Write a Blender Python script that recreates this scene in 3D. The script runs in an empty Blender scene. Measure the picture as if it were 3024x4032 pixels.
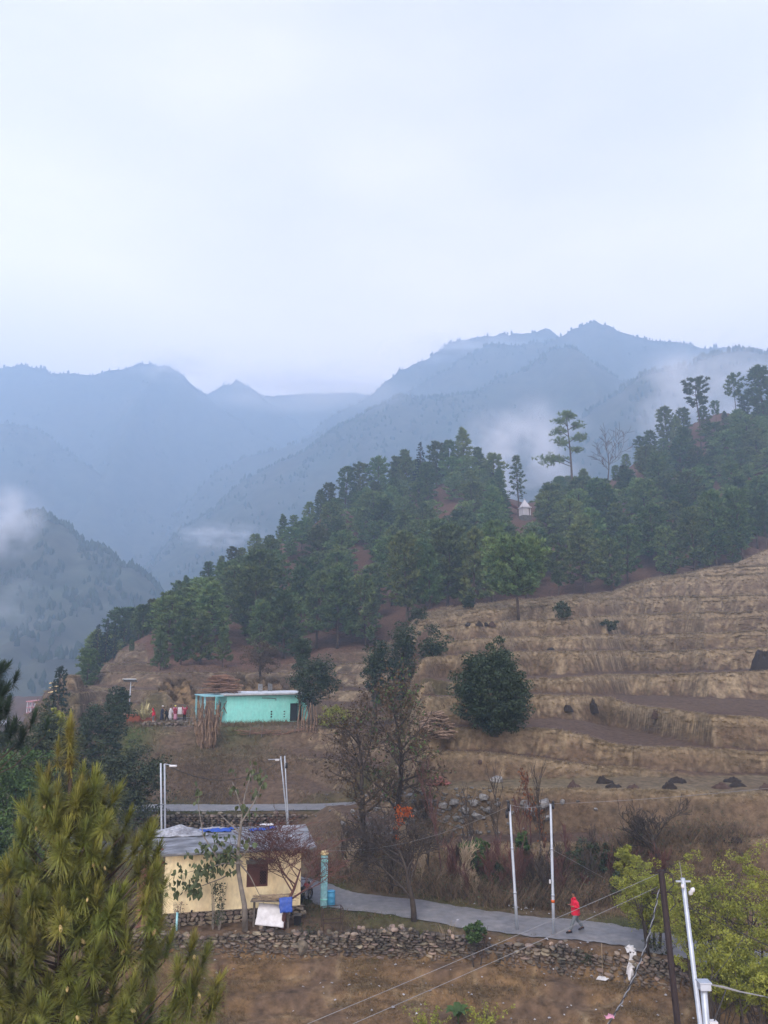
import bpy, bmesh, math, random
import numpy as np
from mathutils import Vector, Matrix, noise as mnoise

SC = bpy.context.scene
COL = SC.collection
R = math.radians
random.seed(7)
RNG = np.random.default_rng(11)

# ------------------------------------------------------------------ camera
CAM_H = 12.4                      # metres above the road
F_PX, CX, CY = 3000.0, 1512.0, 2016.0
PITCH = math.atan(584.0 / 3000.0)
cam_data = bpy.data.cameras.new('camera')
cam = bpy.data.objects.new('camera', cam_data)
COL.objects.link(cam)
cam.location = (0, 0, CAM_H)
cam.rotation_euler = (math.pi / 2 + PITCH, 0, 0)
cam_data.sensor_fit = 'AUTO'
cam_data.sensor_width = 36.0
cam_data.lens = F_PX / 4032.0 * 36.0
cam_data.clip_start = 0.1
cam_data.clip_end = 30000
SC.camera = cam

# ------------------------------------------------------------------ world: overcast daylight
SUN_EL, SUN_AZ = R(52), R(200)    # behind the camera, slightly to the left, behind cloud
world = bpy.data.worlds.new('World')
SC.world = world
world.use_nodes = True
wn, wl = world.node_tree.nodes, world.node_tree.links
wn.clear()
w_out = wn.new('ShaderNodeOutputWorld')
w_bg = wn.new('ShaderNodeBackground')
w_sky = wn.new('ShaderNodeTexSky')
w_sky.sky_type = 'NISHITA'
w_sky.sun_disc = False
w_sky.sun_elevation = SUN_EL
w_sky.sun_rotation = SUN_AZ
w_sky.air_density = 1.0
w_sky.dust_density = 2.0
# cloud deck: soft fbm in direction space, the same all round the horizon
w_tc = wn.new('ShaderNodeTexCoord')
w_map = wn.new('ShaderNodeMapping')
w_map.inputs['Scale'].default_value = (1.0, 1.0, 2.6)
w_n = wn.new('ShaderNodeTexNoise')
w_n.inputs['Scale'].default_value = 1.7
w_n.inputs['Detail'].default_value = 5
w_n.inputs['Roughness'].default_value = 0.45
w_sep = wn.new('ShaderNodeSeparateXYZ')
wl.new(w_tc.outputs['Generated'], w_sep.inputs[0])
w_h = wn.new('ShaderNodeMapRange')            # thin bright cloud near the horizon, thicker blue-grey cloud overhead
w_h.inputs[1].default_value = 0.72; w_h.inputs[2].default_value = 0.40
wl.new(w_sep.outputs[2], w_h.inputs[0])
w_add = wn.new('ShaderNodeMath'); w_add.operation = 'MULTIPLY_ADD'
w_add.inputs[1].default_value = 0.85
w_nm = wn.new('ShaderNodeMapRange')
w_nm.inputs[1].default_value = 0.3; w_nm.inputs[2].default_value = 0.7; w_nm.inputs[3].default_value = -0.15; w_nm.inputs[4].default_value = 0.40
wl.new(w_n.outputs[0], w_nm.inputs[0])
wl.new(w_h.outputs[0], w_add.inputs[0]); wl.new(w_nm.outputs[0], w_add.inputs[2])
w_r = wn.new('ShaderNodeValToRGB')
w_r.color_ramp.elements[0].position = 0.0
w_r.color_ramp.elements[0].color = (4.75, 4.25, 6.1, 1)
w_r.color_ramp.elements[1].position = 1.0
w_r.color_ramp.elements[1].color = (11.8, 9.9, 9.6, 1)
w_mix = wn.new('ShaderNodeMix')
w_mix.data_type = 'RGBA'
w_mix.inputs[0].default_value = 0.94
wl.new(w_tc.outputs['Generated'], w_map.inputs['Vector'])
wl.new(w_map.outputs[0], w_n.inputs['Vector'])
wl.new(w_add.outputs[0], w_r.inputs[0])
wl.new(w_sky.outputs[0], w_mix.inputs[6])
wl.new(w_r.outputs[0], w_mix.inputs[7])
wl.new(w_mix.outputs[2], w_bg.inputs[0])
w_bg.inputs['Strength'].default_value = 0.10
wl.new(w_bg.outputs[0], w_out.inputs[0])

sun_d = bpy.data.lights.new('sun', 'SUN')
sun_d.energy = 1.5
sun_d.angle = R(25)
sun_d.color = (1.0, 0.95, 0.88)
sun = bpy.data.objects.new('sun', sun_d)
COL.objects.link(sun)
sun.rotation_euler = (math.pi / 2 - SUN_EL, 0, math.pi - SUN_AZ)

SC.view_settings.view_transform = 'Standard'
SC.view_settings.look = 'None'
SC.view_settings.gamma = 1
SC.view_settings.exposure = 0.93
SC.view_settings.use_curve_mapping = False
SC.render.engine = 'CYCLES'
CY_ = SC.cycles
CY_.use_denoising = True
CY_.use_adaptive_sampling = True
CY_.adaptive_threshold = 0.02
CY_.max_bounces = 7
CY_.diffuse_bounces = 2
CY_.glossy_bounces = 2
CY_.transmission_bounces = 2
CY_.transparent_max_bounces = 8
CY_.volume_bounces = 3
CY_.caustics_reflective = False
CY_.caustics_refractive = False

# ------------------------------------------------------------------ pixel -> world (pixels of the 3024 x 4032 photograph)
SP, CP = math.sin(PITCH), math.cos(PITCH)


def ray(sx, sy):
    u = (sx - CX) / F_PX
    v = (CY - sy) / F_PX
    return Vector((u, CP - v * SP, SP + v * CP))


def P(sx, sy, Y):
    d = ray(sx, sy)
    t = Y / d.y
    return Vector((d.x * t, Y, CAM_H + d.z * t))


def px_m(sy, Y):
    """pixels of the photograph per metre at depth Y"""
    return F_PX * ray(CX, sy).y / Y


# ------------------------------------------------------------------ numpy noise
def _h(ix, iy, seed):
    n = (ix.astype(np.int64) * 374761393 + iy.astype(np.int64) * 668265263 + seed * 974634777) & 0x7fffffff
    n = ((n ^ (n >> 13)) * 1274126177) & 0x7fffffff
    return ((n ^ (n >> 16)) & 0xffff) / 65535.0


def vnoise(x, y, seed=0):
    x = np.asarray(x, float); y = np.asarray(y, float)
    ix = np.floor(x); iy = np.floor(y)
    fx = x - ix; fy = y - iy
    fx = fx * fx * fx * (fx * (fx * 6 - 15) + 10); fy = fy * fy * fy * (fy * (fy * 6 - 15) + 10)
    a = _h(ix, iy, seed); b = _h(ix + 1, iy, seed); c = _h(ix, iy + 1, seed); d = _h(ix + 1, iy + 1, seed)
    return (a + (b - a) * fx) * (1 - fy) + (c + (d - c) * fx) * fy


def fbm(x, y, seed=0, oct=4, gain=0.5):
    s = 0.0; a = 1.0; tot = 0.0
    x = np.asarray(x, float); y = np.asarray(y, float)
    for i in range(oct):
        s = s + a * (vnoise(x * 2 ** i + 17.3 * i, y * 2 ** i - 9.1 * i, seed + i) - 0.5)
        tot += a; a *= gain
    return s / tot * 2.0          # about -1..1


def sstep(a, b, x):
    t = np.clip((np.asarray(x, float) - a) / (b - a), 0, 1)
    return t * t * (3 - 2 * t)


# ------------------------------------------------------------------ materials
MATS = {}


def mat(name, col, rough=0.85, var=0.25, scale=6.0, bump=0.0, bscale=None, metal=0.0, attr=None, spec=0.25, rand=0.0, coords='Object', trans=0.0, col2=None, stretch=None):
    """procedural principled material: fbm colour variation (value, or towards col2), optional bump, optional per-object variation"""
    if name in MATS:
        return MATS[name]
    m = bpy.data.materials.new(name)
    m.use_nodes = True
    n, l = m.node_tree.nodes, m.node_tree.links
    b = n['Principled BSDF']
    b.inputs['Roughness'].default_value = rough
    b.inputs['Metallic'].default_value = metal
    b.inputs['Specular IOR Level'].default_value = spec
    tc = n.new('ShaderNodeTexCoord')
    src = tc.outputs['Object']
    if coords == 'World':
        g = n.new('ShaderNodeNewGeometry'); src = g.outputs['Position']
    if stretch:
        mp_ = n.new('ShaderNodeMapping'); mp_.inputs['Scale'].default_value = stretch; l.new(src, mp_.inputs['Vector']); src = mp_.outputs[0]
    tx = n.new('ShaderNodeTexNoise')
    tx.inputs['Scale'].default_value = scale
    tx.inputs['Detail'].default_value = 6
    tx.inputs['Roughness'].default_value = 0.6
    l.new(src, tx.inputs['Vector'])
    ramp = n.new('ShaderNodeMapRange')
    ramp.inputs[1].default_value = 0.3; ramp.inputs[2].default_value = 0.7
    l.new(tx.outputs[0], ramp.inputs[0])
    if attr:
        a = n.new('ShaderNodeAttribute'); a.attribute_name = attr; base = a.outputs['Color']
    else:
        rgb = n.new('ShaderNodeRGB'); rgb.outputs[0].default_value = (*col, 1); base = rgb.outputs[0]
    if col2 is not None:
        mx = n.new('ShaderNodeMix'); mx.data_type = 'RGBA'
        l.new(ramp.outputs[0], mx.inputs[0]); l.new(base, mx.inputs[6]); mx.inputs[7].default_value = (*col2, 1)
        base = mx.outputs[2]
        vv = n.new('ShaderNodeTexNoise'); vv.inputs['Scale'].default_value = scale * 3.3; vv.inputs['Detail'].default_value = 4
        l.new(src, vv.inputs['Vector'])
        vr = n.new('ShaderNodeMapRange'); vr.inputs[1].default_value = 0.3; vr.inputs[2].default_value = 0.7
        l.new(vv.outputs[0], vr.inputs[0]); val = vr.outputs[0]
    else:
        val = ramp.outputs[0]
    r2 = n.new('ShaderNodeMapRange')
    r2.inputs[3].default_value = 1 - var; r2.inputs[4].default_value = 1 + var
    l.new(val, r2.inputs[0])
    mul = n.new('ShaderNodeMix'); mul.data_type = 'RGBA'; mul.blend_type = 'MULTIPLY'; mul.inputs[0].default_value = 1
    l.new(base, mul.inputs[6]); l.new(r2.outputs[0], mul.inputs[7])
    colout = mul.outputs[2]
    if rand:
        oi = n.new('ShaderNodeObjectInfo')
        hs = n.new('ShaderNodeHueSaturation')
        m1 = n.new('ShaderNodeMapRange'); m1.inputs[3].default_value = 1 - rand; m1.inputs[4].default_value = 1 + rand
        l.new(oi.outputs['Random'], m1.inputs[0]); l.new(m1.outputs[0], hs.inputs['Value'])
        m2 = n.new('ShaderNodeMapRange'); m2.inputs[3].default_value = 0.5 - rand * 0.08; m2.inputs[4].default_value = 0.5 + rand * 0.05
        ml = n.new('ShaderNodeMath'); ml.operation = 'FRACT'; mm = n.new('ShaderNodeMath'); mm.operation = 'MULTIPLY'; mm.inputs[1].default_value = 7.13
        l.new(oi.outputs['Random'], mm.inputs[0]); l.new(mm.outputs[0], ml.inputs[0]); l.new(ml.outputs[0], m2.inputs[0])
        l.new(m2.outputs[0], hs.inputs['Hue'])
        l.new(colout, hs.inputs['Color']); colout = hs.outputs[0]
    l.new(colout, b.inputs['Base Color'])
    if bump:
        bt = n.new('ShaderNodeTexNoise'); bt.inputs['Scale'].default_value = bscale or scale * 4; bt.inputs['Detail'].default_value = 5
        l.new(src, bt.inputs['Vector'])
        bp = n.new('ShaderNodeBump'); bp.inputs['Strength'].default_value = bump; bp.inputs['Distance'].default_value = 0.05
        l.new(bt.outputs[0], bp.inputs['Height']); l.new(bp.outputs[0], b.inputs['Normal'])
    if trans:
        o = n['Material Output']
        tr = n.new('ShaderNodeBsdfTranslucent'); l.new(colout, tr.inputs[0])
        ms = n.new('ShaderNodeMixShader'); ms.inputs[0].default_value = trans
        l.new(b.outputs[0], ms.inputs[1]); l.new(tr.outputs[0], ms.inputs[2]); l.new(ms.outputs[0], o.inputs['Surface'])
    MATS[name] = m
    return m


# ------------------------------------------------------------------ objects
def tag(o, label=None, cat=None, group=None, kind=None):
    if label: o['label'] = label
    if cat: o['category'] = cat
    if group: o['group'] = group
    if kind: o['kind'] = kind
    return o


def empty(name, loc=(0, 0, 0), label=None, cat=None, group=None, rz=0.0):
    o = bpy.data.objects.new(name, None)
    COL.objects.link(o)
    o.location = loc
    o.rotation_euler = (0, 0, rz)
    o.empty_display_size = 0.1
    return tag(o, label, cat, group)


def link(name, me, parent=None, loc=None, rot=None, scale=None):
    o = bpy.data.objects.new(name, me)
    COL.objects.link(o)
    if parent is not None: o.parent = parent
    if loc is not None: o.location = loc
    if rot is not None: o.rotation_euler = rot
    if scale is not None: o.scale = scale if hasattr(scale, '__len__') else (scale,) * 3
    return o


def mesh_np(name, V, faces, m=None, smooth=False, col=None):
    """faces: int array (n,3) or (n,4)"""
    me = bpy.data.meshes.new(name)
    V = np.asarray(V, np.float32); faces = np.asarray(faces, np.int32)
    k = faces.shape[1]
    me.vertices.add(len(V)); me.vertices.foreach_set('co', V.ravel())
    me.loops.add(faces.size); me.loops.foreach_set('vertex_index', faces.ravel())
    me.polygons.add(len(faces)); me.polygons.foreach_set('loop_start', np.arange(0, faces.size, k, dtype=np.int32))
    try:
        me.polygons.foreach_set('loop_total', np.full(len(faces), k, np.int32))
    except Exception:
        pass
    if smooth:
        me.polygons.foreach_set('use_smooth', np.ones(len(faces), bool))
    me.update(calc_edges=True)
    if col is not None:
        a = me.color_attributes.new('Col', 'FLOAT_COLOR', 'POINT')
        c = np.ones((len(V), 4), np.float32); c[:, :3] = col
        a.data.foreach_set('color', c.ravel())
    if m: me.materials.append(m)
    return me


class MB:
    """collects boxes, tubes and free faces; build() links them as ONE mesh object"""
    def __init__(self):
        self.v = []; self.f = []

    def add(self, vs, fs):
        o = len(self.v)
        self.v.extend([tuple(p) for p in vs]); self.f.extend([tuple(i + o for i in f) for f in fs])
        return self

    def box(self, x0, x1, y0, y1, z0, z1, M=None):
        vs = [Vector(p) for p in ((x0, y0, z0), (x1, y0, z0), (x1, y1, z0), (x0, y1, z0), (x0, y0, z1), (x1, y0, z1), (x1, y1, z1), (x0, y1, z1))]
        if M: vs = [M @ p for p in vs]
        return self.add(vs, [(0, 3, 2, 1), (4, 5, 6, 7), (0, 1, 5, 4), (1, 2, 6, 5), (2, 3, 7, 6), (3, 0, 4, 7)])

    def bar(self, a, b, w, h=None):
        a = Vector(a); b = Vector(b); d = b - a; L = d.length
        q = d.to_track_quat('Z', 'Y').to_matrix().to_4x4(); q.translation = a
        h = h or w
        return self.box(-w / 2, w / 2, -h / 2, h / 2, 0, L, q)

    def tube(self, pts, rad, n=6, cap=True):
        pts = [Vector(p) for p in pts]
        if not hasattr(rad, '__len__'): rad = [rad] * len(pts)
        rings = []
        up = Vector((0.13, 0.97, 0.2))
        for i, p in enumerate(pts):
            d = (pts[min(i + 1, len(pts) - 1)] - pts[max(i - 1, 0)])
            if d.length < 1e-9: d = Vector((0, 0, 1))
            d.normalize()
            s = d.cross(up)
            if s.length < 1e-3: s = d.cross(Vector((1, 0, 0)))
            s.normalize(); t = s.cross(d)
            rings.append([p + (s * math.cos(2 * math.pi * k / n) + t * math.sin(2 * math.pi * k / n)) * rad[i] for k in range(n)])
        vs = [q for r in rings for q in r]; fs = []
        for i in range(len(pts) - 1):
            for k in range(n):
                a = i * n + k; b = i * n + (k + 1) % n
                fs.append((a, b, b + n, a + n))
        if cap:
            fs.append(tuple(range(n))[::-1]); fs.append(tuple((len(pts) - 1) * n + k for k in range(n)))
        return self.add(vs, fs)

    def lathe(self, prof, n=16, c=(0, 0, 0)):
        vs = []; fs = []
        for r, z in prof:
            for k in range(n):
                a = 2 * math.pi * k / n
                vs.append((c[0] + r * math.cos(a), c[1] + r * math.sin(a), c[2] + z))
        for i in range(len(prof) - 1):
            for k in range(n):
                a = i * n + k; b = i * n + (k + 1) % n
                fs.append((a, b, b + n, a + n))
        fs.append(tuple(range(n))[::-1]); fs.append(tuple((len(prof) - 1) * n + k for k in range(n)))
        return self.add(vs, fs)

    def mesh(self, name, m, smooth=False, bevel=0.0):
        me = bpy.data.meshes.new(name)
        me.from_pydata(self.v, [], self.f)
        if bevel:
            bm = bmesh.new(); bm.from_mesh(me)
            bmesh.ops.bevel(bm, geom=bm.edges[:], offset=bevel, segments=1, affect='EDGES', profile=0.5)
            bm.to_mesh(me); bm.free()
        if m: me.materials.append(m)
        if smooth:
            for p in me.polygons: p.use_smooth = True
        me.update()
        return me

    def build(self, name, m, parent=None, smooth=False, bevel=0.0, loc=None, rot=None, scale=None):
        return link(name, self.mesh(name, m, smooth, bevel), parent, loc, rot, scale)


def copy_tree(root, loc=None, rz=None, scale=None, **tags):
    r = root.copy(); COL.objects.link(r)
    if loc is not None: r.location = loc
    if rz is not None: r.rotation_euler = (0, 0, rz)
    if scale is not None: r.scale = scale if hasattr(scale, '__len__') else (scale,) * 3
    tag(r, **tags)
    for ch in list(root.children):
        c = ch.copy(); COL.objects.link(c); c.parent = r
        for g in list(ch.children):
            d = g.copy(); COL.objects.link(d); d.parent = c
    return r

# ================================================================== TERRAIN
# control points of the smooth hillside: (pixel x, pixel y, depth Y)
_CT = [
    # right side column, sx about 2700-3300
    (2700, 3600, 42.0), (2700, 3400, 47.0), (2700, 3310, 50.0), (2700, 3215, 54.0), (2700, 3120, 58.0), (2700, 3010, 65.0), (2700, 2915, 76.0),
    (2700, 2830, 88.0), (2700, 2760, 98.0), (2700, 2690, 107.0), (2700, 2600, 117.0), (2700, 2500, 130.0), (2700, 2400, 145.0), (2700, 2310, 160.0), (2760, 2250, 172.0), (2800, 2050, 205.0),
    (2800, 1850, 245.0), (2850, 1640, 300.0),
    (3300, 3600, 39.0), (3300, 3300, 49.0), (3300, 3100, 58.0), (3300, 2900, 76.0), (3300, 2690, 104.0), (3300, 2480, 130.0), (3300, 2220, 158.0), (3200, 2120, 174.0), (3200, 1850, 225.0), (3300, 1500, 300.0),
    (4200, 3300, 46.0), (4200, 2700, 95.0), (4200, 2200, 150.0), (4200, 1500, 280.0),
    # sx 2100-2300
    (2150, 3590, 41.8), (2100, 3420, 46.0), (2100, 3310, 50.0), (2100, 3200, 54.5), (2100, 3090, 59.5), (2100, 3000, 65.0), (2100, 2930, 71.0), (2100, 2850, 84.0), (2100, 2760, 98.0), (2100, 2650, 112.0),
    (2100, 2550, 122.0), (2100, 2450, 132.0), (2150, 2370, 145.0), (2150, 2320, 157.0), (2150, 2200, 185.0), (2065, 2030, 228.0), (2220, 1990, 245.0), (2450, 2200, 185.0), (2420, 1900, 262.0), (2600, 1775, 282.0), (2420, 2300, 166.0),
    # sx 1500-1800
    (1550, 3500, 45.8), (1500, 3330, 51.0), (1500, 3160, 58.0), (1550, 3010, 66.0), (1550, 2910, 75.0), (1550, 2810, 90.0), (1550, 2700, 108.0), (1550, 2600, 125.0), (1500, 2545, 136.0), (1550, 2400, 162.0), (1800, 2320, 165.0), (1800, 2420, 140.0),
    (1500, 2200, 202.0), (1500, 2080, 238.0), (1500, 1965, 265.0), (1800, 1885, 262.0), (1800, 2100, 212.0), (1940, 1945, 245.0),
    # sx 700-1200
    (1150, 3110, 69.0), (800, 3110, 69.0), (800, 3020, 73.5), (800, 2940, 78.0), (800, 2868, 82.5), (1100, 2868, 82.5), (1100, 2822, 92.0), (800, 2830, 92.0), (1100, 2755, 106.0), (800, 2750, 106.0), (900, 2690, 116.0), (1150, 2620, 126.0),
    (1000, 2550, 143.0), (1000, 2400, 172.0), (1200, 2300, 190.0), (1100, 2165, 228.0), (1300, 2030, 252.0), (900, 2295, 205.0),
    # sx 300-600
    (500, 3020, 76.0), (500, 2930, 83.0), (500, 2850, 89.0), (520, 2790, 98.0), (450, 2715, 114.0), (580, 2600, 136.0), (560, 2525, 160.0), (720, 2410, 185.0),
    (320, 2850, 96.0), (310, 2765, 118.0), (330, 2700, 140.0), (420, 2620, 150.0),
]
_CW = [  # plain world points (X, Y, Z): valley on the left, yard and fields near the road, far side of the ridge
    (-14, 48, -0.4), (-8, 52, -0.5), (-14, 56, -0.7), (-22, 58, -0.6), (-8, 59, -0.7), (-20, 48, -0.7), (-12, 42, -0.1), (-6, 42, -0.05), (0, 42, -0.05), (-18, 42, -0.8), (6, 40, -0.05), (12, 37.5, -0.05),
    (-28, 52, -2.0), (-27, 70, -0.8), (-34, 62, -4.0), (-38, 80, -5.0), (-36, 95, -3.5), (-45, 50, -6.0), (-60, 90, -12.0), (-70, 140, -14.0), (-90, 200, -14.0), (-62, 150, -6.0), (-75, 190, -4.0), (-125, 250, -5.5), (-115, 285, -1.5), (-90, 260, -6.0), (-180, 250, -16.0),
    (-25, 40, -1.5), (-30, 30, -3.0), (-15, 30, -2.5), (0, 30, -2.6), (12, 28, -2.8), (25, 28, -2.5), (0, 18, -3.5), (20, 16, -3.5), (-20, 16, -3.5), (0, 10, -4.0), (30, 33, -0.5),
    (-60, 330, -20.0), (0, 340, 30.0), (60, 340, 45.0), (110, 360, 70.0), (170, 380, 110.0), (0, 400, -10.0), (100, 420, 20.0), (220, 420, 60.0), (-150, 400, -30.0), (-40, 270, 12.0), (-50, 240, 14.0),
]
_pts = [P(*c) for c in _CT] + [Vector(c) for c in _CW]
_CA = np.array([[p.x / p.y * 2.4, math.log(p.y), p.z] for p in _pts])


def _phi(r2):
    return 0.5 * r2 * np.log(r2 + 1e-9)


_n = len(_CA)
_K = _phi(((_CA[:, None, :2] - _CA[None, :, :2]) ** 2).sum(-1)) + np.eye(_n) * 2e-4
_Q = np.c_[np.ones(_n), _CA[:, :2]]
# heights are solved divided by depth, so that near ground is as exact as far ground
_LHS = np.block([[_K, _Q], [_Q.T, np.zeros((3, 3))]])
_W = np.linalg.solve(_LHS, np.r_[_CA[:, 2] / np.exp(_CA[:, 1]), np.zeros(3)])


def base_h(X, Y):
    X = np.asarray(X, float); Y = np.asarray(Y, float)
    sh = X.shape
    a = (X / Y * 2.4).ravel(); b = np.log(Y).ravel(); out = np.empty(a.size)
    for i in range(0, a.size, 40000):
        s = slice(i, i + 40000)
        r2 = (a[s, None] - _CA[None, :, 0]) ** 2 + (b[s, None] - _CA[None, :, 1]) ** 2
        out[s] = _phi(r2) @ _W[:_n] + _W[_n] + _W[_n + 1] * a[s] + _W[_n + 2] * b[s]
    return (out * np.exp(b)).reshape(sh)


# ---- road centre line (X, Y, Z)
def _g0(sx, sy):
    d = ray(sx, sy); t = -CAM_H / d.z
    return (d.x * t, d.y * t, 0.0)


ROAD = [(26, 27.5, 0), (20.5, 32.0, 0)] + [_g0(*q) for q in ((2765, 3748), (2506, 3694), (2290, 3664), (2044, 3643), (1803, 3607), (1600, 3573), (1381, 3546), (1200, 3497))] + \
       [(-9.5, 50.0, -0.1), (-16, 53.2, 0.0), (-23.5, 56, 0.3), (-27, 59.6, 0.6), (-24, 63, 0.85), (-19, 63.9, 0.9), (-12, 63.9, 0.9), (-4, 64.3, 0.95), (3, 65.6, 1.3)]


def catmull(pts, k=8):
    pts = [np.array(p, float) for p in pts]
    out = []
    for i in range(len(pts) - 1):
        p0 = pts[max(i - 1, 0)]; p1 = pts[i]; p2 = pts[i + 1]; p3 = pts[min(i + 2, len(pts) - 1)]
        for j in range(k):
            t = j / k
            out.append(0.5 * ((2 * p1) + (-p0 + p2) * t + (2 * p0 - 5 * p1 + 4 * p2 - p3) * t * t + (-p0 + 3 * p1 - 3 * p2 + p3) * t ** 3))
    out.append(pts[-1])
    return np.array(out)


ROADC = catmull(ROAD, 6)
ROAD_W = 1.4


def road_dist(X, Y):
    X = np.asarray(X, float); Y = np.asarray(Y, float)
    best = np.full(X.shape, 1e9); z = np.zeros(X.shape)
    for i in range(len(ROADC) - 1):
        a = ROADC[i]; b = ROADC[i + 1]
        d = b - a; L2 = d[0] ** 2 + d[1] ** 2
        t = np.clip(((X - a[0]) * d[0] + (Y - a[1]) * d[1]) / L2, 0, 1)
        q = (X - a[0] - t * d[0]) ** 2 + (Y - a[1] - t * d[1]) ** 2
        m = q < best
        best = np.where(m, q, best); z = np.where(m, a[2] + t * d[2], z)
    return np.sqrt(best), z


# ---- the front dry-stone wall line
WALL_X = np.array([-40, -13, -10.5, -3, 0, 4, 8, 11, 14, 18, 30.0])
WALL_Y = np.array([39.4, 39.25, 39.2, 39.2, 39.1, 38.4, 37.3, 36.2, 34.5, 31.2, 20.0])


def wall_y(X):
    return np.interp(X, WALL_X, WALL_Y)


# terrace levels of the left part of the hill
LEVELS = np.array([-40, 1.35, 3.3, 5.15, 6.9, 8.3, 10.4, 11.8, 14.0, 15.4, 17.6, 19.4, 22.0, 24.2, 26.0, 29.0, 31.4, 34.5, 37, 40, 44, 200.0])

# ---- terraces of the right part: for each terrace the foot and the lip of its bank as lines seen in the photograph: {pixel x: (foot y, lip y)}
_XS = np.array([1500, 1700, 1900, 2000, 2100, 2200, 2300, 2400, 2500, 2600, 2700, 2800, 2900, 3024, 3300], float)
_TF = [  # foot line of the bank (None: a tread of fixed depth, for banks near and above eye level)
    [3440, 3470, 3490, 3500, 3500, 3510, 3520, 3530, 3540, 3550, 3560, 3560, 3560, 3560, 3560],
    [3290, 3290, 3288, 3285, 3285, 3285, 3285, 3285, 3285, 3285, 3283, 3280, 3278, 3275, 3270],
    [3080, 3075, 3072, 3068, 3066, 3064, 3062, 3060, 3058, 3057, 3056, 3054, 3053, 3052, 3052],
    [2940, 2945, 2950, 2962, 2976, 2990, 3004, 3012, 3020, 3028, 3036, 3040, 3042, 3042, 3042],
    [2850, 2850, 2848, 2842, 2830, 2830, 2838, 2856, 2877, 2900, 2920, 2940, 2948, 2950, 2950],
    [2735, 2733, 2730, 2728, 2726, 2726, 2728, 2732, 2736, 2739, 2740, 2740, 2738, 2735, 2735],
    9.0, 8.5, 7.5, 8.0, 9.0, 7.0, 8.0]
_TL = [
    [3330, 3330, 3328, 3326, 3325, 3325, 3325, 3325, 3325, 3322, 3316, 3310, 3305, 3300, 3290],
    [3110, 3105, 3104, 3106, 3109, 3111, 3112, 3113, 3113, 3114, 3115, 3117, 3120, 3124, 3130],
    [2950, 2955, 2964, 2974, 2987, 3001, 3014, 3022, 3028, 3036, 3045, 3049, 3050, 3050, 3050],
    [2860, 2860, 2862, 2866, 2869, 2874, 2892, 2930, 2942, 2946, 2949, 2952, 2957, 2963, 2975],
    [2742, 2742, 2742, 2741, 2740, 2740, 2740, 2747, 2780, 2795, 2807, 2815, 2822, 2834, 2850],
    [2690, 2688, 2685, 2680, 2676, 2672, 2667, 2661, 2659, 2657, 2654, 2651, 2648, 2642, 2630],
    [2600, 2590, 2575, 2568, 2567, 2567, 2567, 2567, 2567, 2566, 2563, 2560, 2557, 2553, 2545],
    [2545, 2535, 2515, 2510, 2507, 2506, 2505, 2503, 2500, 2498, 2495, 2492, 2487, 2479, 2470],
    [2500, 2480, 2450, 2446, 2443, 2440, 2434, 2427, 2421, 2416, 2413, 2411, 2410, 2408, 2400],
    [2470, 2440, 2405, 2396, 2388, 2374, 2361, 2359, 2357, 2355, 2352, 2349, 2347, 2344, 2335],
    [2450, 2420, 2388, 2380, 2374, 2362, 2352, 2344, 2300, 2277, 2272, 2268, 2264, 2259, 2250],
    [2440, 2410, 2380, 2372, 2366, 2355, 2346, 2338, 2297, 2274, 2262, 2237, 2233, 2229, 2220],
    [2430, 2402, 2374, 2366, 2360, 2350, 2341, 2333, 2293, 2270, 2258, 2234, 2222, 2164, 2140]]
_SG = np.linspace(-0.12, 1.25, 500)


def _elev(sy):
    return np.tan(PITCH + np.arctan((CY - sy) / F_PX))


def _profiles():
    Y0 = np.full(_SG.shape, 42.0); z0 = np.zeros(_SG.shape)
    out = []
    for k in range(len(_TL)):
        ly = np.array(_TL[k], float)
        f = CP - (CY - ly.mean()) / F_PX * SP
        sx = CX + F_PX * _SG * f
        lip = np.interp(sx, _XS, ly) + 4.5 * fbm(_SG * 22, _SG * 0 + k * 7.7, 140 + k, 4) * (1.0 if k < 6 else 0.8)
        el = _elev(lip)
        if isinstance(_TF[k], list):
            fy = np.interp(sx, _XS, np.array(_TF[k], float)) + 4.0 * fbm(_SG * 26, _SG * 0 + k * 3.3, 160 + k, 4)
            fy = np.maximum(fy, lip + 3)
            zf = z0 + 0.06
            Yf = (zf - CAM_H) / np.minimum(_elev(fy), -0.012)
            Yf = np.clip(Yf, Y0 + 0.4, Y0 + 26)
        else:
            Yf = Y0 + _TF[k] * (1 + 0.35 * fbm(_SG * 9, _SG * 0 + k, 180 + k, 2)); zf = z0 + 0.25
        c = 0.62 if k < 5 else 0.75
        zl = (CAM_H + el * (Yf - zf * c)) / (1 - el * c)
        zl = np.maximum(zl, zf + 0.05)
        Yl = Yf + (zl - zf) * c
        out.append((Yf, zf, Yl, zl))
        Y0, z0 = Yl, zl
    return out


_PROF = _profiles()
Y_LAST = _PROF[-1][2]


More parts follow.
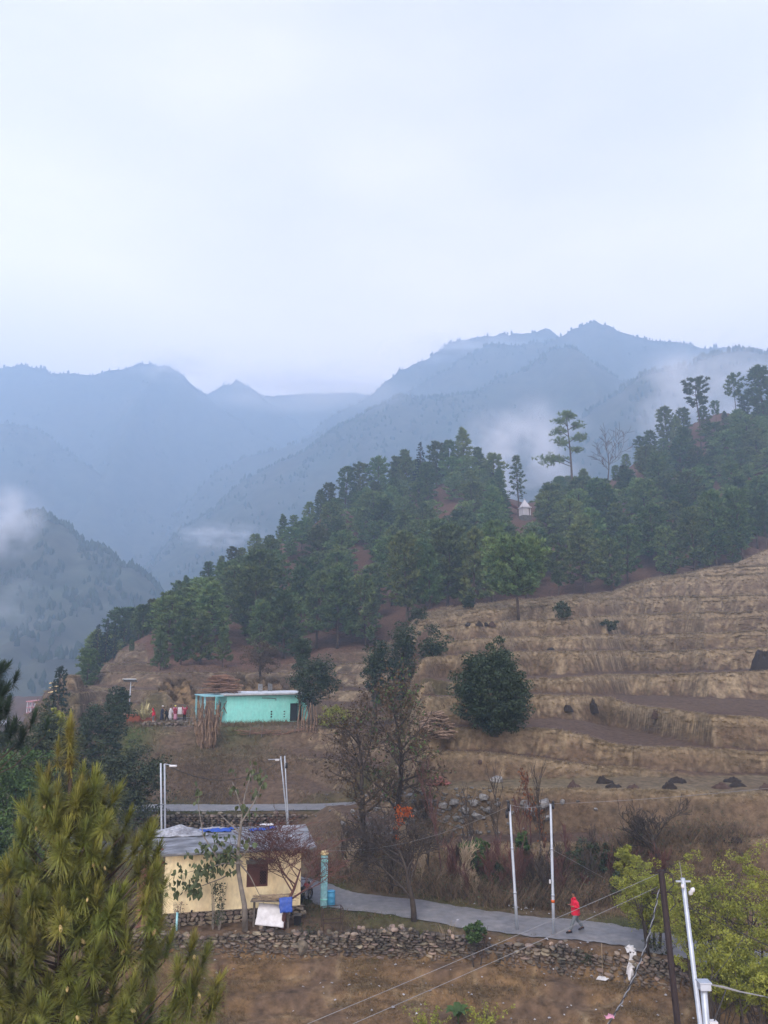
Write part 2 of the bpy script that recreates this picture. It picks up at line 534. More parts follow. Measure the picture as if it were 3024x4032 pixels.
def right_terraces(X, Y):
    """explicit stepped profile; returns height and tread / bank / lip masks"""
    s = X / Y
    z = np.zeros(X.shape); riser = np.zeros(X.shape); lip = np.zeros(X.shape); tread = np.zeros(X.shape); idx = np.zeros(X.shape); rt = np.full(X.shape, -1.0)
    py = np.full(X.shape, 30.0); pz = np.zeros(X.shape)
    for k, (Yf, zf, Yl, zl) in enumerate(_PROF):
        yf = np.interp(s, _SG, Yf); zf_ = np.interp(s, _SG, zf); yl = np.interp(s, _SG, Yl); zl_ = np.interp(s, _SG, zl)
        t = np.clip((Y - py) / np.maximum(yf - py, 0.05), 0, 1)
        m = (Y >= py) & (Y < yf)
        z = np.where(m, pz + (zf_ - pz) * t, z); tread = np.where(m, 1.0, tread); idx = np.where(m, k, idx)
        m = (Y >= yf) & (Y < yl)
        t = np.clip((Y - yf) / np.maximum(yl - yf, 0.05), 0, 1)
        tt = 0.25 * t + 0.75 * (t * t * (3 - 2 * t))
        if k >= 4: tt = 0.12 * t + 0.30 * sstep(0, 0.28, t) + 0.29 * sstep(0.36, 0.62, t) + 0.29 * sstep(0.70, 1.0, t)
        z = np.where(m, zf_ + (zl_ - zf_) * tt, z); rt = np.where(m, t, rt); riser = np.where(m, 1.0, riser); idx = np.where(m, k, idx)
        if k > 0 or True:
            wd = np.maximum(0.17, 0.0050 * Y)
            lip = np.maximum(lip, np.exp(-((Y - yl) / wd) ** 2) * sstep(0.15, 0.6, zl_ - zf_))
        py, pz = yl, zl_
    m = Y >= py
    z = np.where(m, pz + 0.03 * (Y - py), z); tread = np.where(m, 1.0, tread); idx = np.where(m, len(_PROF), idx)
    return z, tread, riser, lip, idx, py, rt


def forest_mask(X, Y):
    """1 inside the pine wood, 0 on the terraces"""
    s = X / Y
    edge = np.interp(s, [-0.47, -0.40, -0.36, -0.31, -0.29, -0.2, -0.12, -0.03, 0.03], [128, 140, 152, 146, 120, 122, 128, 138, 150])
    e2 = np.interp(s, _SG, Y_LAST) + 2.0
    edge = edge + (e2 - edge) * sstep(0.0, 0.05, s)
    edge = edge + 3 * fbm(X / 14, Y / 14, 31, 2)
    return sstep(-4, 4, Y - edge)


def terrain(X, Y, full=False):
    X = np.asarray(X, float); Y = np.asarray(Y, float)
    S = X / Y
    zb = base_h(X, Y)
    zb = np.clip(zb, -45, 175)
    fm = forest_mask(X, Y)
    wig = 0.55 * fbm(X / 11, Y / 11, 3, 3) + 0.16 * fbm(X / 2.6, Y / 2.6, 9, 2) + (1.5 * fbm(X / 34, Y / 20, 13, 2) + 0.5 * fbm(X / 8, Y / 7, 14, 2)) * sstep(62, 95, Y)
    zt = zb + wig * sstep(44, 52, Y)
    i = np.clip(np.searchsorted(LEVELS, zt) - 1, 0, len(LEVELS) - 2)
    lo = LEVELS[i]; hi = LEVELS[i + 1]
    t = (zt - lo) / (hi - lo)
    rise = 0.60 + 0.12 * fbm(X / 6, Y / 6, 77, 2)
    st = lo + (hi - lo) * (0.10 * np.clip(t / rise, 0, 1) + 0.90 * sstep(rise, 1.0, t) ** 0.75)
    terr = (1 - fm) * sstep(45, 50, Y) * sstep(-0.52, -0.40, S)
    left = sstep(-0.06, -0.14, S)                      # gentle grassy bank under the turquoise house
    terr = terr * (1 - 0.7 * left * sstep(100, 90, Y))
    terr = np.where(zt < LEVELS[1], 0, terr)
    z = zt + (st - zt) * terr
    tread = terr * sstep(rise + 0.02, rise - 0.12, t)
    riser = terr * sstep(rise - 0.03, rise + 0.05, t)
    lip = terr * np.maximum(sstep(0.955, 0.985, t), sstep(0.035, 0.01, t))
    # explicit terraces on the right
    zr, tr, ri, li, idx, ylast, rt = right_terraces(X, Y)
    zr = zr + 0.16 * fbm(X / 2.2, Y / 2.2, 19, 3) * (0.35 + 0.65 * ri) + 0.10 * fbm(X / 6, Y / 6, 20, 2)
    beyond = sstep(0, 14, Y - ylast)
    zr = np.where(Y > ylast, np.maximum(zr, zr + (zt - zr) * beyond), zr)
    w = sstep(0.0, 0.055, S) * sstep(42.5, 44.0, Y)
    z = z + (zr - z) * w
    on_t = w * (Y < ylast + 2) * (1 - fm)
    tread = tread * (1 - w) + tr * on_t * (Y > 46); riser = riser * (1 - w) + ri * on_t; lip = lip * (1 - w) + li * on_t
    terr = terr * (1 - w) + on_t * (Y > 45)
    # grass lumps and furrows
    z = z + 0.10 * fbm(X / 0.9, Y / 0.9, 21, 3) * sstep(41, 46, Y) * np.clip(Y / 60, 0.5, 2.0) * (0.4 + 0.6 * np.clip(riser + 0.3, 0, 1))
    z = z + fm * (1.2 * fbm(X / 8, Y / 8, 45, 3))
    # yard of the turquoise house: level
    hx, hy = X + 13.5, Y - 88.5
    m = sstep(1.0, 0.75, np.maximum(np.abs(hx) / 20.0, np.abs(hy) / 8.6))
    z = z + (5.62 - z) * m
    # front field below the stone wall
    dy = wall_y(X) - Y
    zf = -1.2 - 0.10 * np.clip(dy, 0, 30) + 0.25 * fbm(X / 3.5, Y / 1.7, 61, 3) - 0.35 * sstep(0.9, 1.6, dy + 0.6 * fbm(X / 4, Y / 9, 62, 2)) - 0.35 * sstep(2.6, 3.3, dy + 0.9 * fbm(X / 5, Y / 9, 63, 2))
    zf = np.where(X < -9, zf + 0.15, zf)
    back = np.clip(z, -0.5, 0.02)
    z = np.where(Y < 43, np.minimum(z, np.maximum(back, -0.45)), z)
    f = sstep(-0.02, 0.16, dy)
    near = sstep(-16, -12, X)
    f = f * np.maximum(near, sstep(1, 6, dy))
    z = z + (zf - z) * f
    # road bed
    rd, rz = road_dist(X, Y)
    w = sstep(ROAD_W + 1.15, ROAD_W + 0.35, rd) * (1 - f)
    nearB = (Y > 60) & (Y < 64.5) & (X < -3)
    w = np.where(nearB & (Y < 62.1), 0, w)
    z = z + (rz - 0.03 - z) * w
    if not full:
        return z
    return z, dict(zb=zb, tread=tread * (1 - w), riser=riser * (1 - w), lip=lip * (1 - w), terr=terr * (1 - w), fm=fm, f=f, rd=rd, dy=dy, idx=idx, rt=rt)


def gz(x, y):
    return float(terrain_fast(np.array([x]), np.array([y]))[0])


def hit(sx, sy, y0=18.0, y1=330.0):
    """first ground point seen through a pixel of the photograph"""
    d = ray(sx, sy)
    Y = np.exp(np.linspace(math.log(y0), math.log(y1), 700))
    X = d.x / d.y * Y
    Z = CAM_H + d.z / d.y * Y
    g = terrain_fast(X, Y)
    k = np.nonzero(Z < g)[0]
    if not len(k):
        y = y1; return Vector((d.x / d.y * y, y, gz(d.x / d.y * y, y)))
    k = k[0]
    if k > 0:
        a = Z[k - 1] - g[k - 1]; b = Z[k] - g[k]; t = a / (a - b)
        y = Y[k - 1] + (Y[k] - Y[k - 1]) * t
    else:
        y = Y[k]
    x = d.x / d.y * y
    return Vector((x, y, gz(x, y)))


def on(sx, Y, sy=2900):
    """ground point on the column of pixel sx at depth Y"""
    p = P(sx, sy, Y)
    return Vector((p.x, Y, gz(p.x, Y)))


# ---- mesh: fan-shaped grid, fine near the road, coarse towards the mountains
_rows = np.r_[np.exp(np.linspace(math.log(7), math.log(30), 30, endpoint=False)), np.exp(np.linspace(math.log(30), math.log(200), 470, endpoint=False)),
              np.exp(np.linspace(math.log(200), math.log(420), 70, endpoint=False)), np.exp(np.linspace(math.log(420), math.log(5200), 22))]
_cols = np.r_[np.linspace(-2.2, -0.62, 30, endpoint=False), np.linspace(-0.62, 0.66, 470, endpoint=False), np.linspace(0.66, 2.2, 30)]
GY, GS = np.meshgrid(_rows, _cols, indexing='ij')
GX = GS * GY
_zz, _inf = terrain(np.clip(GX, -900, 900), np.clip(GY, 0, 430), True)
_far = sstep(380, 900, GY)
_zz = _zz * (1 - _far) + (-45) * _far
nr, nc = GX.shape
V = np.stack([GX, GY, _zz], -1).reshape(-1, 3)
ii, jj = np.meshgrid(np.arange(nr - 1), np.arange(nc - 1), indexing='ij')
q = (ii * nc + jj).ravel()
F = np.stack([q, q + 1, q + nc + 1, q + nc], -1)

def terrain_fast(X, Y):
    """bilinear look-up in the ground sheet"""
    X = np.asarray(X, float); Y = np.asarray(Y, float)
    S = np.clip(X / Y, _cols[0], _cols[-1] - 1e-6); Yc = np.clip(Y, _rows[0], _rows[-1] - 1e-3)
    i = np.clip(np.searchsorted(_rows, Yc, 'right') - 1, 0, nr - 2); j = np.clip(np.searchsorted(_cols, S, 'right') - 1, 0, nc - 2)
    a = (Yc - _rows[i]) / (_rows[i + 1] - _rows[i]); b = (S - _cols[j]) / (_cols[j + 1] - _cols[j])
    return (_zz[i, j] * (1 - b) + _zz[i, j + 1] * b) * (1 - a) + (_zz[i + 1, j] * (1 - b) + _zz[i + 1, j + 1] * b) * a


# soil and grass colours (what grows where, not light)
def lerp(a, b, t):
    return a + (np.asarray(b)[None, None, :] - a) * t[..., None]


I = _inf
soil = np.array([0.066, 0.044, 0.034]); straw = np.array([0.108, 0.080, 0.052]); dry = np.array([0.088, 0.060, 0.040]); dark = np.array([0.036, 0.030, 0.022])
red = np.array([0.095, 0.052, 0.036]); moss = np.array([0.042, 0.052, 0.020]); pale = np.array([0.25, 0.197, 0.124])
C = np.zeros(GX.shape + (3,)); C[:] = dry
n1 = fbm(GX / 5, GY / 5, 101, 4); n2 = fbm(GX / 1.3, GY / 1.3, 102, 3); n3 = fbm(GX / 18, GY / 18, 103, 3)
tread = I['tread']
C = lerp(C, soil, np.clip(tread * (0.65 + 0.6 * n3 + 0.3 * n1), 0, 1))
C = lerp(C, np.array([0.120, 0.098, 0.060]), np.clip(tread * (I['idx'] == 2) * (GS > 0.03) * (0.65 + 0.5 * n1), 0, 1))
riser = I['riser']
r1 = fbm(GX / 6, _zz / 1.1, 131, 4); r2 = fbm(GX / 1.6, _zz / 0.5, 132, 3)
C = lerp(C, straw, np.clip(riser * (0.45 + 0.5 * r2 + 0.35 * r1), 0, 0.9))
C = lerp(C, dark, np.clip(riser * (r1 + 0.5 * r2 - 0.42) * 1.8, 0, 0.7))
lip = I['lip']
jl = 0.10 * fbm(GX / 9, GY / 9, 121, 2)
ledge = (np.exp(-((I['rt'] - 0.32 - jl) / 0.05) ** 2) * sstep(-0.3, 0.1, fbm(GX / 6, GY / 6, 122, 2)) + np.exp(-((I['rt'] - 0.66 - jl) / 0.05) ** 2) * sstep(-0.3, 0.1, fbm(GX / 7, GY / 6, 123, 2))) * (GY > 56)
C = lerp(C, pale, np.clip(riser * ledge * 0.8, 0, 0.85))
C = lerp(C, pale, np.clip(lip * (0.85 + 0.4 * n2), 0, 1))
track = np.exp(-(fbm(GX / 7, GY / 4.5, 111, 3) / 0.035) ** 2) + np.exp(-(fbm(GX / 5, GY / 8, 112, 3) / 0.03) ** 2)
C = lerp(C, pale, np.clip(I['terr'] * riser * track * 0.7 * sstep(46, 60, GY), 0, 0.8))
C = lerp(C, dry * 0.85, np.clip((1 - I['terr']) * (1 - I['fm']) * (0.4 + 0.6 * n1), 0, 1))
C = lerp(C, straw, np.clip((1 - I['terr']) * (1 - I['fm']) * (0.9 * n2 - 0.1), 0, 0.8))
C = lerp(C, dark, np.clip((1 - I['terr']) * (1 - I['fm']) * (n3 * 1.2 + n1 * 0.6 - 0.15), 0, 0.75))
C = lerp(C, red, np.clip(I['fm'] * (0.85 + 0.3 * n1), 0, 1))
C = lerp(C, np.array([0.155, 0.098, 0.047]), np.clip(I['f'] * (0.55 + 0.9 * n2), 0, 1))
C = lerp(C, pale * 0.8, np.clip(I['f'] * (track * 0.55 + 0.5 * n2 - 0.12), 0, 0.8))
C = lerp(C, np.array([0.045, 0.038, 0.024]), np.clip(I['f'] * (0.9 * n1 + 0.25 * n3), 0, 0.8))
verge = sstep(ROAD_W + 2.2, ROAD_W + 0.2, I['rd']) * (GY > 38) * (1 - I['f'])
C = lerp(C, moss, np.clip(verge * (0.55 + 0.9 * n1), 0, 0.9))
green_slope = sstep(100, 92, GY) * sstep(74, 82, GY) * sstep(-0.1, -0.16, GS)
C = lerp(C, np.array([0.05, 0.075, 0.022]), np.clip(green_slope * (0.35 + 0.8 * n1), 0, 0.8))
valley = sstep(-0.44, -0.52, GS) * sstep(60, 90, GY)
C = lerp(C, np.array([0.10, 0.105, 0.09]), valley * 0.6)
C = np.clip(C, 0.01, 1)
m_ground = mat('ground_soil', (0.1, 0.1, 0.1), 0.95, 0.45, 2.6, bump=1.0, bscale=7.0, attr='Col', spec=0.1, coords='World')
ground = link('ground', mesh_np('ground', V, F, m_ground, True, C.reshape(-1, 3)))
tag(ground, kind='structure')

# ---- road ribbon
def ribbon(name, line, half, dz, m, jitter=0.12, seed=5, sub=7):
    L = line
    d = np.gradient(L, axis=0); nrm = np.stack([-d[:, 1], d[:, 0]], -1); nrm /= np.linalg.norm(nrm, axis=1)[:, None]
    vs = []; fs = []
    for i in range(len(L)):
        wl_ = half + jitter * float(fbm(i * 0.07, 0.5, seed, 4)); wr = half + jitter * float(fbm(i * 0.07, 7.5, seed + 3, 4))
        for j in range(sub):
            u = -wl_ + (wl_ + wr) * j / (sub - 1)
            crown = 0.03 * (1 - (u / half) ** 2)
            vs.append((L[i, 0] + nrm[i, 0] * u, L[i, 1] + nrm[i, 1] * u, L[i, 2] + dz + crown))
    for i in range(len(L) - 1):
        for j in range(sub - 1):
            a = i * sub + j
            fs.append((a, a + sub, a + sub + 1, a + 1))
    return link(name, mesh_np(name, vs, fs, m, True))


m_asph = mat('asphalt', (0.105, 0.11, 0.122), 0.5, 0.22, 0.9, bump=0.12, bscale=30, spec=0.45, coords='World', col2=(0.18, 0.175, 0.17))
road = ribbon('road', catmull(ROAD, 40), ROAD_W, 0.012, m_asph, 0.34)
tag(road, kind='structure')
# ================================================================== MOUNTAINS
m_mtn = mat('mountain_slope', (0.045, 0.06, 0.04), 0.95, 0.4, 0.012, spec=0.05, coords='World', col2=(0.075, 0.07, 0.05))
m_farwood = mat('far_wood', (0.030, 0.048, 0.028), 0.95, 0.3, 0.05, spec=0.05, coords='World')


def mountain(name, ridge, D, foot_y, foot_z, seed, trees=0, tree_h=14.0, back=0.5, gull=0.16, n=150, rows=44, tree_on=(0, 0.85)):
    rp = np.array(ridge, float)
    sx = np.linspace(rp[0, 0], rp[-1, 0], n)
    sy = np.interp(sx, rp[:, 0], rp[:, 1])
    top = np.array([P(a, b, D)[:] for a, b in zip(sx, sy)])
    Dv = D * (1 + 0.05 * fbm(sx / 260, sx * 0, seed + 5, 3))
    top = top * 1.0
    for k in range(n):
        p = P(sx[k], sy[k], Dv[k]); top[k] = p
    vs = []
    rr = np.linspace(-0.35, 1.0, rows)          # <0: the far side, 0: ridge, 1: foot
    H = top[:, 2] - foot_z
    grid = np.zeros((rows, n, 3))
    for i, r in enumerate(rr):
        if r >= 0:
            Y = Dv + (foot_y - Dv) * r
            Z = foot_z + H * (1 - r) ** 1.25
        else:
            Y = Dv + (Dv - foot_y) * (-r) * 1.2
            Z = foot_z + H * (1 + r * 1.6)
        X = top[:, 0] * (1 - 0.25 * max(r, 0))
        g = np.abs(fbm(X / (H.mean() * 0.55), Y / (H.mean() * 1.6), seed, 5))
        amp = gull * H * (min(1, abs(r) * 5 + 0.02))
        Z = Z + amp * (0.35 - g * 1.6) * (1 if r < 0.95 else 0.4)
        Z = Z + 0.012 * H * fbm(X / 25, Y / 25, seed + 9, 3)
        grid[i] = np.stack([X, Y, Z], -1)
    ii, jj = np.meshgrid(np.arange(rows - 1), np.arange(n - 1), indexing='ij')
    q = (ii * n + jj).ravel()
    F = np.stack([q, q + n, q + n + 1, q + 1], -1)
    o = link(name, mesh_np(name, grid.reshape(-1, 3), F, m_mtn, True))
    tag(o, kind='structure')
    if trees:
        g = np.random.default_rng(seed)
        TV = []; TF = []; base = 0
        ks = 7
        i0 = int(np.argmin(np.abs(rr))); 
        for t in range(trees):
            on_ridge = t < trees * 0.22
            r = i0 + (g.normal(0, 0.25) if on_ridge else (tree_on[0] + (tree_on[1] - tree_on[0]) * g.random() ** 1.4) * (rows - 1 - i0))
            c = g.random() * (n - 1.01)
            r = min(max(r, 0), rows - 1.01)
            if not on_ridge and fbm(c * 0.16, r * 0.22, seed + 40, 3) < -0.05: continue
            a, b = int(r), int(c); fr, fc = r - a, c - b
            p = (grid[a, b] * (1 - fr) + grid[a + 1, b] * fr) * (1 - fc) + (grid[a, b + 1] * (1 - fr) + grid[a + 1, b + 1] * fr) * fc
            h = tree_h * (0.6 + 0.7 * g.random()); w = h * (0.22 + 0.2 * g.random())
            if on_ridge and g.random() < 0.1: h *= 1.35
            ang = g.random() * 6.28
            ring = []
            prof = [(0.7, 0.05), (0.9, 0.5), (0.05, 1.0)]
            for pr, pz in prof:
                for k in range(4):
                    th = ang + k * 6.2832 / 4
                    w2 = w * pr * (0.75 + 0.5 * g.random())
                    ring.append((p[0] + w2 * math.cos(th), p[1] + w2 * math.sin(th), p[2] + h * (pz + 0.06 * (g.random() - 0.5))))
            TV.extend(ring)
            for lv in range(2):
                for k in range(4):
                    TF.append((base + lv * 4 + k, base + lv * 4 + (k + 1) % 4, base + lv * 4 + 4 + (k + 1) % 4, base + lv * 4 + 4 + k))
            base += 12
        w = link('far_forest', mesh_np('far_forest', TV, TF, m_farwood, True))
        tag(w, {'mountain': 'dark pine woods'}.get(name, 'hazy pine woods covering the ' + name.replace('_', ' ')), 'woods', kind='stuff')
    return grid


G_far = mountain('far_ridge', [(300, 1640), (900, 1560), (1100, 1548), (1250, 1536), (1400, 1540), (1600, 1560), (2200, 1660)], 2550, 1900, -60, 1, 0)
G_mid = mountain('cone_mountain', [(200, 1780), (600, 1640), (800, 1545), (870, 1510), (930, 1488), (1000, 1530), (1100, 1600), (1180, 1665), (1300, 1760), (1500, 1930), (1700, 2060)], 2400, 1600, -60, 2, 800, 10)
G_left = mountain('big_mountain', [(-1100, 1560), (-500, 1500), (-200, 1470), (0, 1432), (90, 1425), (150, 1440), (230, 1462), (330, 1462), (400, 1446), (450, 1440), (520, 1434), (580, 1420), (640, 1424), (700, 1450), (760, 1500), (830, 1560), (900, 1612), (1000, 1690), (1080, 1740), (1200, 1830), (1400, 1990), (1700, 2200)], 2200, 1150, -60, 3, 1700, 9, gull=0.2)
G_spur = mountain('side_spur', [(-1000, 1500), (-400, 1590), (0, 1655), (100, 1668), (200, 1720), (300, 1800), (400, 1862), (520, 1960), (650, 2090), (800, 2230), (1000, 2360)], 1700, 1000, -60, 4, 1300, 9)
G_back = mountain('back_mountain', [(500, 2200), (800, 1990), (1000, 1850), (1200, 1711), (1310, 1634), (1420, 1568), (1497, 1513), (1574, 1447), (1673, 1403), (1750, 1359), (1816, 1326), (1948, 1304), (2058, 1298), (2157, 1284), (2230, 1330), (2350, 1420), (2600, 1520), (3200, 1650)], 1980, 1250, -60, 5, 1000, 9)
G_peak = mountain('peak_mountain', [(500, 2180), (764, 1951), (830, 1865), (897, 1832), (996, 1779), (1129, 1746), (1200, 1733), (1350, 1660), (1500, 1590), (1650, 1505), (1772, 1441), (1849, 1386), (1942, 1337), (2014, 1348), (2075, 1340), (2135, 1331), (2234, 1304), (2300, 1265), (2343, 1252), (2398, 1271), (2464, 1304), (2519, 1315), (2629, 1331), (2739, 1353), (2849, 1353), (2940, 1362), (3024, 1375), (3300, 1440), (3900, 1500)], 1800, 1050, -60, 6, 1900, 9)
G_fore = mountain('front_mountain', [(350, 2420), (560, 2240), (651, 2150), (698, 2090), (791, 2031), (850, 1991), (897, 1938), (963, 1885), (1082, 1819), (1182, 1772), (1310, 1690), (1475, 1595), (1585, 1551), (1680, 1553), (1750, 1548), (1860, 1546), (1970, 1469), (2080, 1436), (2157, 1381), (2223, 1359), (2278, 1375), (2343, 1425), (2398, 1452), (2464, 1491), (2560, 1560), (2700, 1680), (3000, 1900), (3600, 2200)], 1450, 650, -60, 7, 5000, 7.5, gull=0.14)
G_right = mountain('right_mountain', [(2000, 1900), (2200, 1720), (2350, 1590), (2450, 1530), (2500, 1490), (2541, 1463), (2629, 1448), (2700, 1440), (2760, 1400), (2830, 1372), (2900, 1366), (3024, 1380), (3300, 1330), (3900, 1250)], 1150, 560, -40, 8, 2200, 9)
G_hill = mountain('left_hill', [(-1300, 1900), (-600, 1960), (-200, 2040), (0, 2105), (60, 2062), (110, 2030), (150, 2022), (200, 2048), (260, 2072), (310, 2120), (340, 2152), (390, 2156), (430, 2180), (480, 2232), (530, 2242), (600, 2292), (660, 2380), (720, 2480), (850, 2640), (1000, 2760)], 760, 330, -42, 9, 5000, 6.5, gull=0.2, n=200, rows=70)

# ================================================================== AIR
hz = bpy.data.materials.new('haze_air')
hz.use_nodes = True
hn, hl = hz.node_tree.nodes, hz.node_tree.links
hn.clear()
ho = hn.new('ShaderNodeOutputMaterial'); hv = hn.new('ShaderNodeVolumePrincipled')
hv.inputs['Color'].default_value = (0.55, 0.765, 1.0, 1)
hv.inputs['Density'].default_value = 0.00066
hv.inputs['Anisotropy'].default_value = 0.1
hl.new(hv.outputs[0], ho.inputs['Volume'])
hb = MB().box(-12000, 12000, -120, 5600, -110, 1020)
haze = hb.build('haze', hz)
tag(haze, 'pale blue haze filling the valley air', 'haze', kind='stuff')


def mist(p, r, dens, seed, label, scale=2.6, thr=0.44, soft=0.26):
    """a bank of cloud: closed shell with an uneven density inside that fades out before the shell"""
    m = bpy.data.materials.new('mist_air'); m.use_nodes = True
    n, l = m.node_tree.nodes, m.node_tree.links
    n.clear()
    o = n.new('ShaderNodeOutputMaterial'); v = n.new('ShaderNodeVolumePrincipled')
    v.inputs['Color'].default_value = (0.97, 0.98, 1, 1)
    tc = n.new('ShaderNodeTexCoord')
    ln = n.new('ShaderNodeVectorMath'); ln.operation = 'LENGTH'
    l.new(tc.outputs['Object'], ln.inputs[0])
    fall = n.new('ShaderNodeMapRange'); fall.interpolation_type = 'SMOOTHSTEP'
    fall.inputs[1].default_value = 1.0; fall.inputs[2].default_value = 0.15
    l.new(ln.outputs['Value'], fall.inputs[0])
    mp = n.new('ShaderNodeMapping'); mp.inputs['Location'].default_value = (seed * 3.1, seed * 1.7, seed * 0.9)
    mp.inputs['Scale'].default_value = (1.0, 0.6, 1.0)
    l.new(tc.outputs['Object'], mp.inputs['Vector'])
    nz = n.new('ShaderNodeTexNoise'); nz.inputs['Scale'].default_value = scale; nz.inputs['Detail'].default_value = 4; nz.inputs['Roughness'].default_value = 0.55
    l.new(mp.outputs[0], nz.inputs['Vector'])
    mr = n.new('ShaderNodeMapRange'); mr.inputs[1].default_value = thr; mr.inputs[2].default_value = thr + soft
    l.new(nz.outputs[0], mr.inputs[0])
    mu = n.new('ShaderNodeMath'); mu.operation = 'MULTIPLY'; l.new(fall.outputs[0], mu.inputs[0]); l.new(mr.outputs[0], mu.inputs[1])
    m2 = n.new('ShaderNodeMath'); m2.operation = 'MULTIPLY'; m2.inputs[1].default_value = dens; l.new(mu.outputs[0], m2.inputs[0])
    l.new(m2.outputs[0], v.inputs['Density']); l.new(v.outputs[0], o.inputs['Volume'])
    m.cycles.volume_step_rate = 1.5 if hasattr(m.cycles, 'volume_step_rate') else 1.0
    bm = bmesh.new(); bmesh.ops.create_icosphere(bm, subdivisions=3, radius=1.0)
    me = bpy.data.meshes.new('mist_bank'); bm.to_mesh(me); bm.free(); me.materials.append(m)
    ob = link('mist_bank', me, loc=p, scale=r)
    tag(ob, label, 'mist', kind='stuff')
    return ob


mist(P(1200, 1540, 1300), (230, 80, 55), 0.020, 1, 'low white cloud covering the gap between the mountains', 2.0, 0.34, 0.3)
mist(P(690, 1440, 1350), (120, 60, 40), 0.022, 2, 'cloud wisps touching the top of the big left mountain')
mist(P(1880, 1375, 1890), (270, 50, 60), 0.03, 3, 'white cloud strip behind the pointed peak')
mist(P(2060, 1800, 560), (66, 60, 52), 0.055, 4, 'bright mist rising behind the small white shrine', 2.2)
mist(P(2790, 1580, 560), (80, 70, 52), 0.05, 5, 'mist drifting behind the tall pines on the ridge', 2.2)
mist(P(870, 2110, 900), (70, 50, 22), 0.035, 6, 'thin mist wisp low on the front mountain')
mist(P(20, 2060, 640), (42, 40, 40), 0.06, 7, 'mist puff clinging to the left hill top', 1.8)
mist(P(20, 2380, 520), (36, 40, 30), 0.012, 8, 'faint mist on the lower left hillside', 1.8)
# ================================================================== PLANT GENERATORS
m_bark = mat('pine_bark', (0.075, 0.055, 0.042), 0.95, 0.35, 3.0, bump=0.6, bscale=12)
m_greybark = mat('grey_bark', (0.16, 0.145, 0.125), 0.95, 0.35, 3.0, bump=0.6, bscale=14)
m_darkbark = mat('dark_bark', (0.045, 0.036, 0.03), 0.95, 0.35, 4.0, bump=0.5, bscale=14)
m_redtwig = mat('red_twig', (0.085, 0.040, 0.034), 0.9, 0.3, 4.0)
m_paletwig = mat('pale_twig', (0.24, 0.19, 0.13), 0.9, 0.3, 4.0)
m_pine = mat('forest_needles', (0.062, 0.118, 0.052), 0.8, 0.45, 0.45, rand=0.42, spec=0.12, coords='World', col2=(0.135, 0.18, 0.058), trans=0.3)
m_cedar = mat('cedar_needles', (0.026, 0.044, 0.036), 0.85, 0.3, 0.5, rand=0.1, spec=0.12, coords='World')
m_leaf_dark = mat('dark_leaves', (0.021, 0.040, 0.022), 0.7, 0.35, 0.9, spec=0.2, coords='World', col2=(0.040, 0.058, 0.026), trans=0.1)
m_leaf_oak = mat('oak_leaves', (0.030, 0.045, 0.026), 0.75, 0.35, 0.9, spec=0.2, coords='World', col2=(0.052, 0.066, 0.032), trans=0.1)
m_leaf_green = mat('green_leaves', (0.036, 0.075, 0.022), 0.7, 0.35, 0.8, spec=0.2, coords='World', col2=(0.065, 0.11, 0.03), trans=0.15)
m_leaf_lime = mat('lime_leaves', (0.17, 0.20, 0.034), 0.7, 0.35, 0.9, spec=0.2, coords='World', col2=(0.25, 0.26, 0.045), trans=0.25)
m_leaf_big = mat('broad_leaves', (0.040, 0.062, 0.025), 0.55, 0.4, 2.0, spec=0.35, coords='World', col2=(0.08, 0.10, 0.035), trans=0.15)
m_leaf_dead = mat('brown_leaves', (0.055, 0.036, 0.026), 0.85, 0.4, 2.0, coords='World', col2=(0.09, 0.065, 0.03), trans=0.1)
m_leaf_rust = mat('rust_leaves', (0.20, 0.075, 0.028), 0.85, 0.4, 2.0, coords='World', col2=(0.14, 0.07, 0.035), trans=0.15)
m_leaf_flame = mat('flame_leaves', (0.48, 0.12, 0.015), 0.8, 0.3, 3.0, coords='World', col2=(0.3, 0.06, 0.02), trans=0.2)
m_fgneedle = mat('near_needles', (0.105, 0.135, 0.028), 0.55, 0.35, 2.5, rand=0.34, spec=0.3, coords='World', col2=(0.20, 0.20, 0.042), trans=0.2)
m_fgneedle2 = mat('leader_needles', (0.15, 0.165, 0.036), 0.55, 0.3, 2.5, rand=0.15, spec=0.3, coords='World', col2=(0.25, 0.20, 0.045), trans=0.2)
m_sideneedle = mat('side_pine_needles', (0.026, 0.046, 0.024), 0.7, 0.3, 2.5, rand=0.25, spec=0.2, coords='World', trans=0.15)
m_straw = mat('straw_blades', (0.235, 0.178, 0.105), 0.9, 0.35, 0.7, coords='World', spec=0.1, col2=(0.115, 0.082, 0.052), trans=0.3)
m_lip = mat('pale_straw_blades', (0.34, 0.275, 0.17), 0.9, 0.35, 0.7, coords='World', spec=0.1, col2=(0.21, 0.16, 0.095), trans=0.4)
m_grass = mat('green_grass', (0.065, 0.10, 0.026), 0.85, 0.35, 0.8, coords='World', spec=0.1, col2=(0.12, 0.12, 0.04), trans=0.15)


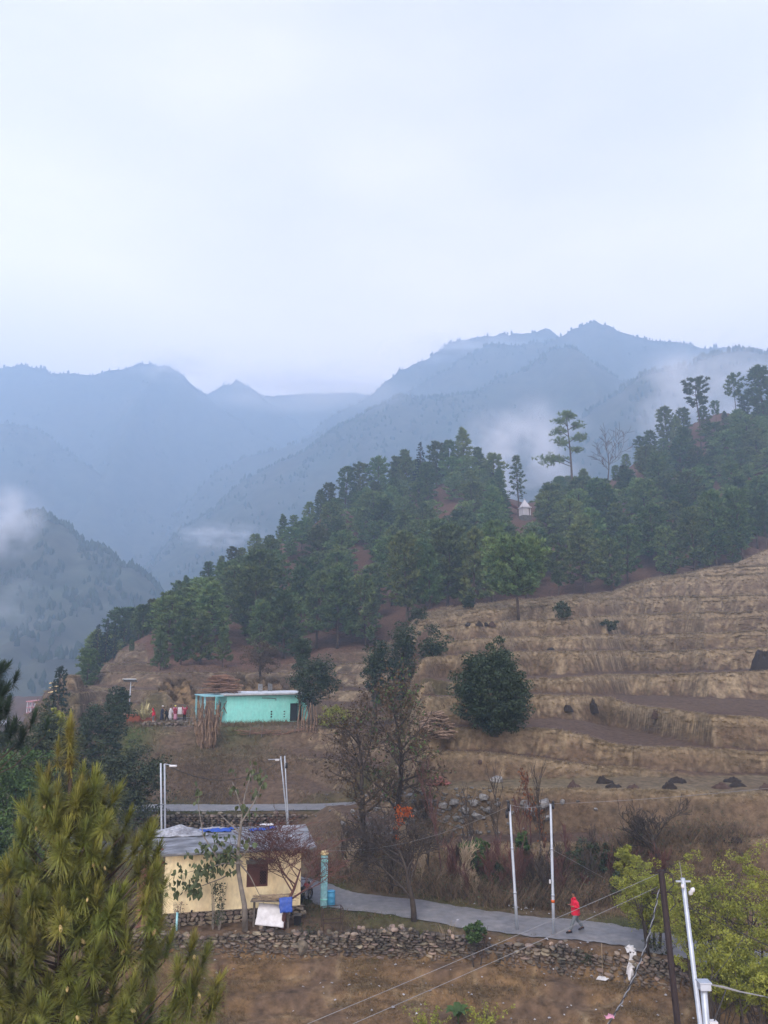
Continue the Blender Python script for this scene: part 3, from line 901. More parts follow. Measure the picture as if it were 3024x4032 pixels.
def spikes(C, O, r, m, g, spread=1.0, w=0.12):
    """thin triangular needle sprays: C centres (n,3), O outward directions (n,3), m needles each"""
    n = len(C)
    r = np.broadcast_to(np.asarray(r, float), (n,))
    d = g.normal(size=(n, m, 3)); d /= np.linalg.norm(d, axis=2)[..., None]
    d = d * spread + O[:, None, :]
    d /= np.linalg.norm(d, axis=2)[..., None]
    L = (r[:, None] * (0.65 + 0.5 * g.random((n, m))))[..., None]
    tip = C[:, None, :] + d * L
    s = np.cross(d, g.normal(size=(n, m, 3))); s /= np.linalg.norm(s, axis=2)[..., None] + 1e-9
    mid = C[:, None, :] + d * L * 0.42
    a = mid + s * L * w; b = mid - s * L * w
    V = np.stack([np.broadcast_to(C[:, None, :], tip.shape) + d * L * 0.02, a, tip, b], 2).reshape(-1, 3)
    F = np.arange(n * m * 4).reshape(-1, 4)
    return V, F


def leaves(C, size, g, flat=0.5, droop=0.0):
    """one diamond leaf at each centre"""
    n = len(C)
    nrm = g.normal(size=(n, 3)); nrm[:, 2] = np.abs(nrm[:, 2]) + flat; nrm /= np.linalg.norm(nrm, axis=1)[:, None]
    a = np.cross(nrm, g.normal(size=(n, 3))); a[:, 2] -= droop; a /= np.linalg.norm(a, axis=1)[:, None]
    b = np.cross(nrm, a)
    s = (size * (0.6 + 0.8 * g.random(n)))[:, None]
    V = np.stack([C - a * s, C + b * s * 0.55 + nrm * s * 0.12, C + a * s, C - b * s * 0.55 + nrm * s * 0.12], 1).reshape(-1, 3)
    return V, np.arange(n * 4).reshape(-1, 4)


def unit(g, n):
    d = g.normal(size=(n, 3)); return d / np.linalg.norm(d, axis=1)[:, None]


# ---- branching skeletons
def skeleton(seed, L0, r0, levels, nchild, ratio, angle, wob=0.12, up=0.15, start=0.35, nseg=6, lean=(0, 0), rr=0.55, d0=(0, 0, 1)):
    """returns list of (points, radii, level)"""
    g = random.Random(seed)
    out = []

    def rec(p, d, L, r, lv):
        pts = [p.copy()]; rad = [r]
        ns = max(2, nseg - lv)
        dd = d.copy()
        for i in range(ns):
            dd = dd + Vector((g.gauss(0, wob), g.gauss(0, wob), g.gauss(0, wob * 0.6)))
            dd.z += up * (0.5 if lv == 0 else 1) * 0.3
            dd.normalize()
            p = p + dd * (L / ns)
            pts.append(p.copy()); rad.append(max(r * (1 - 0.75 * (i + 1) / ns), 0.004))
        out.append((pts, rad, lv))
        if lv >= levels: return
        nc = nchild[lv] if hasattr(nchild, '__len__') else nchild
        for k in range(nc):
            f = start + (1 - start) * ((k + g.random()) / nc) if lv == 0 else 0.2 + 0.8 * (k + g.random()) / nc
            f = min(f, 0.98)
            x = f * ns; i = min(int(x), ns - 1); fr = x - i
            q = pts[i].lerp(pts[i + 1], fr)
            ax = (pts[i + 1] - pts[i]).normalized()
            o = ax.orthogonal().normalized()
            o = Matrix.Rotation(g.random() * 6.283, 3, ax) @ o
            an = angle * (0.75 + 0.5 * g.random())
            nd = (ax * math.cos(an) + o * math.sin(an)); nd.z += up; nd.normalize()
            rat = ratio[lv] if hasattr(ratio, '__len__') else ratio
            rec(q, nd, L * rat * (0.65 + 0.6 * g.random()) * (1.15 - 0.45 * f if lv == 0 else 1), rad[i] * rr, lv + 1)

    d = Vector(d0) + Vector((lean[0], lean[1], 0)); d.normalize()
    rec(Vector((0, 0, 0)), d, L0, r0, 0)
    return out


def tubes(sk, lv_from, lv_to, rmin=0.006):
    b = MB()
    for pts, rad, lv in sk:
        if lv_from <= lv <= lv_to:
            b.tube(pts, [max(x, rmin) for x in rad], 7 if lv == 0 else (5 if lv == 1 else 3), cap=lv == 0)
    return b


def tip_points(sk, lv_min, g, per=3):
    C = []
    for pts, rad, lv in sk:
        if lv >= lv_min:
            for _ in range(per):
                i = g.integers(0, len(pts) - 1); f = g.random()
                C.append(pts[i].lerp(pts[i + 1], f)[:])
    return np.array(C)


# ---- chir pine meshes, 1 unit = 1 m, about 15 m tall
def pine_mesh(seed, H=15.0, c0=0.25, wide=3.2, shape='cone', nb=46, cl=7, m=15, rcl=0.88):
    g = np.random.default_rng(seed); rg = random.Random(seed)
    b = MB()
    lean = Vector((rg.gauss(0, 0.02), rg.gauss(0, 0.02), 1))
    tr = [Vector((lean.x * z + 0.10 * math.sin(z * 0.5 + seed), lean.y * z + 0.1 * math.cos(z * 0.4 + seed), z)) for z in np.linspace(0, H * 0.97, 9)]
    b.tube(tr, [0.24 * (1 - 0.85 * i / 8) + 0.02 for i in range(9)], 7)
    C = []; O = []
    ga = rg.random() * 6
    for k in range(nb):
        f = (k + rg.random()) / nb                      # 0 bottom of the crown, 1 top
        z = H * (c0 + (0.97 - c0) * f)
        ga += 2.4 + rg.gauss(0, 0.3)
        if shape == 'cone': w = wide * (1 - f) ** 0.75 * (0.75 + 0.45 * rg.random()) + 0.35
        elif shape == 'round': w = wide * math.sqrt(max(0.03, 1 - (2 * f - 0.85) ** 2 / 1.35)) * (0.7 + 0.45 * rg.random())
        else: w = wide * math.sqrt(max(0.02, 1 - abs(2 * f - 1) ** 2.2)) * (0.35 + 0.8 * rg.random())
        i = min(int(z / (H * 0.97) * 8), 7)
        p0 = tr[i].lerp(tr[i + 1], z / (H * 0.97) * 8 - i)
        dirv = Vector((math.cos(ga), math.sin(ga), 0.28 + 0.35 * f))
        p1 = p0 + dirv * w
        pm = p0.lerp(p1, 0.55) - Vector((0, 0, 0.06 * w))
        b.tube([p0, pm, p1], [0.07 * (1.2 - f), 0.045, 0.015], 3, cap=False)
        for j in range(cl):
            t = 0.32 + 0.68 * (j + rg.random()) / cl
            c = p0.lerp(p1, t) + Vector((rg.gauss(0, 0.22), rg.gauss(0, 0.22), rg.gauss(0.05, 0.22))) * (0.35 + 0.35 * w * (1.1 - t))
            C.append(c[:]); o = dirv.normalized() * 0.5 + Vector((0, 0, 0.75)); O.append(o[:])
    C = np.array(C); O = np.array(O)
    C = np.vstack([C, np.array([tr[-1][:]])]); O = np.vstack([O, [[0, 0, 1.2]]])
    V, F = spikes(C, O, rcl * (0.7 + 0.6 * g.random(len(C))), m, g, 1.05, 0.13)
    return b.mesh('pine_trunk', m_bark, True), mesh_np('pine_crown', V, F, m_pine)


PINES = [pine_mesh(1, 15, 0.16, 3.4, 'cone', 56), pine_mesh(2, 16, 0.22, 3.2, 'round', 56), pine_mesh(3, 14, 0.10, 3.5, 'round', 60), pine_mesh(4, 17, 0.26, 3.1, 'cone', 52),
         pine_mesh(5, 13, 0.08, 3.1, 'cone', 54), pine_mesh(6, 16, 0.20, 3.5, 'clumpy', 48, 9)]
PINE_H = [15, 16, 14, 17, 13, 16]


def set_pine(k, p, h, rz, label, group=None, wide=1.0, meshes=None, hh=None, name='pine_tree'):
    tm, cm = (meshes or PINES[k]); s = h / (hh or PINE_H[k])
    e = empty(name, p, label, 'tree', group, rz)
    e.scale = (s * wide, s * wide, s)
    link('trunk', tm, e); link('crown', cm, e)
    return e


def cedar_mesh(seed, H=15.0, wide=3.6, nb=95):
    g = np.random.default_rng(seed); rg = random.Random(seed)
    b = MB(); b.tube([(0, 0, 0), (0, 0, H * 0.5), (0, 0, H * 0.98)], [0.26, 0.14, 0.02], 7)
    C = []; O = []; ga = 0
    for k in range(nb):
        f = (k + rg.random()) / nb
        z = H * (0.10 + 0.87 * f); ga += 2.4 + rg.gauss(0, 0.25)
        w = wide * (1 - f) ** 0.85 * (0.7 + 0.5 * rg.random()) + 0.15
        d = Vector((math.cos(ga), math.sin(ga), 0.12))
        b.tube([(0, 0, z), Vector((0, 0, z)) + d * w], [0.04, 0.012], 3, cap=False)
        nn = max(3, int(w * 5))
        for j in range(nn):
            t = 0.15 + 0.85 * (j + rg.random()) / nn
            c = Vector((0, 0, z)) + d * w * t + Vector((rg.gauss(0, 0.12), rg.gauss(0, 0.12), -0.16 * w * t * t + rg.gauss(0, 0.05)))
            C.append(c[:]); O.append((d.x * 0.9, d.y * 0.9, -0.25))
    C = np.array(C); O = np.array(O)
    V, F = spikes(C, O, 0.42, 13, g, 0.8, 0.13)
    return b.mesh('cedar_trunk', m_bark, True), mesh_np('cedar_crown', V, F, m_cedar)


CEDARS = [cedar_mesh(21), cedar_mesh(22, 15, 3.0, 80)]


def round_crown(g, n_cl, per, rad, leaf, m_leaf, lump=0.32, fill=0.55, spike=False, flat=0.4, taper=None):
    """leafy crown inside an ellipsoid of radii rad, centred on the origin: clumps of leaves with gaps between them"""
    rx, ry, rz = rad
    c = unit(g, n_cl) * (fill + (1 - fill) * g.random(n_cl) ** 0.5)[:, None]
    if taper is not None:
        k = np.interp(c[:, 2], [-1, 1], taper); c[:, 0] *= k; c[:, 1] *= k
    c = c * (1 + 0.19 * g.normal(size=(n_cl, 1)))
    cen = c * np.array([rx, ry, rz])
    rr = lump * min(rx, rz) * (0.6 + 0.7 * g.random(n_cl))
    d = unit(g, n_cl * per).reshape(n_cl, per, 3) * (0.35 + 0.65 * g.random((n_cl, per, 1)) ** 0.5)
    d[..., 2] *= 0.75
    L = (cen[:, None, :] + d * rr[:, None, None]).reshape(-1, 3)
    return leaves(L, leaf, g, flat)


def broad_tree(name, box, Y, label, m_leaf, cat='tree', n_cl=90, per=70, leaf=0.11, lump=0.30, seed=1, trunks=1, trunk_r=0.16, m_tr=None, base=None, group=None, fill=0.5, taper=None, bark_spread=0.5, limbs=9, flat=0.4):
    """box = crown (sx0, sx1, sy0, sy1) in the photograph at depth Y; the trunk goes down to the ground"""
    sx0, sx1, sy0, sy1 = box
    g = np.random.default_rng(seed); rg = random.Random(seed)
    a = P(sx0, (sy0 + sy1) / 2, Y); b_ = P(sx1, (sy0 + sy1) / 2, Y); t = P((sx0 + sx1) / 2, sy0, Y); bo = P((sx0 + sx1) / 2, sy1, Y)
    rx = (b_.x - a.x) / 2; rz = (t.z - bo.z) / 2; ry = rx * 0.95
    cx = (a.x + b_.x) / 2; cz = (t.z + bo.z) / 2
    gx, gy = (cx, Y) if base is None else (base[0], base[1])
    g0 = gz(gx, gy)
    root = empty(name, (gx, gy, g0), label, cat, group)
    off = Vector((cx - gx, Y - gy, cz - g0))
    V, F = round_crown(g, n_cl, per, (rx * 0.88, ry * 0.88, rz * 0.88), leaf, m_leaf, lump, fill, taper=taper, flat=flat)
    V = V + np.array(off[:])
    link('crown', mesh_np('crown', V, F, m_leaf), root)
    mt = m_tr or m_darkbark
    for k in range(trunks):
        b = MB()
        sp = Vector((rg.uniform(-1, 1) * bark_spread * (trunks > 1), rg.uniform(-1, 1) * bark_spread * (trunks > 1), 0))
        f0 = sp * 0.35 - Vector((0, 0, 0.25)); top = off + sp * 1.3 + Vector((0, 0, rz * 0.3))
        mid = f0.lerp(top, 0.5) + Vector((rg.gauss(0, 0.12), rg.gauss(0, 0.12), 0))
        tr = [f0, f0.lerp(mid, 0.5), mid, mid.lerp(top, 0.5), top]
        b.tube(tr, [trunk_r * 1.25, trunk_r, trunk_r * 0.8, trunk_r * 0.5, trunk_r * 0.2], 7)
        for j in range(limbs):
            s = tr[2].lerp(tr[4], rg.random() * 0.9)
            e = off + Vector((rg.uniform(-1, 1) * rx * 0.75, rg.uniform(-1, 1) * ry * 0.75, rg.uniform(-0.5, 0.8) * rz))
            b.tube([s, s.lerp(e, 0.5) + Vector((0, 0, -0.1 * rx)), e], [trunk_r * 0.4, trunk_r * 0.25, trunk_r * 0.06], 4, cap=False)
        b.build('trunk', mt, root, True)
    return root


def bare_tree(name, p, H, label, seed, m_tr, r0=0.12, levels=3, nchild=(9, 6, 5), ratio=(0.55, 0.55, 0.5), angle=0.75, up=0.2, start=0.3, wob=0.14, leaf=None, cat='tree', group=None, lean=(0, 0), rmin=0.007, scale=(1, 1, 1), first=0.6, twigs='twigs'):
    root = empty(name, p, label, cat, group)
    sk = skeleton(seed, H * first, r0, levels, nchild, ratio, angle, wob, up, start, lean=lean)
    zmax = max(q.z for pts, _, _ in sk for q in pts)
    k = H / zmax
    for pts, _, _ in sk:
        for q in pts: q.x *= k * scale[0]; q.y *= k * scale[1]; q.z *= k
        pts[0].z -= 0.0
    sk[0][0][0].z -= 0.2
    tubes(sk, 0, 1, rmin).build('trunk', m_tr, root, True)
    tubes(sk, 2, 9, rmin).build(twigs, m_tr, root)
    if leaf:
        g = np.random.default_rng(seed)
        for (ml, size, per, lv, jit, droop, keep) in leaf:
            C = tip_points(sk, lv, g, per)
            C = C[g.random(len(C)) < keep]
            C = C + g.normal(size=C.shape) * jit
            V, F = leaves(C, size, g, 0.2, droop)
            link('crown', mesh_np('crown', V, F, ml), root)
    return root


def stalks(n, h, spread, g, base_r, w, bend=0.25):
    """upright bent stems as thin quads strips"""
    V = []; F = []
    for i in range(n):
        a = g.random() * 6.283; r = base_r * math.sqrt(g.random())
        p = np.array([r * math.cos(a), r * math.sin(a), -0.05]); d = np.array([math.cos(a) * spread * g.random(), math.sin(a) * spread * g.random(), 1.0])
        L = h * (0.5 + 0.6 * g.random()); k = 4
        side = np.array([-math.sin(a + 1.1), math.cos(a + 1.1), 0]) * w
        o = len(V)
        for j in range(k + 1):
            t = j / k
            q = p + d * L * t + np.array([math.cos(a), math.sin(a), -0.6]) * bend * L * t * t
            V.append(q - side * (1 - 0.8 * t)); V.append(q + side * (1 - 0.8 * t))
        for j in range(k):
            F.append((o + 2 * j, o + 2 * j + 1, o + 2 * j + 3, o + 2 * j + 2))
    return np.array(V), np.array(F)


def grass_field(name, pts, m, h=0.3, w=0.02, per=5, label='', seed=3, lean=0.5, up=1.0):
    """blades at ground points pts (n,3): one object, kind stuff"""
    g = np.random.default_rng(seed)
    n = len(pts) * per
    p = np.repeat(pts, per, 0) + g.normal(size=(n, 3)) * np.array([0.12, 0.12, 0.0])
    hh = (h * (0.5 + 0.8 * g.random(n)) * np.repeat(np.clip(pts[:, 1] / 60, 0.8, 2.2), per))[:, None]
    d = g.normal(size=(n, 3)) * lean; d[:, 2] = up
    d[:, 1] -= lean * 0.5
    a = g.random(n) * 6.283
    s = np.stack([np.cos(a), np.sin(a), a * 0], -1) * (w * np.repeat(np.clip(pts[:, 1] / 60, 0.7, 2.2), per))[:, None]
    V = np.stack([p - s, p + s, p + d * hh], 1).reshape(-1, 3)
    V[:, 2] -= 0.02
    o = link(name, mesh_np(name, V, np.arange(n * 3).reshape(-1, 3), m))
    return tag(o, label, 'grass', kind='stuff')
# ================================================================== THE PINE WOOD ON THE HILL
rgf = random.Random(5)
placed = []


def free(x, y, d):
    for a, b in placed:
        if (a - x) ** 2 + (b - y) ** 2 < d * d: return False
    return True


def by_top(sx, sy_top, Y, k, label, group=None, wide=1.0, meshes=None, hh=None, rz=None, name='pine_tree', sink=0.3):
    t = P(sx, sy_top, Y)
    z = gz(t.x, Y) - sink
    placed.append((t.x, Y))
    return set_pine(k, (t.x, Y, z), t.z - z, rgf.random() * 6.28 if rz is None else rz, label, group, wide, meshes, hh, name)


def ordinal(n):
    return str(n) + ('th' if 10 < n % 100 < 14 else {1: 'st', 2: 'nd', 3: 'rd'}.get(n % 10, 'th'))


# trees the photograph singles out
def layered_pine(seed, H, layers):
    """old flat-layered pine: bare trunk and long boughs ending in flat plates of needles"""
    g = np.random.default_rng(seed); b = MB()
    tr = [Vector((0.35 * math.sin(z * 0.16) - 0.2 * z / H, 0, z)) for z in np.linspace(0, H, 10)]
    b.tube(tr, [0.30 * (1 - 0.85 * i / 9) + 0.02 for i in range(10)], 8)
    C = []
    for (f, az, L, rx, rz, n) in layers:
        z = f * H; i = min(int(f * 9), 8); p0 = tr[i].lerp(tr[i + 1], f * 9 - i)
        d = Vector((math.cos(az), math.sin(az), 0.10)); e = p0 + d * L + Vector((0, 0, 0.5))
        b.tube([p0 - Vector((0, 0, 0.5)), p0.lerp(e, 0.5), e], [0.10, 0.07, 0.03], 5, cap=False)
        for q in range(6):
            e2 = e + Vector((g.normal(0, rx * 0.5), g.normal(0, rx * 0.5), g.normal(0.2, 0.2))); b.tube([p0.lerp(e, 0.6), e2], [0.05, 0.015], 3, cap=False)
        c = g.normal(size=(n, 3)) * np.array([rx, rx, rz]) * 0.55 + np.array(e[:]); C.append(c)
    C = np.vstack(C); O = np.tile([0, 0, 0.6], (len(C), 1))
    V, F = spikes(C, O, 0.62 * (0.7 + 0.6 * g.random(len(C))), 14, g, 1.05, 0.11)
    return b.mesh('pine_trunk', m_bark, True), mesh_np('pine_crown', V, F, m_pine)


UMBL = layered_pine(35, 22, [(0.50, 3.1, 4.6, 2.0, 0.8, 75), (0.53, 2.6, 2.6, 1.6, 0.6, 45), (0.62, 0.3, 1.6, 1.3, 0.6, 30), (0.68, 3.4, 1.9, 1.7, 0.7, 50), (0.74, 0.2, 2.2, 1.5, 0.6, 45), (0.80, 2.9, 2.0, 1.6, 0.6, 45), (0.86, 0.1, 2.2, 1.5, 0.6, 40), (0.90, 3.3, 1.4, 1.4, 0.6, 40), (0.96, 0.5, 0.7, 1.5, 0.6, 50), (0.97, 4.5, 0.4, 1.2, 0.5, 35)])
UMB2 = pine_mesh(32, 20, 0.60, 4.2, 'round', 26, 15, 14, 0.75)
SLIM = pine_mesh(33, 16, 0.22, 2.6, 'cone', 40, 5, 14, 0.7)
LONE = pine_mesh(34, 13, 0.30, 5.4, 'round', 130, 13, 13, 0.75)
by_top(2235, 1632, 232, 0, 'tall flat-topped pine with layered branches beside the bare pine', None, 1.0, UMBL, 22, 0.0)
by_top(2740, 1492, 262, 0, 'tall umbrella-crowned pine standing clear of the ridge, bare trunk showing', None, 1.0, UMB2, 20, 2.0)
by_top(2885, 1478, 270, 0, 'slender pine with a rounded top between two taller crowns', None, 0.8, UMB2, 20, 0.5)
by_top(2990, 1452, 262, 1, 'bulky dark pine highest at the right edge of the ridge', None, 1.1)
by_top(2815, 1580, 272, 0, 'short thin pine under the skyline between the umbrella pines', None, 0.7, UMB2, 20, 2.5)
by_top(2035, 1795, 236, 0, 'slim pine with see-through crown beside the white shrine', None, 1.0, SLIM, 16, 0.4)
by_top(2030, 2135, hit(2037, 2440).y, 0, 'lone round-crowned pine with bare trunk on the terraces', None, 1.0, LONE, 13, 0.9, sink=0.1)
tb = P(2365, 1672, 236); zb_ = gz(tb.x, 236)
bare_tree('bare_pine', (tb.x, 236, zb_), tb.z - zb_, 'nearly leafless pine with crooked limbs on the skyline', 43, m_bark, 0.32, 3, (7, 5, 4), (0.5, 0.55, 0.5), 0.85, 0.22, 0.55, 0.10, rmin=0.05, first=0.85)
placed.append((tb.x, 236))
for sx, sy, Y in ((1655, 1735, 250),):
    by_top(sx, sy, Y, 0, 'pointed cedar poking out of the wooded hilltop', None, 0.9, CEDARS[1], 15, name='cedar_tree')
for sx, sy, Y, w, wh in ((390, 2452, 150, 1.0, 'leftmost pointed cedar'), (425, 2435, 152, 0.9, 'tallest, middle pointed cedar'), (455, 2462, 148, 0.85, 'rightmost, shortest pointed cedar')):
    by_top(sx, sy, Y, 0, wh + ' of the clump at the left foot of the wooded hill', 'cedars at the hill foot', w, CEDARS[1], 15, name='cedar_tree')
by_top(508, 2445, 158, 0, 'thin cedar right beside the cedar clump at the hill foot', None, 0.6, CEDARS[1], 15, name='cedar_tree')
by_top(242, 2608, 80, 0, 'solitary dark cedar with tiered drooping branches above the valley', None, 0.85, CEDARS[0], 15, 0.3, name='cedar_tree')
# skyline of the hill
G_SKY = 'pines along the skyline of the near hill'
SKYL = ((1822, 1688, 258, 3), (1885, 1765, 252, 0), (1940, 1790, 246, 2), (1965, 1850, 240, 4), (1760, 1740, 258, 1), (1715, 1745, 258, 5), (1600, 1775, 256, 0), (1560, 1800, 258, 1), (1490, 1808, 256, 2), (1420, 1825, 254, 5), (1360, 1842, 254, 1), (1300, 1905, 246, 2),
                     (1265, 1930, 244, 0), (1215, 1980, 238, 1), (1160, 2030, 232, 5), (1115, 2028, 228, 3), (1060, 2110, 218, 2), (1005, 2105, 212, 1), (950, 2160, 206, 2), (915, 2155, 204, 5), (870, 2190, 198, 0), (820, 2215, 192, 1), (735, 2270, 182, 3), (700, 2290, 178, 5), (770, 2300, 184, 2),
                     (600, 2362, 160, 1), (570, 2385, 157, 2), (640, 2420, 156, 0), (2155, 1905, 240, 2), (2190, 1880, 246, 0), (2120, 1960, 236, 4), (2300, 1850, 248, 4), (2420, 1835, 262, 2), (2460, 1790, 268, 1), (2520, 1720, 272, 5), (2560, 1700, 276, 2), (2620, 1605, 276, 1), (2660, 1640, 272, 3), (2690, 1610, 282, 2), (2925, 1560, 280, 5), (2770, 1600, 276, 1), (2850, 1620, 282, 0), (3040, 1520, 270, 3))
for sx, sy, Y, k in SKYL:
    by_top(sx, sy, Y, k, ordinal(sum(1 for q in SKYL if q[0] <= sx)) + ' pine from the left cutting the near hill skyline', G_SKY, 1.05)
# lower fringe, crowns standing in front of the dark wood
G_LOW = 'pines on the lower fringe of the wood'
LOWL = ((2290, 2075, 160, 0, 1.3), (2460, 2075, 168, 1, 1.3), (2400, 2130, 170, 2, 1.0), (2800, 1945, 184, 1, 1.1), (2720, 2010, 182, 4, 1.2), (2900, 1930, 186, 5, 1.0), (3000, 1960, 184, 3, 1.0), (2620, 2080, 182, 2, 1.0), (1120, 2330, 132, 4, 1.25), (1030, 2370, 131, 2, 0.9), (1330, 2230, 140, 0, 1.15),
                     (1440, 2270, 142, 2, 1.0), (1250, 2260, 143, 1, 1.0), (800, 2420, 126, 4, 1.1), (720, 2450, 124, 2, 1.0), (640, 2490, 122, 4, 1.0), (880, 2470, 124, 0, 1.0), (1600, 2100, 160, 1, 1.0), (1760, 2080, 163, 2, 1.1), (1690, 2150, 160, 4, 1.0), (350, 2560, 128, 2, 1.1), (520, 2520, 142, 2, 0.9), (2190, 2110, 172, 5, 1.0), (1860, 2090, 168, 4, 1.0), (1930, 2060, 172, 1, 1.0))
for sx, sy, Y, k, w in LOWL:
    if sx > 1550: Y = float(np.interp((sx - CX) / F_PX, _SG, Y_LAST)) + 6 + 4 * rgf.random()
    by_top(sx, sy, Y, k, ordinal(sum(1 for q in LOWL if q[0] <= sx)) + ' full-crowned pine from the left along the wood\'s lower fringe', G_LOW, w)
# bare red-brown openings in the wood
CLEAR = [(1420, 2250, 75, 120), (1770, 2090, 60, 90), (1270, 2010, 50, 60), (890, 2450, 60, 70), (1075, 2480, 60, 60), (1620, 2310, 90, 60), (1480, 2330, 60, 60)]
def clearing(x, Y, z):
    e = (z + 2 - CAM_H) / Y; sy = CY - math.tan(math.atan(e) - PITCH) * F_PX; sx = CX + F_PX * x / Y * ray(CX, sy).y
    return any(((sx - a) / c) ** 2 + ((sy - b) / d) ** 2 < 1 for a, b, c, d in CLEAR)


# the mass of the wood
fill_n = 0
_cy = 118 + 185 * np.random.default_rng(3).random(12000); _cs = -0.42 + 0.95 * np.random.default_rng(4).random(12000)
_cx = _cs * _cy
_cf = forest_mask(_cx, _cy); _cz = terrain_fast(_cx, _cy); _cc = fbm(_cx / 22, _cy / 22, 88, 2)
_ord = np.argsort(_cy + 25 * np.random.default_rng(6).random(12000))
for q_ in range(12000):
    x, Y, s, zt = float(_cx[q_]), float(_cy[q_]), float(_cs[q_]), float(_cz[q_])
    if fill_n >= 226: break
    if _cf[q_] < 0.7 or zt < 4 or _cc[q_] > 0.52 or clearing(x, Y, zt): continue
    if not free(x, Y, 5.6 + Y * 0.0105): continue
    # nothing in front of the shrine
    # keep below the skyline given by the listed trees
    sky = np.interp(s, [-0.40, -0.33, -0.28, -0.2, -0.12, -0.05, 0.0, 0.05, 0.10, 0.14, 0.17, 0.2, 0.24, 0.30, 0.36, 0.42, 0.5, 0.6], [2460, 2380, 2330, 2190, 2060, 1930, 1830, 1790, 1730, 1810, 1995, 1960, 1860, 1880, 1740, 1660, 1590, 1540])
    h = 10.5 + 5 * rgf.random()
    e = (zt + h - CAM_H) / Y
    v = math.tan(math.atan(e) - PITCH); sy = CY - v * F_PX
    sxp = CX + F_PX * x / Y * ray(CX, sy).y
    if Y < 228 and abs(sxp - 2066) < 75 and sy < 2050: continue
    if sy < sky + 12:
        h2 = h - (sky + 12 - sy) / px_m(sy, Y)
        if h2 < 6: continue
        h = h2
    placed.append((x, Y)); fill_n += 1
    k = rgf.choice((0, 1, 1, 2, 2, 3, 4, 5))
    where = 'pine in the wood on the left flank of the hill' if s < -0.05 else ('pine in the wood on the rounded hilltop below the skyline' if s < 0.15 else 'pine in the wood climbing the slope behind the terraces')
    grp = 'pines of the left flank' if s < -0.05 else ('pines of the hilltop' if s < 0.15 else 'pines of the upper slope')
    set_pine(k, (x, Y, zt - 0.3), h, rgf.random() * 6.28, where, grp, 1.2 + 0.45 * rgf.random())
# gaps between them: the rest of the wood as one mass
LOWP = [pine_mesh(61, 14, 0.10, 3.6, 'round', 34, 6, 8, 1.15), pine_mesh(62, 14, 0.10, 3.4, 'clumpy', 34, 6, 8, 1.15)]
def _arr(me):
    v = np.empty(len(me.vertices) * 3); me.vertices.foreach_get('co', v); f = np.empty(len(me.loops), np.int32); me.loops.foreach_get('vertex_index', f); return v.reshape(-1, 3), f.reshape(-1, 4)
_la = [_arr(m_[1]) for m_ in LOWP]
WV = []; WF = []; wo = 0; wn_ = 0
for q_ in range(12000):
    x, Y, s, zt = float(_cx[q_]), float(_cy[q_]), float(_cs[q_]), float(_cz[q_])
    if wn_ >= 40: break
    if _cf[q_] < 0.8 or zt < 4 or _cc[q_] > 0.55 or clearing(x, Y, zt): continue
    if not free(x, Y, 4.6 + Y * 0.007): continue
    h = 8 + 4 * rgf.random()
    sky = np.interp(s, [-0.40, -0.33, -0.28, -0.2, -0.12, -0.05, 0.0, 0.05, 0.10, 0.14, 0.17, 0.2, 0.24, 0.30, 0.36, 0.42, 0.5, 0.6], [2460, 2380, 2330, 2190, 2060, 1930, 1830, 1790, 1730, 1810, 1995, 1960, 1860, 1880, 1740, 1660, 1590, 1540])
    e = (zt + h - CAM_H) / Y; v = math.tan(math.atan(e) - PITCH); sy = CY - v * F_PX
    if sy < sky + 20: continue
    sxp = CX + F_PX * x / Y * ray(CX, sy).y
    if Y < 228 and abs(sxp - 2066) < 75 and sy < 2050: continue
    placed.append((x, Y)); wn_ += 1
    v_, f_ = _la[rgf.randrange(2)]; sc_ = h / 14; a_ = rgf.random() * 6.28; ca, sa = math.cos(a_), math.sin(a_)
    WV.append(np.c_[(v_[:, 0] * ca - v_[:, 1] * sa) * sc_ * 1.35 + x, (v_[:, 0] * sa + v_[:, 1] * ca) * sc_ * 1.35 + Y, v_[:, 2] * sc_ + zt - 0.3]); WF.append(f_ + wo); wo += len(v_)
o = link('pine_wood', mesh_np('pine_wood', np.vstack(WV), np.vstack(WF), m_pine))
tag(o, 'younger pines filling the gaps of the wood on the near hill', 'woods', kind='stuff')
print('forest', len(placed), fill_n, wn_)

# ================================================================== SINGLE TREES AND SHRUBS OF THE MIDDLE GROUND
broad_tree('evergreen_tree', (1768, 2112, 2548, 2890), hit(1985, 2900).y, 'large dense round evergreen tree standing on the terraces', m_leaf_dark, n_cl=300, per=120, leaf=0.095, lump=0.23, seed=51, fill=0.7, taper=[0.95, 0.62], trunk_r=0.28)
broad_tree('evergreen_tree', (1430, 1530, 2470, 2800), 84, 'narrow dark evergreen leftmost of the three upright ones', m_leaf_dark, n_cl=70, per=70, leaf=0.13, lump=0.5, seed=52, group='upright evergreens', fill=0.4)
broad_tree('evergreen_tree', (1525, 1655, 2415, 2830), 86, 'tallest upright evergreen, middle one of three', m_leaf_dark, n_cl=100, per=70, leaf=0.13, lump=0.5, seed=53, group='upright evergreens', fill=0.4)
broad_tree('evergreen_tree', (1648, 1778, 2440, 2830), 82, 'upright evergreen nearest the round tree, pale branches showing', m_leaf_dark, n_cl=85, per=62, leaf=0.13, lump=0.45, seed=54, group='upright evergreens', m_tr=m_greybark, fill=0.5, limbs=14)
broad_tree('evergreen_tree', (1140, 1330, 2580, 2790), 86, 'dark tree with pale forked trunks at the end of the turquoise house', m_leaf_dark, n_cl=95, per=70, leaf=0.13, lump=0.34, seed=55, trunks=4, trunk_r=0.11, m_tr=m_greybark, bark_spread=1.0)
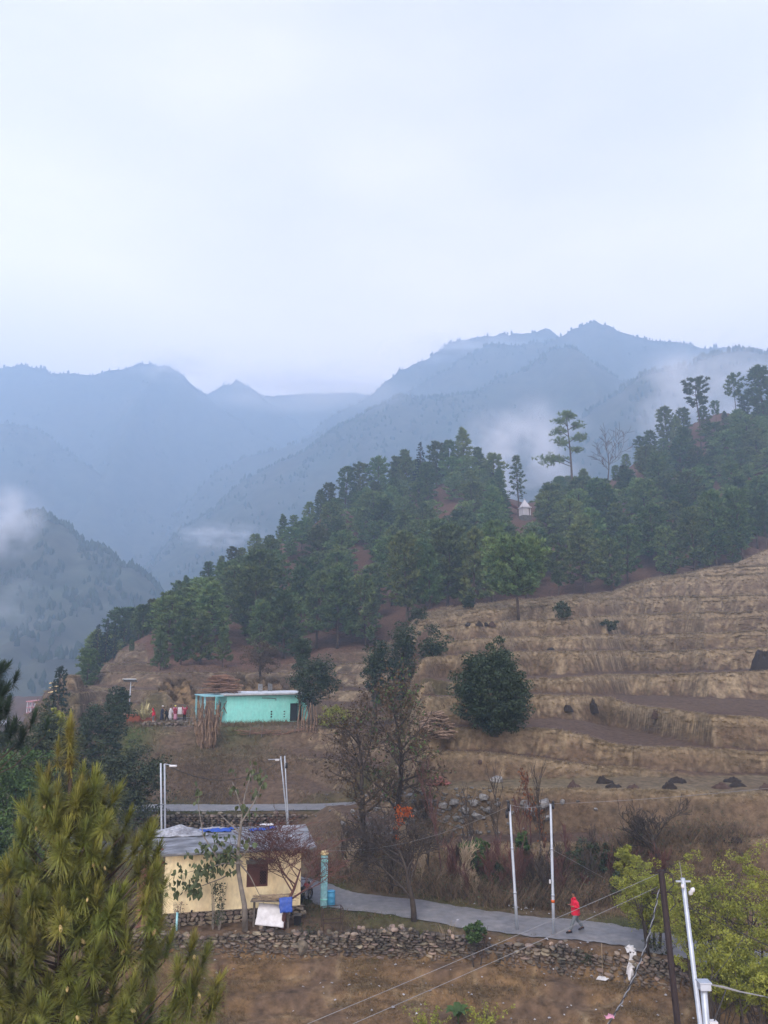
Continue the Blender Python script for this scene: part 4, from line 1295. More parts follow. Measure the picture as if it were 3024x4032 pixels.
broad_tree('evergreen_tree', (1148, 1225, 2515, 2630), 89, 'small dark evergreen top rising behind the forked tree', m_leaf_dark, n_cl=34, per=60, leaf=0.13, lump=0.5, seed=56)
broad_tree('shrub', (960, 1110, 2520, 2640), 112, 'brownish leafless-looking bush on the straw slope behind the turquoise house', m_leaf_dead, 'shrub', n_cl=80, per=50, leaf=0.11, lump=0.3, seed=57, trunk_r=0.08, trunks=3)
broad_tree('shrub', (1822, 1868, 2345, 2395), hit(1845, 2397).y, 'small round dark shrub alone on the upper terrace', m_leaf_dark, 'shrub', n_cl=30, per=40, leaf=0.14, lump=0.5, seed=58, trunk_r=0.06)
broad_tree('shrub', (2170, 2250, 2365, 2440), hit(2210, 2442).y, 'loose grey-green shrub on the slope right of the lone pine', m_leaf_oak, 'shrub', n_cl=34, per=40, leaf=0.13, lump=0.4, seed=59, trunk_r=0.05)
broad_tree('shrub', (2355, 2440, 2440, 2490), hit(2398, 2492).y, 'low spreading grey shrub in the middle of the terraces', m_leaf_oak, 'shrub', n_cl=30, per=40, leaf=0.13, lump=0.4, seed=60, trunk_r=0.05)
broad_tree('shrub', (1610, 1680, 2380, 2460), hit(1640, 2465).y, 'young feathery pine sapling above the upright evergreens', m_leaf_oak, 'shrub', n_cl=36, per=40, leaf=0.14, lump=0.4, seed=61, trunk_r=0.06)
broad_tree('leafy_tree', (1262, 1372, 2775, 2880), 82, 'small lime-green tree in front of the white shed', m_leaf_lime, n_cl=40, per=50, leaf=0.10, lump=0.4, seed=62, trunk_r=0.08)
# left side
broad_tree('oak_tree', (335, 655, 2930, 3260), 58, 'grey-green oak with spreading crown behind the yellow house', m_leaf_oak, n_cl=170, per=75, leaf=0.10, lump=0.26, seed=63, trunk_r=0.2, limbs=16, m_tr=m_greybark)
broad_tree('oak_tree', (300, 500, 2760, 3030), 74, 'dark blue-green oak behind the spreading oak', m_leaf_dark, n_cl=120, per=70, leaf=0.11, lump=0.28, seed=64)
broad_tree('oak_tree', (420, 520, 2700, 2840), 84, 'small dark tree at the foot of the solar lamp post', m_leaf_dark, n_cl=60, per=60, leaf=0.12, lump=0.4, seed=65)
broad_tree('oak_tree', (300, 420, 3020, 3200), 62, 'low grey-green tree filling the gap beside the spreading oak', m_leaf_oak, n_cl=60, per=60, leaf=0.10, lump=0.35, seed=66)
broad_tree('leafy_tree', (-140, 250, 2930, 3480), 42, 'tall bright green leafy tree behind the near pine', m_leaf_green, n_cl=240, per=75, leaf=0.085, lump=0.22, seed=67, trunk_r=0.15)
broad_tree('leafy_tree', (60, 330, 2800, 3260), 50, 'dark green feathery tree right behind the bright green one', m_leaf_oak, n_cl=190, per=70, leaf=0.10, lump=0.24, seed=68, trunk_r=0.15)
broad_tree('leafy_tree', (170, 260, 2792, 2900), 64, 'pale yellow-green tree top below the cedar', m_leaf_lime, n_cl=44, per=50, leaf=0.10, lump=0.4, seed=69, trunk_r=0.1)
broad_tree('leafy_tree', (-60, 80, 2880, 3100), 60, 'dark leafy tree at the left edge above the bright green one', m_leaf_oak, n_cl=60, per=60, leaf=0.12, lump=0.35, seed=70, trunk_r=0.1)

# tall half-bare trees in the middle
pa = hit(1435, 3425); pb = hit(1552, 3330)
ta = P(1420, 2700, pa.y).z - pa.z; tb2 = P(1550, 2585, pb.y).z - pb.z
bare_tree('alder_tree', pa, ta, 'tall half-bare tree with dark trunk and few brown leaves', 71, m_darkbark, 0.2, 3, (16, 7, 5), (0.36, 0.5, 0.5), 1.0, 0.12, 0.22, 0.10, leaf=[(m_leaf_dead, 0.10, 5, 2, 0.12, 0.5, 0.55)], rmin=0.010, first=0.95)
bare_tree('alder_tree', pb, tb2, 'tallest half-bare tree, sparse olive leaves and curled brown ones', 72, m_darkbark, 0.2, 3, (19, 7, 5), (0.36, 0.5, 0.5), 1.0, 0.12, 0.18, 0.10, leaf=[(m_leaf_dead, 0.11, 5, 2, 0.15, 0.5, 0.6), (m_leaf_green, 0.10, 2, 2, 0.15, 0.3, 0.5)], rmin=0.010, first=0.95)
p = hit(1631, 3628)
bare_tree('bare_tree', p, P(1640, 3175, p.y).z - p.z, 'dark leafless spreading tree between the stone wall and the road', 73, m_darkbark, 0.16, 4, (8, 6, 5, 4), (0.75, 0.6, 0.55, 0.5), 0.8, 0.16, 0.25, 0.16, rmin=0.016, first=0.5, scale=(1.3, 1.0, 1))
p = on(1112, 39.75, 3620)
bare_tree('bare_tree', p, P(1112, 3140, 39.7).z - p.z, 'bare reddish-twigged tree against the yellow house', 74, m_redtwig, 0.13, 4, (6, 7, 6, 4), (0.8, 0.65, 0.6, 0.5), 0.78, 0.20, 0.42, 0.12, rmin=0.010, first=0.5, scale=(1.75, 0.5, 1))
p = hit(2620, 3450, 44)
p = on(2610, 43.6, 3450)
bare_tree('bare_tree', p, P(2600, 3110, 43.6).z - p.z, 'dark leafless tree on the bank behind the black pole', 75, m_darkbark, 0.22, 4, (6, 5, 5, 3), (0.85, 0.62, 0.55, 0.5), 0.7, 0.26, 0.4, 0.12, rmin=0.018, first=0.5, scale=(1.4, 1.0, 1))
G_SAP = 'bare saplings along the bank above the road'
SAPL = ((1735, 3450, 2960), (1880, 3440, 3080), (1960, 3420, 2990), (2065, 3410, 3090), (2130, 3420, 2980), (1820, 3470, 3250), (2240, 3440, 3230), (1690, 3480, 3240), (2330, 3430, 3240))
for i, (sx, sb, st) in enumerate(SAPL):
    q = hit(sx, sb)
    bare_tree('sapling', q, P(sx, st, q.y).z - q.z, ordinal(sum(1 for q in SAPL if q[0] <= sx)) + ' thin bare sapling from the left on the bank above the road', 80 + i, m_darkbark if i % 3 else m_redtwig, 0.045, 2, (14, 5), (0.35, 0.5), 0.55, 0.35, 0.25, 0.06, group=G_SAP, rmin=0.013, first=0.95)
rgz = random.Random(55)
PROTO = []
for i in range(5):
    PROTO.append(bare_tree('thicket_bush', (0, 0, 0), 2.6, 'tangled leafless bush in the thicket beyond the road', 960 + i, (m_darkbark, m_redtwig, m_paletwig)[i % 3], 0.035, 3, (9, 6, 4), (0.6, 0.55, 0.5), 0.55, 0.3, 0.08, 0.12, group='leafless bushes of the roadside thicket', rmin=0.011, first=0.7, cat='bush'))
for i in range(46):
    sx = rgz.choice((rgz.uniform(1290, 1800), rgz.uniform(1800, 2420), rgz.uniform(1250, 2600)))
    Yb = rgz.uniform(42.4, 45.3) if sx > 1750 else rgz.uniform(44.2, 50.5); b = P(sx, 3420, Yb)
    if road_dist(np.array([b.x]), np.array([Yb]))[0][0] < 2.4: continue
    loc = (b.x, Yb, gz(b.x, Yb) - 0.05); sc_ = rgz.uniform(0.6, 1.25)
    if i < 5: o = PROTO[i]; o.location = loc; o.scale = (sc_,) * 3
    else: copy_tree(PROTO[i % 5], loc, rgz.random() * 6.28, sc_)
q = hit(2090, 3330)
bare_tree('sapling', q, P(2090, 3020, q.y).z - q.z, 'sapling with clinging rust-brown leaves behind the steel poles', 91, m_redtwig, 0.05, 2, (14, 5), (0.3, 0.5), 0.5, 0.35, 0.2, 0.06, leaf=[(m_leaf_rust, 0.10, 4, 1, 0.1, 0.6, 0.5)], rmin=0.008, first=0.95)
q = hit(2150, 3390)
bare_tree('sapling', q, P(2150, 3180, q.y).z - q.z, 'short rust-leaved sapling just right of the tall one', 92, m_redtwig, 0.04, 2, (12, 5), (0.3, 0.5), 0.5, 0.35, 0.2, 0.06, leaf=[(m_leaf_rust, 0.09, 3, 1, 0.1, 0.6, 0.5)], rmin=0.008, first=0.95)
# flame-coloured leaves
q = hit(1580, 3400)
fl = empty('autumn_shrub', q, 'slim shrub with vivid orange and red leaves', 'shrub')
g = np.random.default_rng(5)
MB().tube([(0, 0, -0.1), (0.05, 0, 1.2), (-0.1, 0, P(1580, 3290, q.y).z - q.z)], [0.03, 0.02, 0.01], 4).build('stem', m_darkbark, fl)
zt0 = P(1560, 3310, q.y).z - q.z; zt1 = P(1560, 3170, q.y).z - q.z
c = np.c_[g.normal(-0.15, 0.12, 230), g.normal(0, 0.12, 230), zt0 + (zt1 - zt0) * g.random(230)]
c2 = np.c_[g.normal(0.35, 0.16, 170), g.normal(0, 0.12, 170), zt1 - 0.15 - 0.5 * g.random(170)]
V, F = leaves(np.vstack([c, c2]), 0.075, g, 0.2, 0.8)
link('crown', mesh_np('crown', V, F, m_leaf_flame), fl)
# bushes along the far side of the road
G_BK = 'green bushes on the road bank'
for i, (x0, x1, y0, y1, Y, ml, lab) in enumerate((
        (1800, 1945, 3300, 3420, 44.9, m_leaf_green, 'broad-leaved green bush on the bank between bare saplings'),
        (1900, 2010, 3390, 3500, 43.9, m_leaf_dark, 'dark low bush at the foot of the steel poles'),
        (2030, 2090, 3270, 3360, 45.6, m_leaf_green, 'small green bush under the rust-leaved sapling'),
        (2240, 2420, 3310, 3440, 44.4, m_leaf_dark, 'dark bushy thicket at the edge of the terrace'),
        (2330, 2470, 3320, 3420, 44.8, m_leaf_oak, 'grey-green thicket just right of the dark one'),
        (2425, 2510, 3330, 3460, 43.2, m_leaf_lime, 'small bright yellow-green sapling on the bank'),
        (1640, 1760, 3440, 3530, 45.3, m_leaf_dead, 'brown dry bush on the verge behind the spreading bare tree'),
        (2400, 2470, 3440, 3540, 42.6, m_leaf_dark, 'dark round bush beside the willows'),
        (2795, 2850, 3345, 3400, 44, m_leaf_lime, 'yellow-green tuft of leaves above the willows'),
        (1820, 1925, 3630, 3710, 37.6, m_leaf_green, 'dark green clump of fern on top of the stone wall'))):
    broad_tree('bush', (x0, x1, y0, y1), Y, lab, ml, 'bush', n_cl=46, per=46, leaf=0.06, lump=0.35, seed=100 + i, trunk_r=0.03, trunks=2, group=None, limbs=5)
# yellow-green willows at the right
for i, (x0, x1, y0, y1, Y, bs, lab) in enumerate((
        (2600, 2910, 3390, 3840, 33.0, (2790, 3880), 'yellow-green feathery willow behind the galvanised pole'),
        (2820, 3140, 3350, 3880, 32.0, (2900, 3890), 'largest yellow-green willow at the right edge of the road'),
        (2420, 2690, 3390, 3690, 36.3, (2640, 3800), 'small feathery willow left of the black pole'),
        (2740, 3000, 3690, 3980, 28.5, (2860, 4010), 'low yellow-green willow shoots under the big one'),
        (2940, 3160, 3760, 4032, 27.0, (3020, 4040), 'willow branch filling the lower right corner'))):
    root = broad_tree('willow', (x0, x1, y0, y1), Y, lab, m_leaf_lime, 'tree', n_cl=135, per=95, leaf=0.040, lump=0.22, seed=120 + i, trunk_r=0.06, trunks=5, bark_spread=1.1, limbs=6, fill=0.35, flat=0.1, group='willows by the road')
# small plants near the bottom edge
q = on(875, 36.0, 4000)
bare_tree('sapling', q, P(880, 3790, 36.0).z - q.z, 'leaning leafless sapling in the brown field beside the near pine', 131, m_redtwig, 0.06, 3, (6, 5, 4), (0.6, 0.5, 0.5), 0.8, 0.15, 0.3, 0.16, rmin=0.007, first=0.8, lean=(0.1, 0))
for i, (sx, sy, ml, h, sp, lab) in enumerate(((1690, 4025, m_leaf_lime, 0.55, 0.9, 'yellow-green shrub tip at the bottom edge'), (1905, 4020, m_leaf_lime, 0.6, 0.9, 'lime shrub tip right of the broad-leaved plant'))):
    q = hit(sx, sy + 25); e = empty('shrub', q, lab, 'shrub')
    g = np.random.default_rng(140 + i); V, F = stalks(26, h * 1.6, sp, g, 0.25, 0.008); link('stems', mesh_np('stems', V, F, m_leaf_lime), e)
    C = V[::2][g.integers(0, len(V) // 2, 420)] + g.normal(size=(420, 3)) * 0.05; V, F = leaves(C, 0.055, g, 0.2); link('crown', mesh_np('crown', V, F, ml), e)
q = hit(1805, 4030); e = empty('broad_leaved_plant', q, 'glossy green broad-leaved plant rising at the bottom edge', 'plant')
g = np.random.default_rng(150)
lf = MB()
for k in range(9):
    a = k * 0.7 + 0.2; L = 0.5 + 0.25 * g.random(); up_ = 0.45 + 0.3 * g.random()
    d = Vector((math.cos(a), math.sin(a), 0)); s = Vector((-math.sin(a), math.cos(a), 0))
    prev = None
    pts = [(d * L * t + Vector((0, 0, 0.2 + up_ * (t * 1.5 - t * t)))) for t in (0, 0.25, 0.5, 0.75, 1)]
    wd = [0.02, 0.13, 0.16, 0.10, 0.01]
    one = MB()
    vs = []
    for pt, w_ in zip(pts, wd): vs += [pt - s * w_ + Vector((0, 0, w_ * 0.3)), pt, pt + s * w_ + Vector((0, 0, w_ * 0.3))]
    fs = []
    for j in range(4):
        for c_ in range(2): fs.append((j * 3 + c_, j * 3 + c_ + 1, j * 3 + c_ + 4, j * 3 + c_ + 3))
    one.add(vs, fs).build('leaf', m_leaf_green, e, True)
MB().tube([(0, 0, -0.1), (0, 0, 0.35)], 0.03, 6).build('stem', m_leaf_green, e)

# ================================================================== GRASS
flat_idx = lambda w, n, sd: np.random.default_rng(sd).choice(GX.size, n, p=(w / w.sum()).ravel())
lipw = lip * (0.5 + np.clip(n2, 0, 1)) * 3 + riser * np.clip(n1 - 0.1, 0, 1) * 0.3
inview = ((GS > -0.62) & (GS < 0.62) & (GY > 40) & (GY < 190)).astype(float) * (1 - I['fm'])
k = flat_idx(lipw * inview + 1e-12, 26000, 1)
grass_field('dry_grass', V0[k] if 'V0' in globals() else np.stack([GX, GY, _zz], -1).reshape(-1, 3)[k], m_lip, 0.26, 0.022, 4, 'pale straw-coloured grass fringing the terrace lips', 4, 0.9, 0.55)
k = flat_idx(riser * np.clip(0.35 + n1 + 0.6 * n2, 0.02, 1) * inview + 1e-12, 24000, 8)
grass_field('bank_straw', np.stack([GX, GY, _zz], -1).reshape(-1, 3)[k], m_straw, 0.36, 0.016, 3, 'dry brown grass hanging down the terrace banks', 9, 0.8, 0.25)
w = ((1 - I['terr']) * (1 - I['fm']) * (GY > 40.5) * (GY < 125) * (GS > -0.6) * (GS < 0.62) * (I['rd'] > ROAD_W + 0.25) * np.clip(0.4 + n1, 0, 1))
GV = np.stack([GX, GY, _zz], -1).reshape(-1, 3)
grass_field('bank_grass', GV[flat_idx(w, 22000, 2)], m_straw, 0.28, 0.02, 4, 'dry brown grass on the banks by the road', 5, 0.6)
w = verge * np.clip(0.5 + n1, 0, 1) * (I['rd'] > ROAD_W - 0.25) * (GS > -0.6) * (GS < 0.62) + green_slope * 0.3 * np.clip(n1 + 0.2, 0, 1) * (np.abs(GX + 13.5) < 22)
grass_field('verge_grass', GV[flat_idx(w, 6000, 3)], m_grass, 0.16, 0.014, 4, 'short green grass on the road verge and below the turquoise house', 6, 0.6)
w = I['f'] * (GY > 27) * (GS > -0.62) * (GS < 0.62) * np.clip(0.35 + n2 + 0.4 * n1, 0, 1)
grass_field('field_grass', GV[flat_idx(w, 24000, 4)], m_straw, 0.18, 0.018, 4, 'trampled brown grass of the field below the stone wall', 7, 0.8)
w = I['f'] * (GY > 27) * (GS > -0.62) * (GS < 0.62) * np.clip(n2 * 1.4 + track * 0.5 - 0.25, 0, 1)
grass_field('field_straw', GV[flat_idx(w + 1e-12, 7000, 11)], m_lip, 0.15, 0.016, 4, 'pale straw lying in streaks on the brown field', 12, 0.9, 0.5)
w = I['f'] * (GY > 27) * (GS > -0.62) * (GS < 0.62) * np.clip(n1 * 1.6 - 0.35, 0, 1)
grass_field('field_weeds', GV[flat_idx(w + 1e-12, 2500, 12)], m_grass, 0.14, 0.016, 4, 'patches of dull green weeds in the brown field', 13, 0.7)
# ================================================================== THE NEAR PINE
def tuft_mesh(seed, n=190, L=0.29, w=0.0042, m=None, stem=0.16, droop=0.55):
    """a brush of long needles round an upright shoot: base at the origin, shoot along +Z"""
    g = np.random.default_rng(seed)
    V = []; F = []
    for i in range(n):
        f = (i + g.random()) / n                     # 0 base of the shoot, 1 tip
        a = g.random() * 6.283
        tilt = R(100 - 92 * f ** 0.8) + g.normal(0, 0.17)
        d = np.array([math.cos(a) * math.sin(tilt), math.sin(a) * math.sin(tilt), math.cos(tilt)])
        p = np.array([0, 0, stem * f])
        LL = L * (0.6 + 0.5 * g.random())
        side = np.array([-math.sin(a), math.cos(a), 0]) * w
        o = len(V)
        for t in (0, 0.5, 1.0):
            q = p + d * LL * t + np.array([0, 0, -droop * LL * t * t * math.sin(tilt)])
            k = 1 - 0.75 * t
            V.append(q - side * k); V.append(q + side * k)
        F += [(o, o + 1, o + 3, o + 2), (o + 2, o + 3, o + 5, o + 4)]
    return mesh_np('needle_tuft', V, F, m)


T_GREEN = [tuft_mesh(200 + i, 290, 0.25 + 0.03 * (i % 3), 0.0068, m_fgneedle, 0.20 + 0.04 * (i % 4), 0.30 + 0.12 * (i % 3)) for i in range(7)]
T_LEAD = [tuft_mesh(220 + i, 330, 0.25, 0.007, m_fgneedle2, 0.42, 0.4) for i in range(3)]
T_SIDE = [tuft_mesh(230 + i, 220, 0.36, 0.011, m_sideneedle, 0.3, 0.35) for i in range(3)]
m_cone = mat('young_cone', (0.42, 0.33, 0.15), 0.8, 0.3, 20, bump=0.5, bscale=60)
cone_me = MB().lathe([(0.006, -0.045), (0.02, -0.03), (0.026, 0.0), (0.022, 0.025), (0.008, 0.05)], 8).mesh('cone', m_cone, True)
m_bud = mat('cone_scale', (0.24, 0.15, 0.08), 0.85, 0.3, 30)


def near_pine(sx, Y, top_sy, label, seed, z_low, slope, tufts, lead=True, T=T_GREEN, ts=1.0, cones=0, front=0.72, extra=(), base_r=0.35, inner=0):
    rg = random.Random(seed)
    t = P(sx, top_sy, Y)
    g0 = gz(t.x, Y)
    root = empty('pine_tree', (t.x, Y, g0), label, 'tree')
    H = t.z - g0
    br = MB()
    tr = [Vector((0.04 * math.sin(k * 1.3), 0.04 * math.cos(k), H * k / 8)) for k in range(9)]
    MB().tube(tr, [0.17 * (1 - 0.9 * k / 8) + 0.012 for k in range(9)], 8).build('trunk', m_bark, root, True)
    spots = []
    for k in range(tufts):
        h = (z_low) * ((k + rg.random()) / tufts) ** 0.62           # metres below the top
        h = max(h, 0.75)
        if rg.random() < front: a = rg.uniform(math.pi * 1.02, math.pi * 1.98)   # towards the camera
        else: a = rg.uniform(0, math.pi)
        r = (base_r + slope * (h - 0.6)) * rg.choice((1.0, 0.95, 0.9, 0.8, 0.62)) * (0.85 + 0.25 * rg.random())
        spots.append((a, r, H - h + rg.gauss(0, 0.08)))
    for (qx, qy, dY) in extra:
        p = P(qx, qy, Y + dY)
        dx, dy = p.x - t.x, dY
        spots.append((math.atan2(dy, dx), math.hypot(dx, dy), p.z - g0))
    for i, (a, r, z) in enumerate(spots):
        d = Vector((math.cos(a), math.sin(a), 0))
        tip = Vector((d.x * r, d.y * r, z))
        st = Vector((0, 0, max(z - 0.55 * r - 0.25, 0.5)))
        kn = st.lerp(tip, 0.62) + Vector((0, 0, -0.16 * r))
        br.tube([st, kn, tip - Vector((0, 0, 0.05)), tip], [0.022, 0.015, 0.011, 0.008], 4, cap=False)
        tilt = rg.gauss(0.25, 0.2); s = ts * (0.75 + 0.45 * rg.random())
        o = link('needle_tuft', T[rg.randrange(len(T))], root, tip, None, s)
        o.rotation_euler = (Matrix.Rotation(tilt, 3, Vector((-d.y, d.x, 0))) @ Matrix.Rotation(rg.random() * 6.28, 3, 'Z')).to_euler()
    br.build('branches', m_bark, root)
    if inner:
        cache = []
        for me in T:
            v_ = np.empty(len(me.vertices) * 3); me.vertices.foreach_get('co', v_); f_ = np.empty(len(me.loops), np.int32); me.loops.foreach_get('vertex_index', f_); cache.append((v_.reshape(-1, 3), f_.reshape(-1, 4)))
        IV = []; IF = []; io = 0
        for i in range(inner):
            h = max(0.9, z_low * rg.random() ** 0.6); a = rg.random() * 6.28; r = (base_r + slope * (h - 0.6)) * (0.25 + 0.5 * rg.random()); v_, f_ = cache[rg.randrange(len(T))]
            ca, sa = math.cos(a), math.sin(a)
            IV.append(np.c_[v_[:, 0] * ca - v_[:, 1] * sa + r * ca, v_[:, 0] * sa + v_[:, 1] * ca + r * sa, v_[:, 2] + H - h - 0.15]); IF.append(f_ + io); io += len(v_)
        o = link('inner_needles', mesh_np('inner_needles', np.vstack(IV), np.vstack(IF), T[0].materials[0]), root); o['kind'] = 'stuff'
    for i in range(cones):
        a, r, z = spots[rg.randrange(len(spots))]
        d = Vector((math.cos(a), math.sin(a), 0))
        c = Vector((d.x * (r + 0.10), d.y * (r + 0.10), z + rg.uniform(-0.12, 0.12)))
        o = link('cone', cone_me, root, c, (rg.gauss(0, 0.4), rg.gauss(0, 0.4), 0), 0.75 + 0.5 * rg.random())
        if rg.random() < 0.3: o.material_slots[0].link = 'OBJECT'; o.material_slots[0].material = m_bud
    return root, t, H


np_root, np_top, np_H = near_pine(288, 14.0, 2990, 'young long-needled pine filling the lower left corner', 301, 5.6, 0.43, 262, cones=66, ts=1.1, inner=110,
    extra=[(187, 3130, 0.1), (315, 3185, -0.2), (360, 3140, 0.2), (415, 3205, 0.0), (118, 3255, 0.0), (166, 3268, -0.3), (485, 3275, 0.0), (400, 3280, -0.4), (564, 3300, 0.0), (560, 3360, -0.2), (520, 3380, -0.4), (330, 3330, -0.5), (90, 3330, -0.3),
           (650, 3770, 0.1), (740, 3790, -0.2), (790, 3830, 0.0), (700, 3870, -0.3), (825, 3920, -0.1), (760, 3940, -0.3), (690, 3960, -0.2), (815, 4010, -0.2), (740, 4020, -0.4), (660, 4030, -0.2), (600, 3700, 0.0), (625, 3640, 0.1), (590, 3430, 0.0), (605, 3490, -0.2), (598, 3560, 0.0), (570, 3510, -0.4), (540, 3460, -0.5), (612, 3610, -0.2), (560, 3600, -0.5), (575, 3390, 0.1), (585, 3660, -0.4), (540, 3330, 0.1), (610, 3540, 0.2)])
# the long leader shoot
ls = np_H
MB().tube([(0, 0, ls - 0.5), (-0.03, 0, ls + 0.1), (-0.06, 0, ls + 0.45)], [0.02, 0.016, 0.01], 6).build('leader_shoot', m_bark, np_root)
for (qx, qy, s, k) in ((275, 2985, 1.15, 0), (272, 2945, 1.05, 1), (276, 3020, 1.0, 2), (226, 3015, 0.85, 1), (274, 2925, 0.8, 2), (283, 3050, 0.66, 2), (268, 3075, 0.6, 0), (187, 3135, 0.95, 1), (176, 3170, 0.8, 0), (320, 3170, 0.85, 2)):
    p = P(qx, qy, 14.0)
    link('needle_tuft', T_LEAD[k], np_root, (p.x - np_top.x, -0.02 * k, p.z - gz(np_top.x, 14.0)), (0, 0.06 * (k - 1), k), s)

near_pine(-95, 22.0, 2560, 'dark pine crown reaching in at the left edge', 302, 2.6, 0.75, 90, T=T_SIDE, ts=0.95, front=0.6, base_r=0.7, inner=40)
# ================================================================== STONES
m_stone = mat('wall_stone', (0.058, 0.056, 0.052), 0.92, 0.45, 1.1, bump=0.7, bscale=14, rand=0.5, coords='World', col2=(0.19, 0.155, 0.115))
m_stone_tan = mat('tan_stone', (0.24, 0.19, 0.13), 0.92, 0.3, 2.5, bump=0.5, bscale=14, rand=0.35, coords='World', col2=(0.15, 0.135, 0.115))
m_stone_pale = mat('pale_stone', (0.20, 0.195, 0.185), 0.92, 0.35, 2.5, bump=0.8, bscale=6, rand=0.3, coords='World', col2=(0.11, 0.115, 0.12))
m_earth = mat('wall_earth', (0.045, 0.036, 0.028), 0.97, 0.35, 3.0, bump=0.8, bscale=9, coords='World')


def stone_mesh(seed, m, pw=4.0):
    """an irregular faceted block filling about -0.5..0.5"""
    g = np.random.default_rng(seed)
    p = unit(g, 22)
    p = p / (np.abs(p) ** pw).sum(1)[:, None] ** (1 / pw) * 0.5
    p *= (0.88 + 0.16 * g.random((22, 1)))
    bm = bmesh.new()
    for q in p: bm.verts.new(q)
    r = bmesh.ops.convex_hull(bm, input=bm.verts[:])
    bmesh.ops.delete(bm, geom=[v for v in bm.verts if not v.link_faces], context='VERTS')
    bmesh.ops.recalc_face_normals(bm, faces=bm.faces[:])
    me = bpy.data.meshes.new('stone'); bm.to_mesh(me); bm.free()
    me.materials.append(m)
    return me


STONES = [stone_mesh(400 + i, m_stone, 5.5) for i in range(9)]
STONES_TAN = [stone_mesh(420 + i, m_stone_tan, 6.0) for i in range(6)]
ROCKS = [stone_mesh(440 + i, m_stone_pale, 2.6) for i in range(6)]


def joined(name, items, parent, m, kind='stuff'):
    """items: (mesh, Matrix) -> one mesh"""
    VV = []; FF = []; o = 0
    cache = {}
    for me, M in items:
        if me.name not in cache:
            v = np.empty(len(me.vertices) * 3); me.vertices.foreach_get('co', v)
            f = np.empty(len(me.loops), np.int32); me.loops.foreach_get('vertex_index', f)
            cache[me.name] = (v.reshape(-1, 3), f.reshape(-1, 3))
        v, f = cache[me.name]
        A = np.array(M)
        VV.append(v @ A[:3, :3].T + A[:3, 3]); FF.append(f + o); o += len(v)
    ob = link(name, mesh_np(name, np.vstack(VV), np.vstack(FF), m), parent)
    ob['kind'] = kind
    return ob


def stone_wall(name, label, line, base_z, top_z, seed, sw=(0.12, 0.52), sh=(0.055, 0.15), thick=0.34, meshes=STONES, m=m_stone, limit=300, rubble=40, earth=True, front=-1, stuff_limit=4000):
    """dry-stone courses along a polyline of (x, y); base_z / top_z are functions of the distance along it; each stone is a part"""
    rg = random.Random(seed)
    pts = [Vector((a, b, 0)) for a, b in line]
    seg = [(pts[i + 1] - pts[i]).length for i in range(len(pts) - 1)]
    L = sum(seg)

    def at(s):
        s = max(0, min(L - 1e-4, s))
        for i, l in enumerate(seg):
            if s <= l:
                d = (pts[i + 1] - pts[i]).normalized()
                return pts[i] + d * s, d
            s -= l
        return pts[-1], (pts[-1] - pts[-2]).normalized()

    root = empty(name, (pts[0].x, pts[0].y, base_z(0)), label, 'wall'); root['kind'] = 'thing'
    items = []
    zoff = 0.0
    zmin = min(base_z(L * k / 40) for k in range(41)); zmax = max(top_z(L * k / 40) for k in range(41))
    z = zmin
    while z < zmax + 0.05:
        h = rg.uniform(*sh)
        s = rg.uniform(-0.2, 0)
        while s < L:
            w = rg.uniform(*sw)
            c = s + w / 2
            if base_z(c) - 0.1 <= z + h / 2 <= top_z(c) + rg.gauss(0, 0.05):
                p, d = at(c)
                ang = math.atan2(d.y, d.x)
                M = Matrix.Translation(Vector((p.x, p.y, z + h / 2)) + Vector((d.y, -d.x, 0)) * rg.gauss(0.0, 0.03)) @ Matrix.Rotation(ang + rg.gauss(0, 0.06), 4, 'Z') @ Matrix.Rotation(rg.gauss(0, 0.05), 4, 'Y') @ Matrix.Diagonal((w * 1.04, thick * rg.uniform(0.8, 1.2), h * 1.06, 1))
                items.append((w * h, meshes[rg.randrange(len(meshes))], M))
            s += w
        z += h
    for k in range(rubble):
        c = rg.uniform(0, L); p, d = at(c); r = rg.uniform(0.10, 0.26)
        M = Matrix.Translation(Vector((p.x, p.y, top_z(c) + r * 0.15)) + Vector((d.y, -d.x, 0)) * rg.uniform(-0.45, 0.1)) @ Matrix.Rotation(rg.random() * 6.28, 4, 'Z') @ Matrix.Rotation(rg.gauss(0, 0.4), 4, 'X') @ Matrix.Diagonal((r * rg.uniform(0.9, 1.6), r, r * rg.uniform(0.6, 1.0), 1))
        items.append((r * r * 1.3, (STONES_TAN + meshes)[rg.randrange(len(STONES_TAN) + len(meshes))], M))
    items.sort(key=lambda t: -t[0])
    off = Matrix.Translation(-root.location)
    for a, me, M in items[:limit]:
        o = link('stone', me, root); o.matrix_local = off @ M
    rest = items[limit:limit + stuff_limit]
    if rest: joined('small_stones', [(me, off @ M) for _, me, M in rest], root, m)
    if earth:
        vs = []; n = 60
        for k in range(n + 1):
            p, d = at(L * k / n); q = p + Vector((-d.y, d.x, 0)) * 0.02
            q2 = p + Vector((-d.y, d.x, 0)) * 0.5
            for (r_, zz_) in ((q, base_z(L * k / n) - 0.4), (q, top_z(L * k / n) - 0.06), (q2, top_z(L * k / n) - 0.06)):
                vs.append((r_.x - root.location.x, r_.y - root.location.y, zz_ - root.location.z))
        fs = []
        for k in range(n): fs += [(k * 3, k * 3 + 3, k * 3 + 4, k * 3 + 1), (k * 3 + 1, k * 3 + 4, k * 3 + 5, k * 3 + 2)]
        MB().add(vs, fs).build('earth_core', m_earth, root)
    return root


def wall_line(x0, x1, n=12, dy=0.0):
    xs = np.linspace(x0, x1, n); return [(float(x), float(wall_y(x)) + dy) for x in xs]


